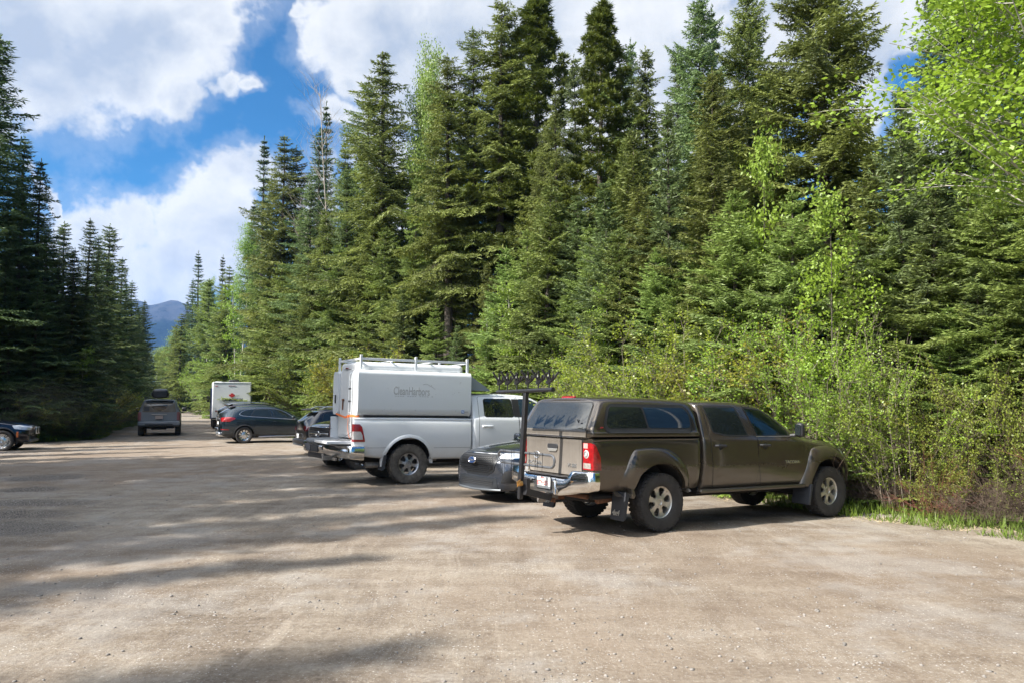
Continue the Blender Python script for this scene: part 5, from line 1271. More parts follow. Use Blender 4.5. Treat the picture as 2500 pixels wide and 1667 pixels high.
    for s in (-1, 1):
        W0 = rnd([(-.86, 1.685), (.50, 1.685), (.60, 1.60), (.61, 1.38), (.55, 1.335), (-.92, 1.335), (-.95, 1.42)], .09, 5)
        fr = patch(cf, grow(W0, .016), 'xz', s, .004, M_RUB, 'window_frame', can); fr2 = patch(cf, W0, 'xz', s, .0065, M_BLACK, 'frame_inner', fr)
        patch(cf, [q for q in grow(rnd([(-.84, 1.66), (-.30, 1.66), (-.22, 1.385), (-.90, 1.385), (-.92, 1.45)], .05), 0)], 'xz', s, .009, G_DARK, 'window', can)
        patch(cf, rnd([(-.28, 1.66), (.485, 1.66), (.575, 1.58), (.585, 1.42), (.55, 1.385), (-.20, 1.385)], .05), 'xz', s, .009, G_SKYG, 'window', can)
        patch(cf, [(-.30, 1.67), (-.27, 1.67), (-.19, 1.37), (-.22, 1.37)], 'xz', s, .011, M_BLACK, 'window_bar', can)
        MB().box((-1.03, s * .885, 1.39), (.05, .012, .022)).build('marker_light', M_RED, can, bevel=.005)
    patch(cf, rnd([(-.755, 1.295), (.755, 1.295), (.655, 1.725), (-.655, 1.725)], .07, 5), 'yz', -1, .004, M_RUB, 'hatch_seal', can, extra=HX)
    patch(cf, rnd([(-.735, 1.31), (.735, 1.31), (.64, 1.71), (-.64, 1.71)], .06, 5), 'yz', -1, .008, G_DUSTY, 'rear_window', can, extra=HX)
    patch(cf, [(-.755, 1.262), (.755, 1.262), (.755, 1.345), (-.755, 1.345)], 'yz', -1, .011, P_BROWN_REAR, 'hatch_bottom', can, extra=HX)
    mb = MB(); mb.box((-.915, 0, 1.788), (.05, .30, .03), (0, R(-25), 0)); mb.build('brake_light', M_RED, can, bevel=.01)
    mb = MB(); mb.box((-1.10, -.60, 1.42), (.03, .02, .12)); mb.tube([(-1.12, -.60, 1.42), (-1.13, -.52, 1.45), (-1.13, -.49, 1.50)], .008, 6); mb.tube([(-1.12, -.60, 1.42), (-1.14, -.66, 1.38)], .008, 6); mb.lathe([(.001, 0), (.03, 0), (.03, .03), (.001, .03)], (-1.14, -.60, 1.42), 12, 'X'); mb.build('hatch_handle', M_BLACK, can)
    mb = MB()
    for s in (-1, 1): mb.tube([(-1.17, s * .70, 1.36), (-1.0, s * .655, 1.68)], .009, 6)
    mb.build('gas_strut', M_BLACK, can)
    # --- tailgate, lights, bumper
    patch(bed_full, rnd([(-.665, .745), (.665, .745), (.665, 1.235), (-.665, 1.235)], .02), 'yz', -1, .003, M_RUB, 'tailgate_seal', V)
    tg = patch(bed_full, rnd([(-.655, .755), (.655, .755), (.655, 1.225), (-.655, 1.225)], .02), 'yz', -1, .016, P_BROWN_REAR, 'tailgate', V)
    def fxr(y, z): h = bvb.ray_cast(Vector((-4, y, z)), Vector((1, 0, 0))); return h[0].x - .016
    xt = fxr(.1, 1.1)
    mb = MB(); mb.prism(rnd([(-.115, 1.15), (.115, 1.15), (.125, 1.105), (.09, 1.055), (-.09, 1.055), (-.125, 1.105)], .02), xt - .012, xt + .03, 'yz'); h = mb.build('tailgate_handle', M_BLACK, tg, bevel=.006)
    mb = MB(); mb.prism(rnd([(-.12, 1.085), (.12, 1.085), (.085, 1.045), (-.085, 1.045)], .012), xt - .016, xt + .02, 'yz'); mb.build('handle_trim', M_ALLOY, h, bevel=.004)
    text('lettering', 'TACOMA', .075, M_ALLOY_BRIGHT, tg, (fxr(.45, .87) - .003, .62, .845), (0, -1, 0), (-1, 0, 0), .004, bold=.002, sx=1.15)
    text('lettering', 'V6 SR5', .068, M_ALLOY_BRIGHT, tg, (fxr(-.5, .88) - .003, -.345, .86), (0, -1, 0), (-1, 0, 0), .004, shear=.25, bold=.002)
    mb = MB(); mb.lathe([(.042, 0), (.055, .006), (.06, 0), (.055, -.006)], (fxr(.4, .98) - .004, 0, 0), 24, 'X', close=True); mb.lathe([(.020, 0), (.028, .004), (.032, 0)], (fxr(.4, .98) - .004, 0, 0), 20, 'X', close=True); mb.build('emblem', M_ALLOY_BRIGHT, tg, xf=Matrix.Translation((0, .40, .98)) @ Matrix.Diagonal((1, 1.35, .85, 1)))
    for s in (-1, 1):
        ex = [((0, s * .675, 0), (0, -s, 0)), ((0, 0, 1.19), (0, 0, 1)), ((0, 0, .845), (0, 0, -1))]
        yl = sorted([s * .675, s * .90])
        side_poly = [(-1.22, 1.19), (-1.155, 1.19), (-1.11, 1.15), (-1.045, 1.00), (-1.03, .845), (-1.22, .845)]
        base = patch(bed_full, side_poly, 'xz', s, .012, M_RED, 'tail_light', V, minn=-.02, extra=ex)
        def lens(z0, z1, m, nm, y0=.69, y1=.90):
            yy = sorted([s * y0, s * y1]); patch(bed_full, [(yy[0], z0), (yy[1], z0), (yy[1], z1), (yy[0], z1)], 'yz', -1, .015, m, nm, base, minn=.05)
        lens(.86, .93, M_GLENS, 'reverse_lens', .69, .835); mb = MB(); mb.lathe([(.001, -.02), (.05, -.018), (.075, 0)], (xt + .02, s * .745, 1.045), 24, 'X'); ll = mb.build('lamp_lens', M_WLENS, base); MB().lathe([(.028, -.022), (.034, -.03), (.04, -.022)], (xt + .02, s * .745, 1.045), 20, 'X').build('lens_ring', M_GLENS, ll)
        lens(1.12, 1.185, M_PINK, 'upper_lens', .69, .78)
    # chrome step bumper swept round the corners
    path = []; N = 40
    for i in range(N + 1):
        u = -1 + 2 * i / N; y = .955 * math.copysign(min(abs(u) * 1.28, 1), u) if abs(u) < .78 else math.copysign(.955, u)
        a = min(max((abs(u) - .66) / .16, 0), 1); ang = a * math.pi / 2
        if abs(u) <= .66: p = (-1.31 + .05 * (abs(u) / .66) ** 3, u / .66 * .86); nv = (-1, 0)
        elif abs(u) < .82: p = (-1.26 + .07 * math.sin(ang) * a, math.copysign(.86 + .09 * math.sin(ang), u)); nv = (-math.cos(ang), math.copysign(math.sin(ang), u))
        else: p = (-1.19 + (abs(u) - .82) / .18 * .07, math.copysign(.95, u)); nv = (0, math.copysign(1, u))
        path.append((p, nv))
    def prof(i):
        y = abs(path[i][0][1]); t = min(max((y - .50) / .10, 0), 1); t = t * t * (3 - 2 * t); top = .735 + .095 * t; b = .475 + .10 * min(max((y - .3) / .65, 0), 1)
        return [(-.10, top - .01), (-.01, top), (.012, top - .02), (.025, (top + b) / 2), (.012, b + .03), (-.03, b), (-.10, b + .01)]
    mb = MB(); ribbon_sweep(path, prof, mb); bp = mb.build('rear_bumper', M_CHROME, V, angle=50)
    MB().box((-1.28, 0, .738), (.14, .98, .012)).build('step_pad', M_BLACK, bp, bevel=.004); MB().box((-1.335, -.05, .585), (.04, .5, .19)).build('bumper_recess', M_CHROME, bp, bevel=.02)
    pl = MB().box((-1.365, -.06, .635), (.008, .31, .155)).build('number_plate', M_WHITE, V, bevel=.003)
    text('lettering', 'BTN·055', .088, M_LETR, pl, (-1.371, .09, .60), (0, -1, 0), (-1, 0, 0), .001, sx=.78, bold=.001); text('lettering', 'Alberta', .03, M_LETR, pl, (-1.371, .0, .688), (0, -1, 0), (-1, 0, 0), .001)
    mb = MB(); mb.box((-1.36, -.06, .55), (.012, .32, .022)); mb.box((-1.36, .103, .63), (.012, .012, .18)); mb.box((-1.36, -.223, .63), (.012, .012, .18)); mb.build('plate_frame', M_BLACK, pl, bevel=.002)
    mb = MB(); mb.lathe([(.001, -.03), (.03, -.03), (.04, 0), (.04, .04)], (-1.37, .36, .62), 16, 'X'); mb.box((-1.39, .36, .66), (.02, .08, .03)); mb.build('trailer_socket', M_BLACK, V)
    mb = MB(); mb.box((-1.18, 0, .44), (.36, .10, .10)); mb.tube([(-1.0, -.55, .47), (-1.0, .55, .47)], .035, 10); mb.box((-1.25, -.12, .40), (.02, .10, .06)); mb.build('tow_hitch', M_RUST, V, bevel=.008)
    wm = wheel_meshes('tacoma', .388, .255, .225, 6, lambda q, a: .38 < q < .85 and abs(a) < .22 + .10 * (q - .38) / .47 - .12 * max(0, (q - .74) / .11) or (.84 < q < .93 and abs(abs(a) - .5) < .035 * (1 - (q - .84) / .12)), M_ALLOY, M_TYRE, 6, 38, .03)
    for x, y in ((0, .775), (0, -.775), (3.57, .775), (3.57, -.775)): put_wheel(wm, V, x, y, .388, spin=x * .7 + y)
    # wheel-well liners
    mb = MB(); mb.tube([(.62, -.2, .80), (.62, .2, .80)], .02); mb.build('brace', M_UNDER, V)
    return V, (bed_full, cab_full)
G_TINT = glass_mat('smoked_window_glass', (0.008, 0.012, 0.010), clear=.14); G_SKYG = glass_mat('sky_tinted_glass', (0.014, 0.030, 0.055)); M_RUB2 = simple('mud_flap_rubber', (0.03, 0.032, 0.038), 0.6, var=.3)  # sky glass: the blue of reflected sky is put into its base colour
M_GLENS = simple('smoky_lens', (0.25, 0.22, 0.20), 0.12, coat=1.0, var=.5, vscale=30); M_PINK = simple('pinkish_lens', (0.55, 0.30, 0.28), 0.12, coat=1.0, var=.3, vscale=30)
TAC, _ = tacoma()
# bike rack that stands in the tow hitch
def bike_rack():
    r = empty('bike_rack', TAC.location, TAC.rotation_euler); tag(r, "tall black hitch bike rack with six forked hooks at the brown pickup's tailgate", 'bike rack')
    x = -1.75; yc = -.15
    MB().box((x, yc + .02, 1.14), (.060, .065, 1.42), (R(4.5), 0, 0)).build('post', M_BLKPC, r, bevel=.008)
    mb = MB(); mb.box((x + .045, yc - .01, .60), (.06, .085, .22)); mb.box((x + .22, yc - .02, .49), (.42, .07, .09), (0, R(14), 0)); mb.tube([(x - .03, yc + .06, .80), (x - .02, yc + .12, .62), (x, yc + .08, .52)], .008, 6); mb.build('lower_arm', M_BLKPC, r, bevel=.008)
    mb = MB(); mb.box((x + .50, -.03, .435), (.26, .065, .065)); mb.box((x + .36, -.05, .43), (.12, .04, .11)); mb.build('hitch_tube', M_STEEL, r, bevel=.006)
    mb = MB(); mb.lathe([(.001, -.02), (.035, -.02), (.035, .02), (.001, .02)], (x - .045, yc, .64), 16, 'X'); mb.tube([(x - .07, yc - .05, .66), (x - .07, yc + .03, .60), (x - .07, yc + .04, .66), (x - .07, yc - .03, .69)], .009, 6); mb.build('brass_lock', simple('brass', (.55, .33, .12), .35, .9), r)
    mb = MB(); mb.tube([(x - .02, yc + .67, 1.845), (x - .02, yc - .67, 1.865)], .026, 12); mb.lathe([(.001, -.69), (.03, -.69), (.03, -.66)], (x - .02, yc, 1.865), 12, 'Y'); bar = mb.build('cross_bar', M_BLKPC, r)
    ys = [yc + .62, yc + .40, yc + .16, yc - .11, yc - .36, yc - .60]
    base = None
    for y in ys:
        mb = MB(); o = (0, 0, 0)
        mb.tube([(0, 0, -.02), (0, 0, .075)], .011, 8); mb.lathe([(.001, -.02), (.022, -.02), (.022, .02), (.001, .02)], (0, .02, .075), 12, 'X')
        mb.tube([(0, 0, .065), (-.02, .005, .12), (-.10, .012, .235)], [.018, .015, .014], 6); mb.tube([(0, 0, .065), (0, -.02, .12), (-.03, -.035, .22)], [.018, .015, .014], 6)
        mb.tube([(0, 0, .065), (.03, -.05, .11), (.06, -.115, .20)], [.018, .015, .014], 6); mb.tube([(0, 0, .065), (.0, -.06, .10), (-.02, -.125, .165)], [.018, .015, .014], 6); mb.tube([(0, 0, .065), (0, .03, .12), (.03, .028, .21)], [.018, .015, .014], 6)
        if base is None: h = mb.build('hook', M_BLKPC, r); base = h
        else: h = base.copy(); COL.objects.link(h); h.parent = r
        h.location = (x - .02, y, 1.885); h.scale = (1, 1, 1)
    def hoop():
        pts = []
        for y, z, k in ((yc - .62, 1.045, 1), ): pass
        top, bot, L, Rr_ = 1.04, .885, yc + .68, yc - .68; rr = .0775; c = (top + bot) / 2
        P = [(x + .02, L - rr, top)] + [(x + .02 , L - rr + rr * math.sin(a), c + rr * math.cos(a)) for a in np.linspace(.2, math.pi - .2, 7)] + [(x + .02, L - rr, bot), (x + .02, Rr_ + rr, bot)] + [(x + .02, Rr_ + rr - rr * math.sin(a), c - rr * math.cos(a)) for a in np.linspace(.2, math.pi - .2, 7)] + [(x + .02, Rr_ + rr, top), (x + .02, L - rr, top)]
        MB().tube(P, .0165, 10).build('wheel_hoop', M_GREYTUBE, r)
    hoop(); mb = MB()
    for y in (yc + .52, yc + .47, yc + .30, yc + .24, yc - .14, yc - .28, yc - .33, yc - .44):
        mb.tube([(x - .002, y, 1.058), (x - .004, y - .006, .97), (x - .002, y + .004, .87)], .0035, 5); mb.tube([(x - .002, y + .004, .87), (x + .0, y + .012, .80), (x - .01, y - .004, .70)], .0025, 4)
    mb.build('tie_cord', M_BLACK, r)
M_GREYTUBE = simple('grey_steel_tube', (.16, .165, .175), .35, .6, var=.2)
bike_rack()
# ------------------------------------------------------------------ white crew-cab pickup carrying a utility box
P_WHITE = paint('dusty_white_paint', (0.68, 0.70, 0.72), 0.0, 0.30, 0.55, (0.36, 0.30, 0.23), 0.95, 0.40)
P_BOXW = paint('worn_white_box_paint', (0.64, 0.66, 0.67), 0.0, 0.42, 0.22, (0.42, 0.38, 0.32), 1.9, 1.4, coat=.4); P_BOXREAR = paint('stained_white_box_paint', (0.66, 0.66, 0.65), 0.0, 0.5, 0.50, (0.38, 0.34, 0.30), 2.6, 1.0, streak=.6, coat=.3)
M_ORSTRAP = simple('orange_strap', (0.75, .17, .03), .8); M_BEDL = simple('grey_tailgate_liner', (.16, .165, .17), .75, var=.3, vscale=12); M_FADE = simple('faded_grey_lettering', (.38, .385, .38), .7, var=.12, vscale=9); M_BLUEL = simple('blue_decal', (.01, .12, .38), .4)
def ram():
    # white truck: cab, long bed with dropped tailgate
    V = vehicle('pickup_truck', 'white crew-cab pickup with dropped tailgate and chrome bumper carrying a utility box', 'pickup truck', (-2.67, 18.1, 61.8, 1.0, gz(-2.6, 18.0) + .01))
    rows = [(-1.24, .70, .86, .94, 1.0, .93, 1.33, .90, 1.40, 1.405), (-1.19, .62, .88, .965, .95, .955, 1.34, .93, 1.41, 1.415), (-.7, .52, .90, .98, .95, .965, 1.34, .945, 1.415, 1.42), (.6, .50, .90, .985, .95, .965, 1.34, .945, 1.415, 1.42), (1.40, .50, .90, .98, .95, .96, 1.34, .94, 1.41, 1.415), (1.47, .50, .90, .975, .95, .955, 1.34, .935, 1.405, 1.41)]
    me = loft(rows, lambda x, y, z: -.03 * (1 - (y / .93) ** 2) * (x < -1.1), ends=.5, crease=((2, .5),)); bf = bm_of(me); bvb = BVHTree.FromBMesh(bf)
    bed = cut(me.copy(), [prism_mesh([(-.84, .93), (.84, .93), (.84, 1.6), (-.84, 1.6)], -1.6, 1.40, 'yz')], [P_WHITE, P_WHITE]); bed = cut(bed, [cyl_mesh(-.02, .46, .545, -1.2, -.55), cyl_mesh(-.02, .46, .545, .55, 1.2)], [P_WHITE, M_UNDER]); link('bed', bed, V)
    rows = [(1.50, .50, .90, .955, .95, .945, 1.42, .76, 1.90, 1.95), (1.55, .50, .92, .98, .95, .97, 1.42, .80, 1.925, 1.985), (2.0, .50, .92, .99, .95, .98, 1.42, .815, 1.935, 2.0), (2.8, .50, .92, .99, .95, .98, 1.41, .81, 1.93, 1.995), (3.10, .50, .92, .99, .95, .98, 1.40, .79, 1.89, 1.95), (3.40, .50, .92, .99, .95, .98, 1.40, .80, 1.74, 1.79),
            (3.72, .50, .92, .99, .95, .98, 1.39, .84, 1.54, 1.58), (3.95, .50, .92, .99, .96, .98, 1.36, .84, 1.40, 1.44), (4.10, .52, .92, .99, .96, .98, 1.31, .80, 1.37, 1.42), (4.6, .55, .92, .98, .95, .965, 1.27, .78, 1.33, 1.38), (5.0, .55, .92, .97, .93, .94, 1.20, .74, 1.27, 1.31), (5.14, .5, .88, .93, .85, .88, 1.0, .70, 1.1, 1.16), (5.18, .5, .8, .86, .80, .80, .95, .6, 1.0, 1.05)]
    me = loft(rows, lambda x, y, z: .12 * min(max((x - 4.4) / .7, 0), 1) * (1 - (y / .95) ** 2), ends=.4, crease=((2, .5), (6, .3))); cf = bm_of(me); bvc = BVHTree.FromBMesh(cf)
    cab = cut(me.copy(), [cyl_mesh(4.28, .46, .545, -1.2, -.5), cyl_mesh(4.28, .46, .545, .5, 1.2)], [P_WHITE, M_UNDER]); link('cab', cab, V)
    mb = MB(); mb.box((1.9, 0, .50), (5.6, .95, .18)); mb.box((0, 0, .42), (.18, 1.5, .16)); mb.box((4.2, 0, .42), (.3, 1.4, .16)); mb.box((2.6, 0, .48), (2.0, 1.6, .10)); mb.lathe([(.0, -.14), (.13, -.1), (.17, 0), (.13, .1), (0, .14)], (0, 0, .42), 16, 'X'); mb.build('chassis', M_UNDER, V, bevel=.02)
    mb = MB(); mb.lathe([(.052, 0), (.062, .005), (.062, .28), (.05, .28), (.05, .0)], (-.88, -.66, .40), 20, 'X', close=True); mb.tube([(-.62, -.66, .40), (-.3, -.62, .44), (.8, -.5, .5)], .05, 10); mb.build('exhaust_pipe', M_STEEL, V)
    for s in (-1, 1):
        ring = lambda rr, zz: [(-.02 + rr * math.cos(a), .46 + rr * math.sin(a)) for a in np.linspace(math.pi + .14, -.05, 22)]
        arch_flare(V, P_WHITE, 0, 0, ring(.53, 0), ring(.60, 0), side_ray(bvb, s), .018, name='wheel_lip', side=s)
        for nm, out, WW in (('rear', [(1.66, 1.90), (2.62, 1.925), (2.66, 1.40), (2.68, .60), (1.72, .60), (1.66, .80)], [(1.80, 1.845), (2.50, 1.855), (2.535, 1.455), (1.80, 1.455)]),
                            ('front', [(2.64, 1.925), (3.05, 1.89), (3.40, 1.75), (3.72, 1.52), (3.86, 1.38), (3.86, .80), (3.80, .60), (2.70, .60), (2.68, 1.40)], [(2.70, 1.855), (3.02, 1.845), (3.34, 1.70), (3.62, 1.50), (3.64, 1.455), (2.72, 1.455)])):
            o1 = rnd(out, .05); patch(cf, grow(o1, .008), 'xz', s, .0015, M_RUB, 'door_seal', V); d = patch(cf, o1, 'xz', s, .004, P_WHITE, 'door', V)
            patch(cf, rnd(grow(WW, .016), .07), 'xz', s, .0055, M_RUB, 'window_seal', d); patch(cf, rnd(WW, .06), 'xz', s, .008, G_DARK if nm == 'rear' else G_SKYG, 'window', d)
            hx = 1.86 if nm == 'rear' else 2.86; MB().box((hx, s * 1.005, 1.235), (.27, .03, .05)).build('door_handle', P_WHITE, d, bevel=.014)
        patch(cf, [(2.52, 1.86), (2.70, 1.86), (2.73, 1.45), (2.55, 1.45)], 'xz', s, .007, M_RUB, 'door_pillar', V)
        patch(bf, [(-.52, .775), (-.95, .775), (-.95, .782), (-.52, .782)], 'xz', s, .002, M_BEDL, 'crease_shade', V); patch(bf, [(.56, .765), (1.46, .765), (1.46, .772), (.56, .772)], 'xz', s, .002, M_BEDL, 'crease_shade', V)  # grey strips paint the shade of a pressed body crease
        ex = [((0, s * .84, 0), (0, -s, 0)), ((0, 0, 1.275), (0, 0, 1)), ((0, 0, .905), (0, 0, -1))]
        tl = patch(bf, [(-1.30, 1.275), (-1.12, 1.27), (-1.07, 1.22), (-1.0, .94), (-1.0, .905), (-1.30, .905)], 'xz', s, .012, M_RED, 'tail_light', V, minn=-.05, extra=ex)
        patch(bf, rnd([(-1.30, 1.12), (-1.10, 1.12), (-1.06, 1.05), (-1.045, .955), (-1.30, .955)], .01), 'xz', s, .016, M_WLENS, 'reverse_lens', tl, minn=-.05, extra=[((0, s * .87, 0), (0, -s, 0))])
        mb = MB(); mb.box((3.62, s * 1.05, 1.52), (.10, .12, .05)); mb.box((3.58, s * 1.17, 1.58), (.12, .22, .34)); mb.build('wing_mirror', M_BLACK, V, bevel=.04)
        mb = MB(); mb.prism([(-.56, .62), (-.50, .62), (-.56, .30), (-.60, .30)], s * .95, s * .66); mb.build('mud_flap', M_RUB2, V)
    patch(cf, rnd([(-.78, 1.48), (.78, 1.48), (.70, 1.86), (-.70, 1.86)], .06), 'yz', 1, .004, G_DARK, 'windscreen', V, extra=[((2.9, 0, 0), (-1, 0, 0))])
    # open tailgate lying flat
    mb = MB(); mb.box((-1.49, 0, .885), (.56, 1.62, .065)); tg = mb.build('tailgate', P_WHITE, V, bevel=.012)
    mb = MB(); mb.prism([(-1.76, .915), (-1.22, .925), (-1.22, .935), (-1.77, .925)], -.74, .78); mb.prism(smooth_poly([(-1.77, .925), (-1.80, .86), (-1.74, .80), (-1.62, .77), (-1.50, .80), (-1.46, .86)]), .20, .80); mb.build('tailgate_liner', M_BEDL, tg, bevel=.006)
    mb = MB(); mb.tube([(-1.55, -.79, .93), (-1.36, -.84, 1.03), (-1.22, -.86, 1.14)], .005, 6); mb.tube([(-1.55, .79, .93), (-1.22, .82, 1.14)], .005, 6); mb.build('tailgate_cable', M_BLACK, tg)
    path = []
    N = 40
    for i in range(N + 1):
        u = -1 + 2 * i / N; au = abs(u); sg = 1 if u > 0 else -1
        if au <= .66: path.append(((-1.40 + .05 * (au / .66) ** 3, u / .66 * .90), (-1, 0)))
        elif au < .80: a = (au - .66) / .14 * math.pi / 2; path.append(((-1.35 + .06 * (1 - math.cos(a)), sg * (.90 + .10 * math.sin(a))), (-math.cos(a), sg * math.sin(a))))
        else: path.append(((-1.29 + (au - .80) / .20 * .27, sg * 1.0), (0, sg)))
    def prof(i):
        y = abs(path[i][0][1]); x = path[i][0][0]; top = .80 + .02 * min(max((y - .55) / .1, 0), 1); b = .56 + .06 * max(0, (-1.3 + 0 - x)) ; f = min(max((x + 1.36) / .33, 0), 1)
        b = .55 - .03 * f
        return [(-.10, top - .01), (-.01, top), (.014, top - .02), (.022, (top + b) / 2), (.012, b + .03), (-.03, b), (-.10, b + .01)]
    mb = MB(); ribbon_sweep(path, prof, mb); mb.build('rear_bumper', M_CHROME, V, angle=50)
    mb = MB(); mb.box((-1.48, 0, .52), (.3, .09, .09)); mb.lathe([(.001, 0), (.03, 0), (.03, .05), (.001, .05)], (-1.62, 0, .56), 12, 'Z'); mb.box((-1.4, 0, .5), (.06, .5, .06)); mb.build('tow_hitch', M_STEEL, V, bevel=.01)
    wm = wheel_meshes('ram', .425, .29, .245, 6, lambda q, a: .38 < q < .87 and abs(a) < .25 + .12 * (q - .38) / .49 - .14 * max(0, (q - .76) / .11), M_ALLOY_GREY, M_TYRE_MUD, 8, 40, .05, hubr=.24)
    for x, y in ((0, .83), (0, -.83), (4.28, .83), (4.28, -.83)): put_wheel(wm, V, x, y, .425, spin=x + y)
    # ---------------- utility box riding in the bed
    U = empty('utility_box', V.location, V.rotation_euler); tag(U, 'tall white utility box with rack and orange strap on the white pickup bed', 'truck box')
    def rbox(nm, x0, x1, y0, y1, z0, z1, mat, r=.06, par=U, seg=4): return MB().box(((x0 + x1) / 2, (y0 + y1) / 2, (z0 + z1) / 2), (x1 - x0, y1 - y0, z1 - z0)).build(nm, mat, par, bevel=r, seg=seg)
    rbox('center_body', -1.10, 1.40, -.60, .60, .96, 2.60, P_BOXREAR, .07)
    for s in (-1, 1):
        q = rnd([(s * .58, 1.455), (s * .90, 1.455), (s * .955, 1.56), (s * .955, 2.36), (s * .90, 2.42), (s * .58, 2.42)], .07, 6); MB().prism(q, -1.17, 1.44, 'yz').build('side_box', P_BOXW, U, angle=28)
        rbox('side_plinth', -1.0, 1.40, *sorted([s * .60, s * .90]), 1.43, 1.456, M_RUB, .004)
    rbox('lower_body', -1.085, 1.38, -.80, .80, .95, 1.46, P_BOXREAR, .02)
    rbox('roof_shell', -1.04, 1.36, -.66, .66, 2.40, 2.60, P_BOXW, .09)
    # lettering on the visible side
    t = text('lettering', 'CleanHarbors', .245, M_FADE, U, (-.40, -.9565, 1.91), (1, 0, -.01), (0, -1, 0), .0012, sx=.60, bold=.004)
    mb = MB(); 
    sp = smooth_poly([(.28, 2.13), (.36, 2.145), (.43, 2.11), (.50, 2.08), (.565, 2.03)], 4)
    for a, b in zip(sp[:-1], sp[1:]): mb._add([(a[0], -.957, a[1]), (b[0], -.957, b[1]), (b[0], -.957, b[1] + .012), (a[0], -.957, a[1] + .012)], [(0, 1, 2, 3)])
    for k in range(16):
        if k % 5 != 4: x = -.36 + k * .056; mb._add([(x, -.957, 1.868), (x + .038, -.957, 1.868), (x + .038, -.957, 1.882), (x, -.957, 1.882)], [(0, 1, 2, 3)])
    mb.build('faded_marks', M_FADE, U, smooth=False)
    d = MB().box((1.245, -.9565, 1.555), (.065, .003, .07)).build('decal', M_BLUEL, U, bevel=.001); text('lettering', 'G', .065, M_WHITE, d, (1.222, -.9585, 1.533), (1, 0, 0), (0, -1, 0), .0006, bold=.002); text('lettering', 'general', .026, M_LETK, U, (1.285, -.957, 1.548), (1, 0, 0), (0, -1, 0), .0006)
    # ladder rack
    mb = MB()
    for s in (-1, 1):
        for x in (-1.08, .16, 1.40): mb.box((x, s * .80, 2.575), (.05, .05, .33))
        mb.box((.16, s * .80, 2.655), (2.52, .035, .05))
    for x in (-1.08, ): mb.box((x, 0, 2.655), (.035, 1.60, .045))
    for x in (-.35, .55, 1.40): mb.box((x, 0, 2.635), (.04, 1.56, .02))
    mb.build('ladder_rack', P_BOXW, U, bevel=.004)
    mb = MB(); mb.prism([(1.40, 2.40), (1.42, 2.42), (2.0, 2.05), (1.98, 2.03)], -.80, .80); mb.build('wind_deflector', M_GREYPL, U, bevel=.004)
    for s in (-1, 1): MB().prism([(1.44, 2.38), (1.98, 2.04), (1.44, 2.04)], s * .80, s * .79).build('deflector_side', M_GREYPL, U)
    # rear door, ladder, latch, lamp
    dr = rbox('rear_door', -1.118, -1.09, -.30, .54, 1.02, 2.44, P_BOXREAR, .008)
    mb = MB(); mb.box((-1.13, .30, 1.66), (.02, .05, .20)); mb.box((-1.135, .27, 1.78), (.03, .12, .05)); mb.build('door_latch', M_RUST, dr, bevel=.006); MB().box((-1.178, .74, 1.80), (.008, .10, .19)).build('vent', M_BLACK, U, bevel=.003)
    mb = MB(); mb.lathe([(.001, 0), (.075, 0), (.07, -.03), (.001, -.03)], (-1.115, .06, 2.475), 20, 'X'); mb.build('marker_light', M_RED, U, xf=Matrix.Translation((0, .0, 1.98)) @ Matrix.Diagonal((1, 1, .2, 1)))
    MB().box((-1.112, .08, 2.455), (.02, .54, .015)).build('drip_rail', M_BOXTRIM, U)
    mb = MB()
    for y in (-.36, -.56): mb.tube([(-1.11, y, 2.36), (-1.17, y, 2.36), (-1.19, y, 2.30), (-1.19, y, 1.02), (-1.12, y, .98)], .0125, 8)
    for z in (1.25, 1.50, 2.2): mb.tube([(-1.19, -.36, z), (-1.19, -.56, z)], .011, 8)
    ld = mb.build('rear_ladder', P_BOXW, U)
    mb = MB()
    for z in (1.75, 2.02): mb.box((-1.195, -.46, z), (.03, .17, .035))
    mb.build('ladder_tread', M_BLACK, ld, bevel=.004)
    mb = MB(); pts = [(-1.19, .62, 1.47), (-1.205, .25, 1.44), (-1.21, -.20, 1.40), (-1.215, -.46, 1.435), (-1.20, -.62, 1.44), (-1.12, -.90, 1.445)]
    for a, b in zip(pts[:-1], pts[1:]): mb._add([(a[0], a[1], a[2] - .022), (b[0], b[1], b[2] - .022), (b[0], b[1], b[2] + .022), (a[0], a[1], a[2] + .022)], [(0, 1, 2, 3)])
    pts = [(-1.215, -.42, 1.42), (-1.215, -.41, 1.20), (-1.21, -.46, 1.05), (-1.19, -.50, .96)]
    for a, b in zip(pts[:-1], pts[1:]): mb._add([(a[0], a[1] - .018, a[2]), (b[0], b[1] - .018, b[2]), (b[0], b[1] + .018, b[2]), (a[0], a[1] + .018, a[2])], [(0, 1, 2, 3)])
    mb.box((-1.225, -.46, 1.43), (.03, .06, .05)); mb.build('ratchet_strap', M_ORSTRAP, U)
    rsx = random.Random(4)
    mb = MB()
    for k in range(22): x, z = rsx.uniform(-1.0, 1.35), rsx.uniform(1.5, 2.35); mb.lathe([(.001, -.9568), (rsx.uniform(.004, .009), -.9568)], (x, 0, z), 7, 'Y')
    mb.build('paint_chips', M_STEEL, U, smooth=False)
    return V
M_GREYPL = simple('grey_deflector_paint', (.22, .25, .27), .45); M_BOXTRIM = simple('grey_trim', (.3, .3, .3), .5)
RAM = ram()
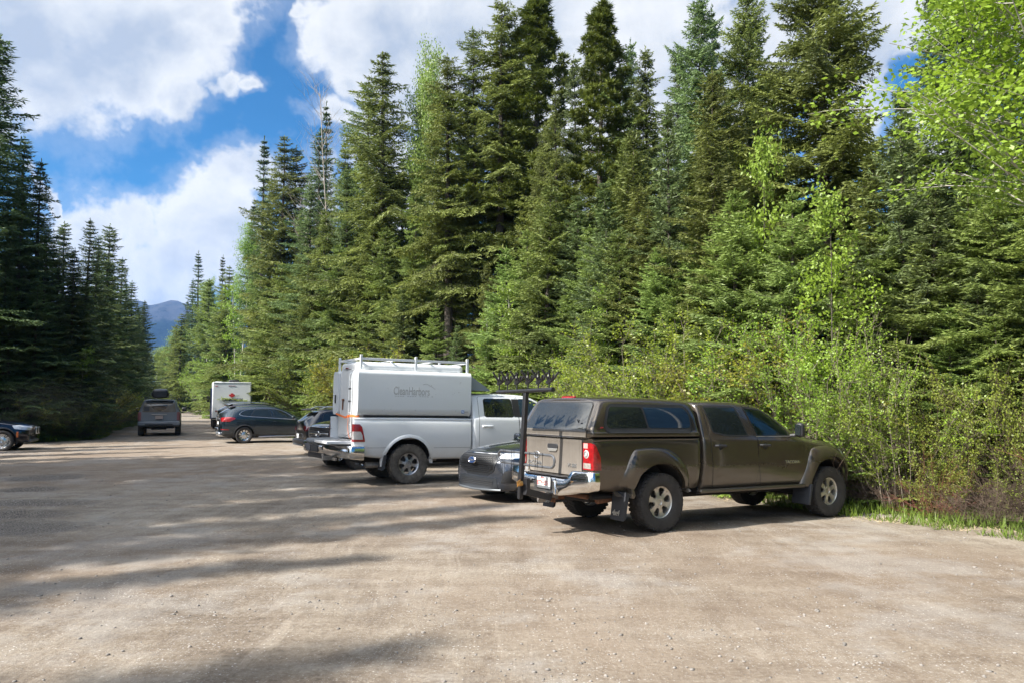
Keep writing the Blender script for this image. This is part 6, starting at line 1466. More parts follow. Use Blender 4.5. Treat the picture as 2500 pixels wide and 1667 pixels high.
# ------------------------------------------------------------------ the other cars: one builder, each with its own shell, glass, lamps and trim
def car(name, label, cat_, pose, rows, paintm, bow, arches, wheelspec, wb, R_t, track, doors, wins, glass=None, low=None, crease=((2, .4), (6, .3)), levels=2, ends=.3):
    V = vehicle(name, label, cat_, pose)
    me = loft(rows, bow, ends=ends, crease=crease, levels=levels); bf = bm_of(me)
    cs = []
    for x, r in arches:
        for s in (-1, 1): cs.append(cyl_mesh(x, R_t + .01, r, *sorted([s * 1.3, s * (track - .32)])))
    body = cut(me.copy(), cs, [paintm, M_UNDER]); body = link('body', body, V)
    for s in (-1, 1):
        if low: patch(bf, low, 'xz', s, .003, M_BLACK, 'lower_cladding', V)
        for i, (out, WW) in enumerate(zip(doors, wins)):
            par = V
            if out:
                o1 = rnd(out, .04); patch(bf, grow(o1, .007), 'xz', s, .0015, M_RUB, 'door_seal', V); par = patch(bf, o1, 'xz', s, .0038, paintm, 'door', V)
                y = side_ray(BVHTree.FromBMesh(bf), s)(min(q[0] for q in out) + .2, max(q[1] for q in WW) - .52) if WW else .9
                hx = min(q[0] for q in out) + .17; hz = min(q[1] for q in WW) - .10 if WW else .9
                MB().tube([(hx - .09, s * y, hz), (hx - .07, s * (y + .03), hz), (hx + .07, s * (y + .03), hz - .004), (hx + .09, s * y, hz - .005)], [.011, .014, .014, .011], 6).build('door_handle', paintm, par)
            if WW: patch(bf, rnd(grow(WW, .012), .05), 'xz', s, .005, M_RUB, 'window_seal', par); patch(bf, rnd(WW, .045), 'xz', s, .007, glass or G_DARK, 'window', par)
    mb = MB(); L0, L1 = rows[0][0], rows[-1][0]; mb.box(((L0 + L1) / 2, 0, rows[len(rows) // 2][1] + .05), (L1 - L0 - .5, track * 1.5, .12)); mb.box((0, 0, R_t), (.1, track * 1.6, .1)); mb.build('underbody', M_UNDER, V, bevel=.02)
    wm = wheel_meshes(*wheelspec)
    for x in (0, wb):
        for s in (-1, 1): put_wheel(wm, V, x, s * track, R_t, spin=x * 1.3 + s)
    return V, bf
def side_trim(bf, V, pts, w, off, mat, name='window_trim', sides=(-1, 1), plane='xz'):
    """bright strip following an open line on the side of the body"""
    for s in sides:
        f = side_ray(BVHTree.FromBMesh(bf), s); mb = MB(); P = smooth_poly(pts, 4)
        mb.tube([(x, s * (f(x, z) + off), z) for x, z in P], w, 6); mb.build(name, mat, V)
def arch_trim(bf, V, x, z, r, w, mat):
    for s in (-1, 1):
        f = side_ray(BVHTree.FromBMesh(bf), s); ring = lambda rr: [(x + rr * math.cos(a), z + rr * math.sin(a)) for a in np.linspace(math.pi + .25, -.25, 20)]
        arch_flare(V, mat, 0, 0, ring(r), ring(r + w), lambda u, v: f(u, max(v, .35)), .010, name='arch_trim', side=s)
ys10 = lambda q, a: .28 < q < .90 and abs(a) < .26 * (q - .10)
# --- dark teal wagon-like crossover, near broadside
P_TEAL = paint('dark_teal_paint', (0.012, 0.026, 0.040), 0.5, 0.25, 0.10, (.2, .18, .15), .6, .25)
X1R = [(-.90, .42, .62, .70, .62, .72, .90, .45, 1.20, 1.25), (-.86, .32, .72, .80, .62, .80, .98, .54, 1.38, 1.42, .20), (-.72, .26, .76, .86, .62, .85, 1.08, .58, 1.44, 1.49, .22), (-.5, .25, .78, .895, .62, .885, 1.12, .62, 1.49, 1.545, .12), (-.1, .25, .79, .91, .62, .90, 1.12, .635, 1.525, 1.58), (.5, .24, .79, .91, .62, .90, 1.09, .65, 1.545, 1.60), (1.1, .24, .79, .91, .62, .90, 1.06, .65, 1.535, 1.59),
       (1.45, .24, .79, .91, .62, .895, 1.04, .63, 1.48, 1.54), (1.85, .24, .79, .905, .62, .89, 1.02, .66, 1.31, 1.36), (2.20, .24, .79, .90, .62, .885, 1.00, .72, 1.10, 1.15), (2.40, .25, .79, .90, .62, .88, .96, .72, 1.02, 1.07), (2.8, .26, .79, .895, .62, .86, .90, .68, .95, 1.01), (3.2, .27, .76, .87, .60, .81, .82, .60, .85, .91), (3.42, .32, .66, .76, .58, .66, .72, .5, .76, .80), (3.48, .36, .55, .64, .56, .55, .68, .4, .70, .74)]
def x1(name, label, pose, P, rail=True, sc=1.0, bright=True):
    DR = [[(.20, 1.10), (.42, 1.43), (1.05, 1.45), (1.18, 1.05), (1.16, .36), (.62, .34), (.36, .72)], [(1.09, 1.45), (1.50, 1.40), (1.98, 1.16), (2.16, .98), (2.18, .60), (2.08, .36), (1.19, .35), (1.21, 1.05)]]
    WN = [[(.26, 1.15), (.44, 1.42), (1.02, 1.44), (1.14, 1.09)], [(1.14, 1.435), (1.42, 1.405), (1.75, 1.27), (2.05, 1.06), (2.06, 1.02), (1.24, 1.085)]]
    V, bf = car(name, label, 'car', pose, X1R, P, lambda x, y, z: -.06 * (1 - (y / .8) ** 2) * (x < -.4) + .22 * min(max((x - 2.7) / .6, 0), 1) * (1 - (y / .9) ** 2), ((0, .395), (2.67, .395)), ('x1', .345, .225, .235, 10, ys10, M_ALLOY_BRIGHT, M_TYRE, 5, 0, .03), 2.67, .345, .79, DR, WN,
                low=[(-.95, .24), (3.3, .24), (3.3, .36), (-.95, .40)])
    for s in (-1, 1):
        q = patch(bf, rnd([(-.17, 1.25), (.0, 1.36), (.22, 1.41), (.34, 1.42), (.20, 1.17), (-.04, 1.19)], .03), 'xz', s, .007, G_DARK, 'quarter_window', V)
        ex = [((0, s * .50, 0), (0, -s, 0))]
        patch(bf, rnd([(-.95, .93), (-.60, .92), (-.36, 1.04), (-.40, 1.09), (-.65, 1.115), (-.95, 1.08)], .02), 'xz', s, .012, M_RED, 'tail_light', V, minn=-.2, extra=ex)
        patch(bf, [(-.95, .58), (-.62, .57), (-.62, .60), (-.95, .62)], 'xz', s, .008, M_RED, 'reflector', V, minn=-.1, extra=[((0, s * .45, 0), (0, -s, 0))])
        mb = MB(); mb.box((2.02, s * .98, 1.10), (.12, .18, .13)); mb.build('wing_mirror', P, V, bevel=.04)
        if rail: mb = MB(); mb.tube([(-.55, s * .60, 1.52), (-.35, s * .60, 1.60), (.4, s * .62, 1.645), (1.1, s * .61, 1.615), (1.25, s * .60, 1.57)], .016, 6); mb.build('roof_rail', M_SATIN if bright else M_BLACK, V)
    loopw = [(-.22, 1.235), (-.02, 1.375), (.30, 1.44), (.95, 1.463), (1.35, 1.43), (1.75, 1.285), (2.12, 1.02)]
    side_trim(bf, V, loopw, .010, .004, M_SATIN); side_trim(bf, V, [(-.22, 1.235), (-.10, 1.17), (.3, 1.125), (1.2, 1.06), (2.12, .985)], .011, .004, M_SATIN)
    side_trim(bf, V, [(.60, .27), (1.2, .285), (2.2, .285)], .030, .0, M_SATIN, 'sill_trim')
    arch_trim(bf, V, 0, .355, .395, .045, M_BLACK); arch_trim(bf, V, 2.67, .355, .395, .045, M_BLACK)
    patch(bf, rnd([(-.55, 1.13), (.55, 1.13), (.46, 1.44), (-.46, 1.44)], .05), 'yz', -1, .004, G_DARK, 'rear_window', V)
    mb = MB(); mb.box((-.46, 0, 1.545), (.26, 1.16, .035), (0, R(-6), 0)); mb.build('spoiler', P, V, bevel=.012)
    mb = MB(); mb.box((-.955, 0, .40), (.10, 1.2, .13)); mb.build('bumper_trim', M_SATIN, V, bevel=.03); mb = MB(); mb.tube([(-1.0, -.5, .33), (-.8, -.5, .34)], .035, 10); mb.tube([(-1.0, .5, .33), (-.8, .5, .34)], .035, 10); mb.build('exhaust_pipe', M_CHROME, V)
    MB().box((-.975, 0, .86), (.01, .5, .12)).build('number_plate', M_WHITE, V, bevel=.004); MB().lathe([(.001, -.955), (.04, -.955), (.042, -.94)], (0, 0, 1.03), 16, 'X').build('badge', M_SATIN, V)
    patch(bf, rnd([(-.60, 1.04), (.60, 1.04), (.54, 1.33), (-.54, 1.33)], .05), 'yz', 1, .004, G_DARK, 'windscreen', V, extra=[((1.4, 0, 0), (-1, 0, 0))])
    return V
X1C = x1('parked_car', 'dark teal crossover seen side-on with chrome window line and lit red tail lamp', (-11.75, 34.8, 64, 0), P_TEAL, rail=False)
P_NAVY = paint('navy_paint', (0.010, 0.016, 0.034), 0.4, 0.22, 0.10, (.2, .18, .15), .6, .25)
xa = x1('parked_car', 'navy crossover with silver roof rails half hidden behind the dark teal crossover', (-13.6, 39.8, 64, 0), P_NAVY); xa.scale = (1.06, 1.06, 1.04)
# --- silver-grey nose-out crossover between the two pickups
P_GREY = paint('blue_grey_paint', (0.055, 0.062, 0.078), 0.6, 0.22, 0.10, (.2, .18, .16), .6, .25)
M_OVAL = simple('dark_blue_enamel', (.012, .035, .11), .3)
def escape():
    rows = [(-.98, .42, .62, .70, .62, .70, .92, .5, 1.2, 1.25), (-.9, .30, .72, .84, .62, .82, 1.02, .56, 1.5, 1.55, .1), (-.5, .24, .78, .90, .62, .89, 1.10, .62, 1.60, 1.65), (.4, .23, .79, .92, .62, .91, 1.08, .64, 1.62, 1.67), (1.2, .23, .79, .92, .62, .91, 1.06, .63, 1.59, 1.64), (1.6, .23, .79, .92, .62, .905, 1.05, .62, 1.48, 1.53),
            (2.0, .23, .79, .92, .62, .90, 1.03, .68, 1.25, 1.30), (2.25, .24, .79, .92, .62, .895, 1.01, .74, 1.08, 1.13), (2.5, .25, .79, .92, .62, .885, .97, .74, 1.02, 1.09), (2.9, .25, .79, .915, .62, .87, .92, .70, .98, 1.055), (3.25, .25, .78, .90, .62, .83, .86, .62, .91, .985), (3.42, .26, .72, .86, .60, .76, .80, .52, .86, .93), (3.48, .27, .62, .78, .56, .66, .76, .44, .80, .87), (3.50, .30, .52, .66, .54, .54, .70, .36, .76, .82)]
    bow = lambda x, y, z: .22 * min(max((x - 2.6) / .7, 0), 1) * (1 - (abs(y) / .9) ** 2.3)
    DR = [[(.20, 1.10), (.36, 1.50), (1.0, 1.53), (1.10, 1.05), (1.08, .34), (.62, .34), (.36, .72)], [(1.04, 1.53), (1.45, 1.46), (1.98, 1.18), (2.12, 1.0), (2.14, .60), (2.05, .36), (1.12, .35), (1.14, 1.05)]]
    WN = [[(.26, 1.15), (.40, 1.48), (.98, 1.51), (1.08, 1.12)], [(1.07, 1.50), (1.38, 1.46), (1.72, 1.28), (1.98, 1.10), (2.0, 1.07), (1.17, 1.12)]]
    V, bf = car('parked_car', 'blue-grey crossover parked nose-out between the white truck and the brown pickup', 'car', (2.31, 16.5, 234, 0), rows, P_GREY, bow, ((0, .40), (2.71, .40)), ('x1', .345, .225, .235, 10, ys10, M_ALLOY_BRIGHT, M_TYRE, 5, 0, .03), 2.71, .345, .80, DR, WN, low=[(-1.0, .2), (3.35, .2), (3.35, .33), (-1.0, .36)])
    patch(bf, rnd([(-.66, 1.08), (.66, 1.08), (.56, 1.46), (-.56, 1.46)], .06), 'yz', 1, .004, G_DARK, 'windscreen', V, extra=[((1.4, 0, 0), (-1, 0, 0))])
    mb = MB(); mb.box((2.18, 0, 1.125), (.10, 1.25, .03)); mb.tube([(2.20, -.45, 1.14), (2.06, .1, 1.225)], .01, 5); mb.tube([(2.20, .1, 1.14), (2.06, .6, 1.225)], .01, 5); mb.build('wiper', M_BLACK, V)
    # grille with mesh, badge, lamps, lower intake
    G = [(-.50, .885), (.50, .885), (.555, .80), (.50, .66), (.30, .575), (-.30, .575), (-.50, .66), (-.555, .80)]
    g = patch(bf, rnd(grow(G, .045), .04), 'yz', 1, .008, M_GREYPL2, 'grille_surround', V); patch(bf, rnd(G, .03), 'yz', 1, .013, M_RUB, 'grille_back', g)
    bv = BVHTree.FromBMesh(bf)
    def fx(y, z): h = bv.ray_cast(Vector((6, y, z)), Vector((-1, 0, 0))); return h[0].x if h[0] else 3.6
    inside = lambda y, z: all((G[(i + 1) % 8][0] - G[i][0]) * (z - G[i][1]) - (G[(i + 1) % 8][1] - G[i][1]) * (y - G[i][0]) < 0 for i in range(8))
    mb = MB(); rowz = np.arange(.595, .885, .034)
    for j, z in enumerate(rowz):
        ysr = [y for y in np.arange(-.56, .561, .0225) if inside(y, z)]
        if len(ysr) > 2: mb.tube([(fx(y, z) + .018, y, z + (.006 if (i + j) % 2 else -.006)) for i, y in enumerate(ysr)], .0055, 4)
    for y in np.arange(-.54, .55, .045):
        for j, z in enumerate(rowz[:-1]):
            yy = y + (.0225 if j % 2 else 0)
            if inside(yy, z) and inside(yy, z + .034): mb.tube([(fx(yy, z) + .018, yy, z), (fx(yy, z + .03) + .018, yy, z + .034)], .005, 4)
    mb.build('grille_mesh', M_GREYPL2, g)
    b = MB(); b.lathe([(.001, .0), (.085, .0), (.092, .006), (.10, .0), (.10, -.03)], (0, 0, 0), 32, 'X'); ov = b.build('oval_badge', M_CHROME, V, xf=Matrix.Translation((fx(0, .79) + .035, 0, .79)) @ Matrix.Diagonal((1, 1.22, .60, 1)))
    b = MB(); b.lathe([(.001, .004), (.084, .004), (.086, -.004)], (0, 0, 0), 32, 'X'); b.build('badge_face', M_OVAL, ov, xf=Matrix.Translation((fx(0, .79) + .0365, 0, .79)) @ Matrix.Diagonal((1, 1.22, .60, 1)))
    text('lettering', 'Ford', .075, M_ALLOY_BRIGHT, ov, (fx(0, .79) + .043, -.075, .768), (0, 1, 0), (1, 0, 0), .001, shear=.3, bold=.001, sx=.95)
    mb = MB(); mb.tube([(fx(y, .905) + .012, y, .907 + .012 * (1 - (y / .55) ** 2)) for y in np.linspace(-.56, .56, 13)], .008, 6); mb.build('chrome_strip', M_CHROME, V)
    for s in (-1, 1):
        ex = [((0, s * .56, 0), (0, -s, 0)), ((0, 0, .835), (0, 0, -1)), ((0, 0, .915), (0, 0, 1)), ((3.05, 0, 0), (-1, 0, 0))]
        hl = patch(bf, [(-1, .5), (1, .5), (1, 1), (-1, 1)], 'yz', 1, .009, M_HEAD, 'headlight', V, minn=.02, extra=ex)
        patch(bf, [(-1, .822), (1, .822), (1, .838), (-1, .838)], 'yz', 1, .012, M_CHROME, 'lamp_strip', hl, minn=.02, extra=[((0, s * .58, 0), (0, -s, 0)), ((3.1, 0, 0), (-1, 0, 0))])
        patch(bf, rnd([(s * .68, .42), (s * .86, .42), (s * .88, .66), (s * .74, .62)], .02), 'yz', 1, .004, M_RUB, 'side_intake', V, minn=.02)
        mb = MB(); mb.box((1.98, s * 1.0, 1.12), (.12, .18, .13)); mb.build('wing_mirror', P_GREY, V, bevel=.04)
    low = patch(bf, rnd([(-.64, .30), (.64, .30), (.58, .50), (-.58, .50)], .04), 'yz', 1, .006, M_GREYPL2, 'lower_surround', V); patch(bf, rnd([(-.52, .345), (.52, .345), (.48, .455), (-.48, .455)], .02), 'yz', 1, .012, M_RUB, 'lower_grille', low)
    mb = MB()
    for z in (.37, .40, .43): mb.tube([(fx(y, z) + .016, y, z) for y in np.linspace(-.50, .50, 11)], .006, 4)
    mb.build('grille_slat', M_GREYPL2, low)
    mb = MB(); mb.tube([(fx(y, .30) + .01, y, .285 + .02 * abs(y)) for y in np.linspace(-.66, .66, 13)], .022, 8); mb.build('skid_plate', M_SATIN2, V)
    side_trim(bf, V, [(2.9, 1.0), (3.2, .95), (3.36, .91)], .004, .0, M_RUB, 'hood_seam')
M_GREYPL2 = simple('slate_grey_plastic', (.010, .012, .015), .5); M_SATIN2 = simple('dull_silver_trim', (.12, .13, .14), .45, .5)
escape()
# --- dark blue full-size pickup, nose-out, left of the white truck
P_DKBLUE = paint('blue_black_paint', (0.010, 0.014, 0.022), 0.5, 0.2, 0.08, (.2, .18, .15), .6, .25)
def f150():
    rows = [(-1.2, .6, .86, .95, .95, .93, 1.32, .9, 1.36, 1.37), (.6, .5, .9, .98, .95, .96, 1.34, .93, 1.38, 1.39), (.72, .5, .9, .98, .95, .97, 1.36, .78, 1.86, 1.92), (1.4, .5, .9, .985, .95, .975, 1.36, .80, 1.90, 1.96), (2.0, .5, .9, .985, .95, .975, 1.35, .78, 1.86, 1.92), (2.4, .5, .9, .985, .95, .975, 1.35, .80, 1.66, 1.71), (2.75, .5, .9, .985, .95, .975, 1.34, .84, 1.44, 1.48),
            (2.95, .5, .9, .985, .95, .97, 1.31, .84, 1.35, 1.40), (3.6, .5, .9, .98, .95, .96, 1.24, .80, 1.31, 1.38), (4.2, .5, .9, .97, .95, .94, 1.17, .76, 1.24, 1.31), (4.44, .5, .88, .93, .92, .89, 1.10, .72, 1.18, 1.24), (4.50, .5, .84, .88, .88, .84, 1.04, .68, 1.12, 1.17)]
    V, bf = car('pickup_truck', 'blue-black pickup parked nose-out with chrome bumper beside the white truck', 'pickup truck', (-1.42, 23.9, 235, 0), rows, P_DKBLUE, lambda x, y, z: .10 * min(max((x - 3.6) / .8, 0), 1) * (1 - (y / .9) ** 2), ((0, .50), (3.69, .50)), ('f150', .41, .27, .25, 6, lambda q, a: .28 < q < .90 and abs(a) < .30 * (q - .02) and not abs(a) < .045, M_CHROME, M_TYRE, 6, 36, .03), 3.69, .41, .82,
                [[(2.75, 1.42), (1.75, 1.85), (1.70, 1.3), (1.70, .6), (2.75, .6)][::1], None], [[(1.78, 1.42), (1.84, 1.80), (2.0, 1.79), (2.55, 1.46), (2.58, 1.42)], [(.82, 1.42), (.86, 1.80), (1.66, 1.82), (1.68, 1.42)]])
    bv = BVHTree.FromBMesh(bf)
    def fx(y, z): h = bv.ray_cast(Vector((7, y, z)), Vector((-1, 0, 0))); return h[0].x if h[0] else 4.5
    patch(bf, rnd([(-.72, 1.42), (.72, 1.42), (.64, 1.80), (-.64, 1.80)], .06), 'yz', 1, .004, G_DARK, 'windscreen', V, extra=[((1.6, 0, 0), (-1, 0, 0))])
    g = patch(bf, rnd([(-.66, .80), (.66, .80), (.68, 1.16), (-.68, 1.16)], .04), 'yz', 1, .008, M_RUB, 'grille', V)
    mb = MB()
    for z in (.86, .92, 1.04, 1.10): mb.box((fx(0, z) + .005, 0, z), (.04, 1.26, .022))
    mb.build('grille_bar', M_BLACK, g, bevel=.006)
    mb = MB(); mb.box((fx(0, .985) + .02, 0, .985), (.05, 1.30, .045)); mb.box((fx(0, 1.16) + .01, 0, 1.165), (.03, 1.36, .018)); mb.build('chrome_bar', M_CHROME, g, bevel=.012)
    b = MB(); b.lathe([(.001, .0), (.10, .0), (.108, .008), (.12, .0), (.12, -.04)], (0, 0, 0), 32, 'X'); ov = b.build('oval_badge', M_CHROME, V, xf=Matrix.Translation((fx(0, .98) + .065, 0, .985)) @ Matrix.Diagonal((1, 1.15, .62, 1)))
    b = MB(); b.lathe([(.001, .004), (.098, .004), (.1, -.004)], (0, 0, 0), 32, 'X'); b.build('badge_face', M_LETK, ov, xf=Matrix.Translation((fx(0, .98) + .067, 0, .985)) @ Matrix.Diagonal((1, 1.15, .62, 1))); text('lettering', 'Ford', .09, M_ALLOY_BRIGHT, ov, (fx(0, .98) + .074, -.09, .955), (0, 1, 0), (1, 0, 0), .001, shear=.3, bold=.001)
    for s in (-1, 1):
        h = patch(bf, [(-1, .90), (1, .90), (1, 1.13), (-1, 1.13)], 'yz', 1, .010, M_BLACK, 'headlight', V, minn=.0, extra=[((0, s * .70, 0), (0, -s, 0)), ((4.30, 0, 0), (-1, 0, 0))])
        patch(bf, [(-1, 1.09), (1, 1.09), (1, 1.12), (-1, 1.12)], 'yz', 1, .014, M_HEAD, 'lamp_strip', h, minn=.0, extra=[((0, s * .71, 0), (0, -s, 0)), ((4.34, 0, 0), (-1, 0, 0))])
        patch(bf, [(4.26, .92), (4.42, .92), (4.42, .97), (4.26, .97)], 'xz', s, .012, M_ORANGE, 'side_marker', V)
        mb = MB(); mb.box((2.6, s * 1.14, 1.42), (.12, .24, .22)); mb.build('wing_mirror', P_DKBLUE, V, bevel=.05)
    path = []
    for i in range(41):
        u = -1 + i / 20; au = abs(u); sg = 1 if u > 0 else -1
        if au <= .72: path.append(((4.66 - .06 * (au / .72) ** 2, u / .72 * .86), (1, 0)))
        elif au < .84: a = (au - .72) / .12 * math.pi / 2; path.append(((4.60 - .07 * (1 - math.cos(a)), sg * (.86 + .10 * math.sin(a))), (math.cos(a), sg * math.sin(a))))
        else: path.append(((4.53 - (au - .84) / .16 * .25, sg * .96), (0, sg)))
    mb = MB(); ribbon_sweep(path, [(-.1, .76), (0, .77), (.02, .75), (.025, .64), (.012, .52), (-.03, .49), (-.1, .5)], mb); bp = mb.build('front_bumper', M_CHROME, V, angle=50)
    MB().box((4.665, 0, .62), (.06, .62, .20)).build('bumper_centre', M_BLACK, bp, bevel=.02); MB().box((4.70, -.30, .64), (.02, .32, .18)).build('number_plate', M_LETK, bp, bevel=.004)
    for s in (-1, 1): MB().box((4.635, s * .60, .645), (.05, .26, .12)).build('fog_lamp', M_BLACK, bp, bevel=.015)
    mb = MB(); mb.box((4.45, 0, .42), (.20, 1.5, .16)); mb.build('air_dam', M_BLACK, V, bevel=.03)
f150()
# --- black three-row SUV, nose-in
P_BLACK = paint('black_paint', (0.012, 0.013, 0.017), 0.3, 0.2, 0.22, (.22, .19, .16), 1.0, .3)
def palisade():
    rows = [(-1.06, .45, .70, .78, .60, .80, .95, .55, 1.22, 1.26), (-1.02, .36, .78, .88, .62, .87, 1.05, .60, 1.50, 1.54, .32), (-.85, .30, .82, .94, .65, .92, 1.12, .66, 1.64, 1.68, .30), (-.5, .28, .84, .97, .65, .95, 1.13, .69, 1.68, 1.73, .1), (.3, .27, .84, .98, .65, .96, 1.13, .70, 1.70, 1.75), (1.4, .27, .84, .98, .65, .96, 1.12, .70, 1.69, 1.74), (1.9, .27, .84, .98, .65, .96, 1.11, .69, 1.58, 1.63),
            (2.3, .27, .84, .98, .65, .955, 1.10, .75, 1.33, 1.38), (2.6, .28, .84, .975, .65, .95, 1.08, .80, 1.15, 1.20), (3.2, .28, .82, .96, .65, .92, 1.02, .74, 1.08, 1.14), (3.7, .30, .76, .88, .62, .82, .92, .6, .98, 1.02), (3.8, .34, .66, .78, .6, .7, .85, .5, .9, .94)]
    WN = [[(-.55, 1.20), (-.40, 1.55), (.38, 1.62), (.36, 1.18)], [(.44, 1.18), (.46, 1.62), (1.28, 1.62), (1.34, 1.17)], [(1.42, 1.17), (1.38, 1.62), (1.72, 1.55), (2.25, 1.20), (2.27, 1.16)]]
    DR = [None, [(.42, 1.12), (.42, 1.64), (1.30, 1.66), (1.37, 1.14), (1.35, .42), (.62, .42), (.40, .75)], [(1.40, 1.14), (1.34, 1.66), (1.74, 1.60), (2.32, 1.20), (2.40, .8), (2.30, .44), (1.38, .42)]]
    V, bf = car('parked_car', 'black dusty three-row SUV parked nose-in with black roof spoiler', 'suv', (-6.2, 27.2, 62, 0), rows, P_BLACK, lambda x, y, z: -.07 * (1 - (y / .9) ** 2) * (x < -.6) + .2 * min(max((x - 3) / .6, 0), 1) * (1 - (y / .95) ** 2), ((0, .43), (2.9, .43)), ('pal', .375, .24, .25, 10, ys10, M_ALLOY_BRIGHT, M_TYRE, 5, 0, .03), 2.9, .375, .84, DR, WN, low=[(-1.1, .25), (3.6, .25), (3.6, .38), (-1.1, .40)])
    patch(bf, rnd([(-.66, 1.16), (.66, 1.16), (.58, 1.56), (-.58, 1.56)], .06), 'yz', -1, .004, G_DARK, 'rear_window', V)
    for s in (-1, 1):
        patch(bf, [(-1, .92), (1, .92), (1, 1.10), (-1, 1.10)], 'yz', -1, .008, M_DKRED, 'tail_light', V, minn=-.1, extra=[((0, s * .56, 0), (0, -s, 0)), ((-.80, 0, 0), (1, 0, 0))])
        mb = MB(); mb.tube([(-.55, s * .66, 1.71), (-.35, s * .66, 1.79), (1.2, s * .66, 1.80), (1.5, s * .66, 1.70)], .017, 6); mb.build('roof_rail', M_SATIN, V); mb = MB(); mb.box((2.15, s * 1.08, 1.22), (.12, .2, .15)); mb.build('wing_mirror', P_BLACK, V, bevel=.04)
    V.scale = (.93, .96, .89)
    mb = MB(); mb.box((-.76, 0, 1.70), (.26, 1.30, .04), (0, R(-8), 0)); mb.build('spoiler', M_BLACK, V, bevel=.015); mb = MB(); mb.tube([(-1.03, .18, 1.22), (-.95, -.2, 1.27)], .012, 5); mb.build('rear_wiper', M_BLACK, V)
    MB().box((-1.145, 0, .72), (.01, .32, .17)).build('number_plate', M_WHITE, V, bevel=.004); mb = MB(); mb.box((-1.09, 0, .50), (.12, 1.66, .20)); mb.build('bumper_cladding', M_BLACK, V, bevel=.05); mb = MB(); mb.box((-1.13, 0, .395), (.08, 1.3, .05)); mb.build('skid_plate', M_SATIN2, V, bevel=.015)
    mb = MB(); mb.prism([(-.30, 1.745), (-.14, 1.82), (-.10, 1.745)], -.02, .02); mb.build('roof_fin', P_BLACK, V, bevel=.006)
M_DKRED = simple('dark_red_lens', (.10, .008, .01), .12, coat=1.0)
palisade()
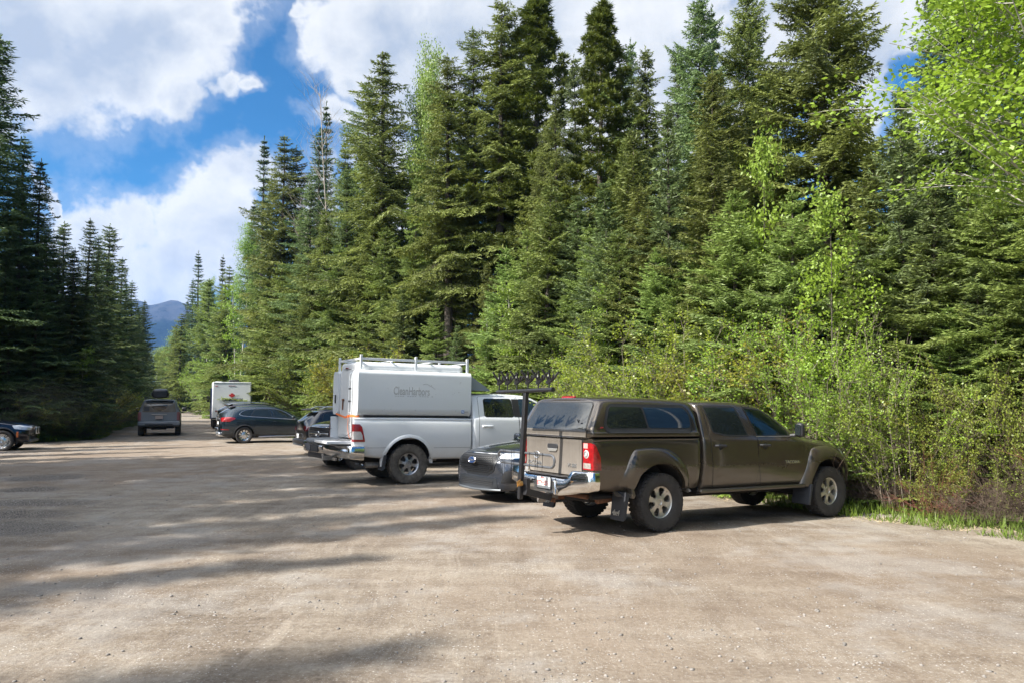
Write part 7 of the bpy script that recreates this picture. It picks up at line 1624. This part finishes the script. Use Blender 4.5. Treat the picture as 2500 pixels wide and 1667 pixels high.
# --- dusty grey full-size SUV driving away, roof box on top
P_DUSTY = paint('road_dust_grey_paint', (0.15, 0.17, 0.195), 0.25, 0.42, 0.50, (.27, .265, .26), 1.7, .4, streak=.5, coat=.5)
def yukon():
    rows = [(-1.20, .60, .84, .92, .80, .92, 1.12, .66, 1.50, 1.54), (-1.16, .52, .90, .99, .80, .98, 1.18, .72, 1.74, 1.78, .16), (-.9, .45, .92, 1.01, .80, 1.0, 1.20, .77, 1.82, 1.87, .10), (0, .42, .92, 1.02, .80, 1.01, 1.20, .78, 1.83, 1.89), (1.4, .42, .92, 1.02, .80, 1.01, 1.18, .78, 1.82, 1.88), (2.0, .42, .92, 1.02, .8, 1.0, 1.18, .77, 1.72, 1.78), (2.5, .42, .92, 1.02, .8, 1.0, 1.17, .84, 1.32, 1.37),
            (2.9, .44, .92, 1.01, .8, .98, 1.15, .84, 1.2, 1.27), (3.6, .45, .9, 1.0, .8, .94, 1.08, .78, 1.14, 1.21), (3.85, .5, .82, .9, .75, .82, 1.0, .6, 1.05, 1.1)]
    WN = [[(-.95, 1.26), (-.85, 1.68), (.28, 1.72), (.32, 1.24)], [(.42, 1.24), (.40, 1.72), (1.22, 1.73), (1.28, 1.24)], [(1.36, 1.24), (1.34, 1.73), (1.72, 1.68), (2.3, 1.28), (2.32, 1.24)]]
    DR = [None, [(.38, 1.2), (.36, 1.76), (1.26, 1.77), (1.32, 1.2), (1.32, .55), (.6, .55), (.38, .8)], [(1.34, 1.2), (1.30, 1.77), (1.75, 1.72), (2.4, 1.26), (2.5, .9), (2.4, .55), (1.34, .55)]]
    y0 = 41.8; V, bf = car('moving_suv', 'dusty grey full-size SUV driving away down the road with a black roof box', 'suv', (-18.4, y0, -22, 0), rows, P_DUSTY, lambda x, y, z: -.06 * (1 - (y / .95) ** 2) * (x < -.8) + .15 * min(max((x - 3) / .6, 0), 1) * (1 - (y / .95) ** 2), ((0, .48), (2.95, .48)), ('yuk', .41, .26, .25, 6, lambda q, a: .3 < q < .88 and abs(a) < .3 * q, M_ALLOY_GREY, M_TYRE_MUD, 6, 0, .03), 2.95, .41, .88, DR, WN)
    rw = patch(bf, rnd([(-.80, 1.22), (.80, 1.22), (.70, 1.70), (-.70, 1.70)], .06), 'yz', -1, .004, G_VDUST, 'rear_window', V); mb = MB(); pts = [(-.42, 1.62), (.42, 1.62)] + [(.42 * math.cos(a), 1.62 - .30 * math.sin(a)) for a in np.linspace(.15, math.pi - .15, 12)]
    patch(bf, [(-.40, 1.60), (.32, 1.63), (.38, 1.48), (.20, 1.32), (-.05, 1.28), (-.30, 1.38)], 'yz', -1, .006, G_DARK, 'wiped_glass', rw); patch(bf, [(.46, 1.50), (.72, 1.50), (.72, 1.27), (.46, 1.27)], 'yz', -1, .006, M_SMUDGE, 'smudge', rw)
    patch(bf, rnd([(-.80, .66), (.80, .66), (.80, 1.20), (-.80, 1.20)], .03), 'yz', -1, .003, P_DUSTY, 'tailgate', V); MB().box((-1.275, 0, 1.10), (.03, .72, .05)).build('tailgate_trim', M_DUSTTRIM, V, bevel=.012)
    MB().box((-1.275, 0, .96), (.01, .36, .17)).build('number_plate', simple('dusty_plate', (.42, .33, .29), .8), V, bevel=.003); MB().box((-1.28, 0, .86), (.01, .26, .03)).build('emblem', M_BLACK, V, bevel=.004)
    for s in (-1, 1):
        patch(bf, [(-1.1, .80), (1.1, .80), (1.1, 1.22), (-1.1, 1.22)], 'yz', -1, .010, M_DREDL, 'tail_light', V, minn=-.05, extra=[((0, s * .83, 0), (0, -s, 0)), ((-1.08, 0, 0), (1, 0, 0))])
        mb = MB(); mb.tube([(-.9, s * .72, 1.86), (-.7, s * .72, 1.93), (1.3, s * .72, 1.94), (1.5, s * .72, 1.86)], .017, 6); mb.build('roof_rail', M_BLACK, V); mb = MB(); mb.box((2.2, s * 1.16, 1.32), (.12, .24, .22)); mb.build('wing_mirror', M_BLACK, V, bevel=.05)
    mb = MB(); mb.box((-1.28, 0, .64), (.20, 1.96, .22)); mb.build('rear_bumper', P_DUSTY, V, bevel=.05); mb = MB(); mb.box((-1.33, 0, .60), (.14, 1.3, .08)); mb.build('step_pad', M_BLACK, V, bevel=.02); mb = MB(); mb.box((-1.08, 0, 1.83), (.28, 1.36, .05)); mb.build('spoiler', P_DUSTY, V, bevel=.02)
    mb = MB(); mb.tube([(-1.25, -.62, .42), (-.8, -.62, .44)], .04, 8); mb.box((-.8, 0, .40), (.5, .7, .14)); mb.build('exhaust_pipe', M_UNDER, V)
    U = empty('roof_box', V.location, V.rotation_euler); tag(U, 'black rounded cargo box on the roof of the dusty grey SUV', 'roof box')
    rr = [(-.80, 1.97, .32, .37, 2.10, .37, 2.18, .28, 2.26, 2.29), (-.74, 1.95, .35, .41, 2.10, .41, 2.22, .34, 2.36, 2.40), (0, 1.95, .36, .42, 2.10, .42, 2.22, .35, 2.39, 2.44), (.9, 1.96, .35, .40, 2.06, .40, 2.16, .32, 2.30, 2.34), (1.15, 1.99, .30, .34, 2.04, .33, 2.08, .24, 2.12, 2.15)]
    shell_obj('box_shell', loft(rr, None, ends=.2), M_BLKPC, U); MB().box((.1, 0, 1.955), (.06, 1.4, .03)).build('cross_bar', M_BLACK, U, bevel=.005)
    MB().box((-.5, 0, 1.955), (.06, 1.4, .03)).build('cross_bar', M_BLACK, U, bevel=.005)
G_VDUST = glass_mat('very_dusty_glass', dust=.62); M_SMUDGE = simple('dark_smudged_glass', (.05, .05, .055), .5); M_DUSTTRIM = simple('dusty_chrome', (.35, .33, .30), .5, .5); M_DREDL = simple('dusty_red_lens', (.24, .09, .085), .4)
yukon()
# --- dark blue SUV entering at the left edge
def x5():
    rows = [(-.95, .42, .70, .80, .62, .80, .98, .5, 1.3, 1.35), (-.6, .28, .82, .95, .65, .93, 1.16, .62, 1.62, 1.67), (.5, .26, .84, .98, .65, .95, 1.14, .66, 1.66, 1.72), (1.3, .26, .84, .98, .65, .95, 1.12, .66, 1.64, 1.70), (1.7, .26, .84, .98, .65, .95, 1.12, .66, 1.50, 1.56), (2.15, .26, .84, .975, .65, .94, 1.10, .74, 1.22, 1.27), (2.4, .27, .84, .97, .65, .935, 1.06, .78, 1.12, 1.17), (2.9, .28, .83, .96, .65, .91, 1.00, .74, 1.05, 1.12), (3.35, .28, .80, .93, .64, .86, .92, .66, .97, 1.03),
            (3.58, .30, .74, .86, .62, .78, .84, .56, .90, .94), (3.66, .32, .66, .76, .58, .66, .78, .46, .84, .87)]
    V, bf = car('parked_car', 'dark blue SUV cut off by the left edge of the photo, only its front showing', 'suv', (-21.3, 28.5, 70, 0), rows, P_NAVY2, lambda x, y, z: .20 * min(max((x - 2.9) / .6, 0), 1) * (1 - (abs(y) / .95) ** 2.2), ((0, .43), (2.93, .43)), ('x5', .375, .25, .265, 5, lambda q, a: .25 < q < .92 and (.05 < abs(a) < .05 + .26 * (q - .05) and not abs(abs(a) - .22 * q - .03) < .035), M_ALLOY_BRIGHT, M_TYRE, 5, 0, .03), 2.93, .375, .84,
                [[(1.2, 1.1), (1.2, 1.62), (1.55, 1.55), (2.1, 1.2), (2.25, .8), (2.15, .42), (1.2, .42)]], [[(1.26, 1.18), (1.26, 1.56), (1.5, 1.52), (1.95, 1.22), (1.97, 1.18)]], low=[(-1, .25), (3.5, .25), (3.5, .36), (-1, .36)])
    arch_trim(bf, V, 2.93, .385, .43, .05, M_BLACK)
    for s in (-1, 1):
        patch(bf, rnd([(3.30, .80), (3.75, .74), (3.80, .86), (3.45, .93), (3.22, .92)], .02), 'xz', s, .010, M_HEAD, 'headlight', V, minn=-.1, extra=[((0, s * .50, 0), (0, -s, 0))])
        patch(bf, [(3.37, .50), (3.43, .50), (3.43, .70), (3.37, .70)], 'xz', s, .010, M_ORANGE, 'side_marker', V, minn=-.05)
        g = MB(); g.box((3.87, s * .17, .72), (.05, .26, .26)); g.build('grille', M_SATIN, V, bevel=.05); g = MB(); g.box((3.885, s * .17, .72), (.04, .20, .20)); g.build('grille_back', M_RUB, V, bevel=.03)
        mb = MB(); mb.box((2.05, s * 1.04, 1.2), (.12, .2, .15)); mb.build('wing_mirror', P_NAVY2, V, bevel=.04)
    mb = MB(); mb.box((3.72, 0, .36), (.14, 1.3, .08)); mb.build('front_lip', M_SATIN2, V, bevel=.02)
P_NAVY2 = paint('deep_blue_paint', (0.004, 0.006, 0.015), 0.4, 0.2, 0.05, (.2, .18, .15), .6, .25)
x5()
# --- white motorhome seen from behind
def motorhome():
    V = empty('motorhome', (-17.72, 50.5, gz(-17.7, 50.5) + .05), (0, 0, R(90 + 22))); tag(V, 'tall white rental motorhome seen from behind at the roadside trees', 'motorhome')
    PM = paint('motorhome_white_panel', (.70, .71, .72), 0, .35, .2, (.4, .37, .33), 1.4, .6)
    MB().box((2.2, 0, 1.78), (4.4, 2.34, 2.36)).build('coach_body', PM, V, bevel=.07, seg=3)
    mb = MB(); mb.box((5.4, 0, 1.25), (2.2, 1.95, 1.5)); mb.box((4.6, 0, 2.5), (1.5, 2.2, .85)); mb.build('cab', PM, V, bevel=.12, seg=3)
    MB().box((.04, 0, .68), (.16, 2.36, .10)).build('rear_bumper', M_BLACK, V, bevel=.03)
    for s in (-1, 1):
        MB().box((2.2, s * 1.175, 1.6), (4.3, .02, 2.0)).build('side_graphic', simple('navy_side_graphic', (.02, .03, .09), .4), V, bevel=.004)
        mb = MB(); mb.box((-.008, s * .86, 1.13), (.02, .22, .09)); mb.build('tail_light', M_DREDL, V, bevel=.008); mb = MB(); mb.box((5.2, s * 1.28, 1.9), (.12, .18, .40)); mb.tube([(5.3, s * 1.0, 1.7), (5.2, s * 1.28, 1.75)], .02, 6); mb.build('wing_mirror', M_BLACK, V, bevel=.03)
    MB().box((-.004, 0, 2.72), (.02, .42, .03)).build('marker_light', M_DREDL, V, bevel=.004); MB().box((-.003, 0, 2.925), (.03, 2.2, .05)).build('roof_edge', PM, V, bevel=.01)
    MB().box((1.2, -.15, 3.03), (.9, .62, .20)).build('air_conditioner', M_BLACK, V, bevel=.06); MB().box((1.6, .75, 2.98), (.5, .4, .08)).build('roof_vent', M_WHITE, V, bevel=.02)
    text('lettering', 'CANADREAM', .23, M_NAVYL, V, (-.016, .56, 1.77), (0, -1, 0), (-1, 0, 0), .004, sx=.86, bold=.014)
    leaf = [(0, .5), (.10, .33), (.22, .40), (.19, .14), (.34, .26), (.38, .16), (.52, .18), (.44, .02), (.50, -.03), (.20, -.20), (.24, -.30), (.03, -.26), (.02, -.46)]
    leaf = leaf + [(-a, b) for a, b in leaf[::-1][:-1]]
    mb = MB(); mb.prism([(a * .36 + .0, 2.11 + b * .36) for a, b in leaf], -.012, -.004, 'yz'); mb.build('maple_leaf_emblem', M_LETR, V, smooth=False)
    text('lettering', 'canadream.com', .09, M_LETR, V, (-.012, .42, 1.47), (0, -1, 0), (-1, 0, 0), .003); MB().box((-.01, .0, 1.47), (.01, .0, .0))
    MB().box((-.006, .93, 2.70), (.012, .14, .03)).build('small_decal', M_LETR, V, bevel=.002)
    wm = wheel_meshes('moto', .38, .24, .21, 6, lambda q, a: .4 < q < .8 and abs(a) < .2, M_ALLOY_GREY, M_TYRE, 6, 0, .03)
    for x in (1.3, 5.4):
        for s in (-1, 1): put_wheel(wm, V, x, s * .95, .38)
    mb = MB(); mb.box((2.6, 0, .58), (5.2, 1.3, .2)); mb.build('chassis', M_UNDER, V, bevel=.02)
M_NAVYL = simple('navy_letters', (.02, .03, .07), .5)
motorhome()
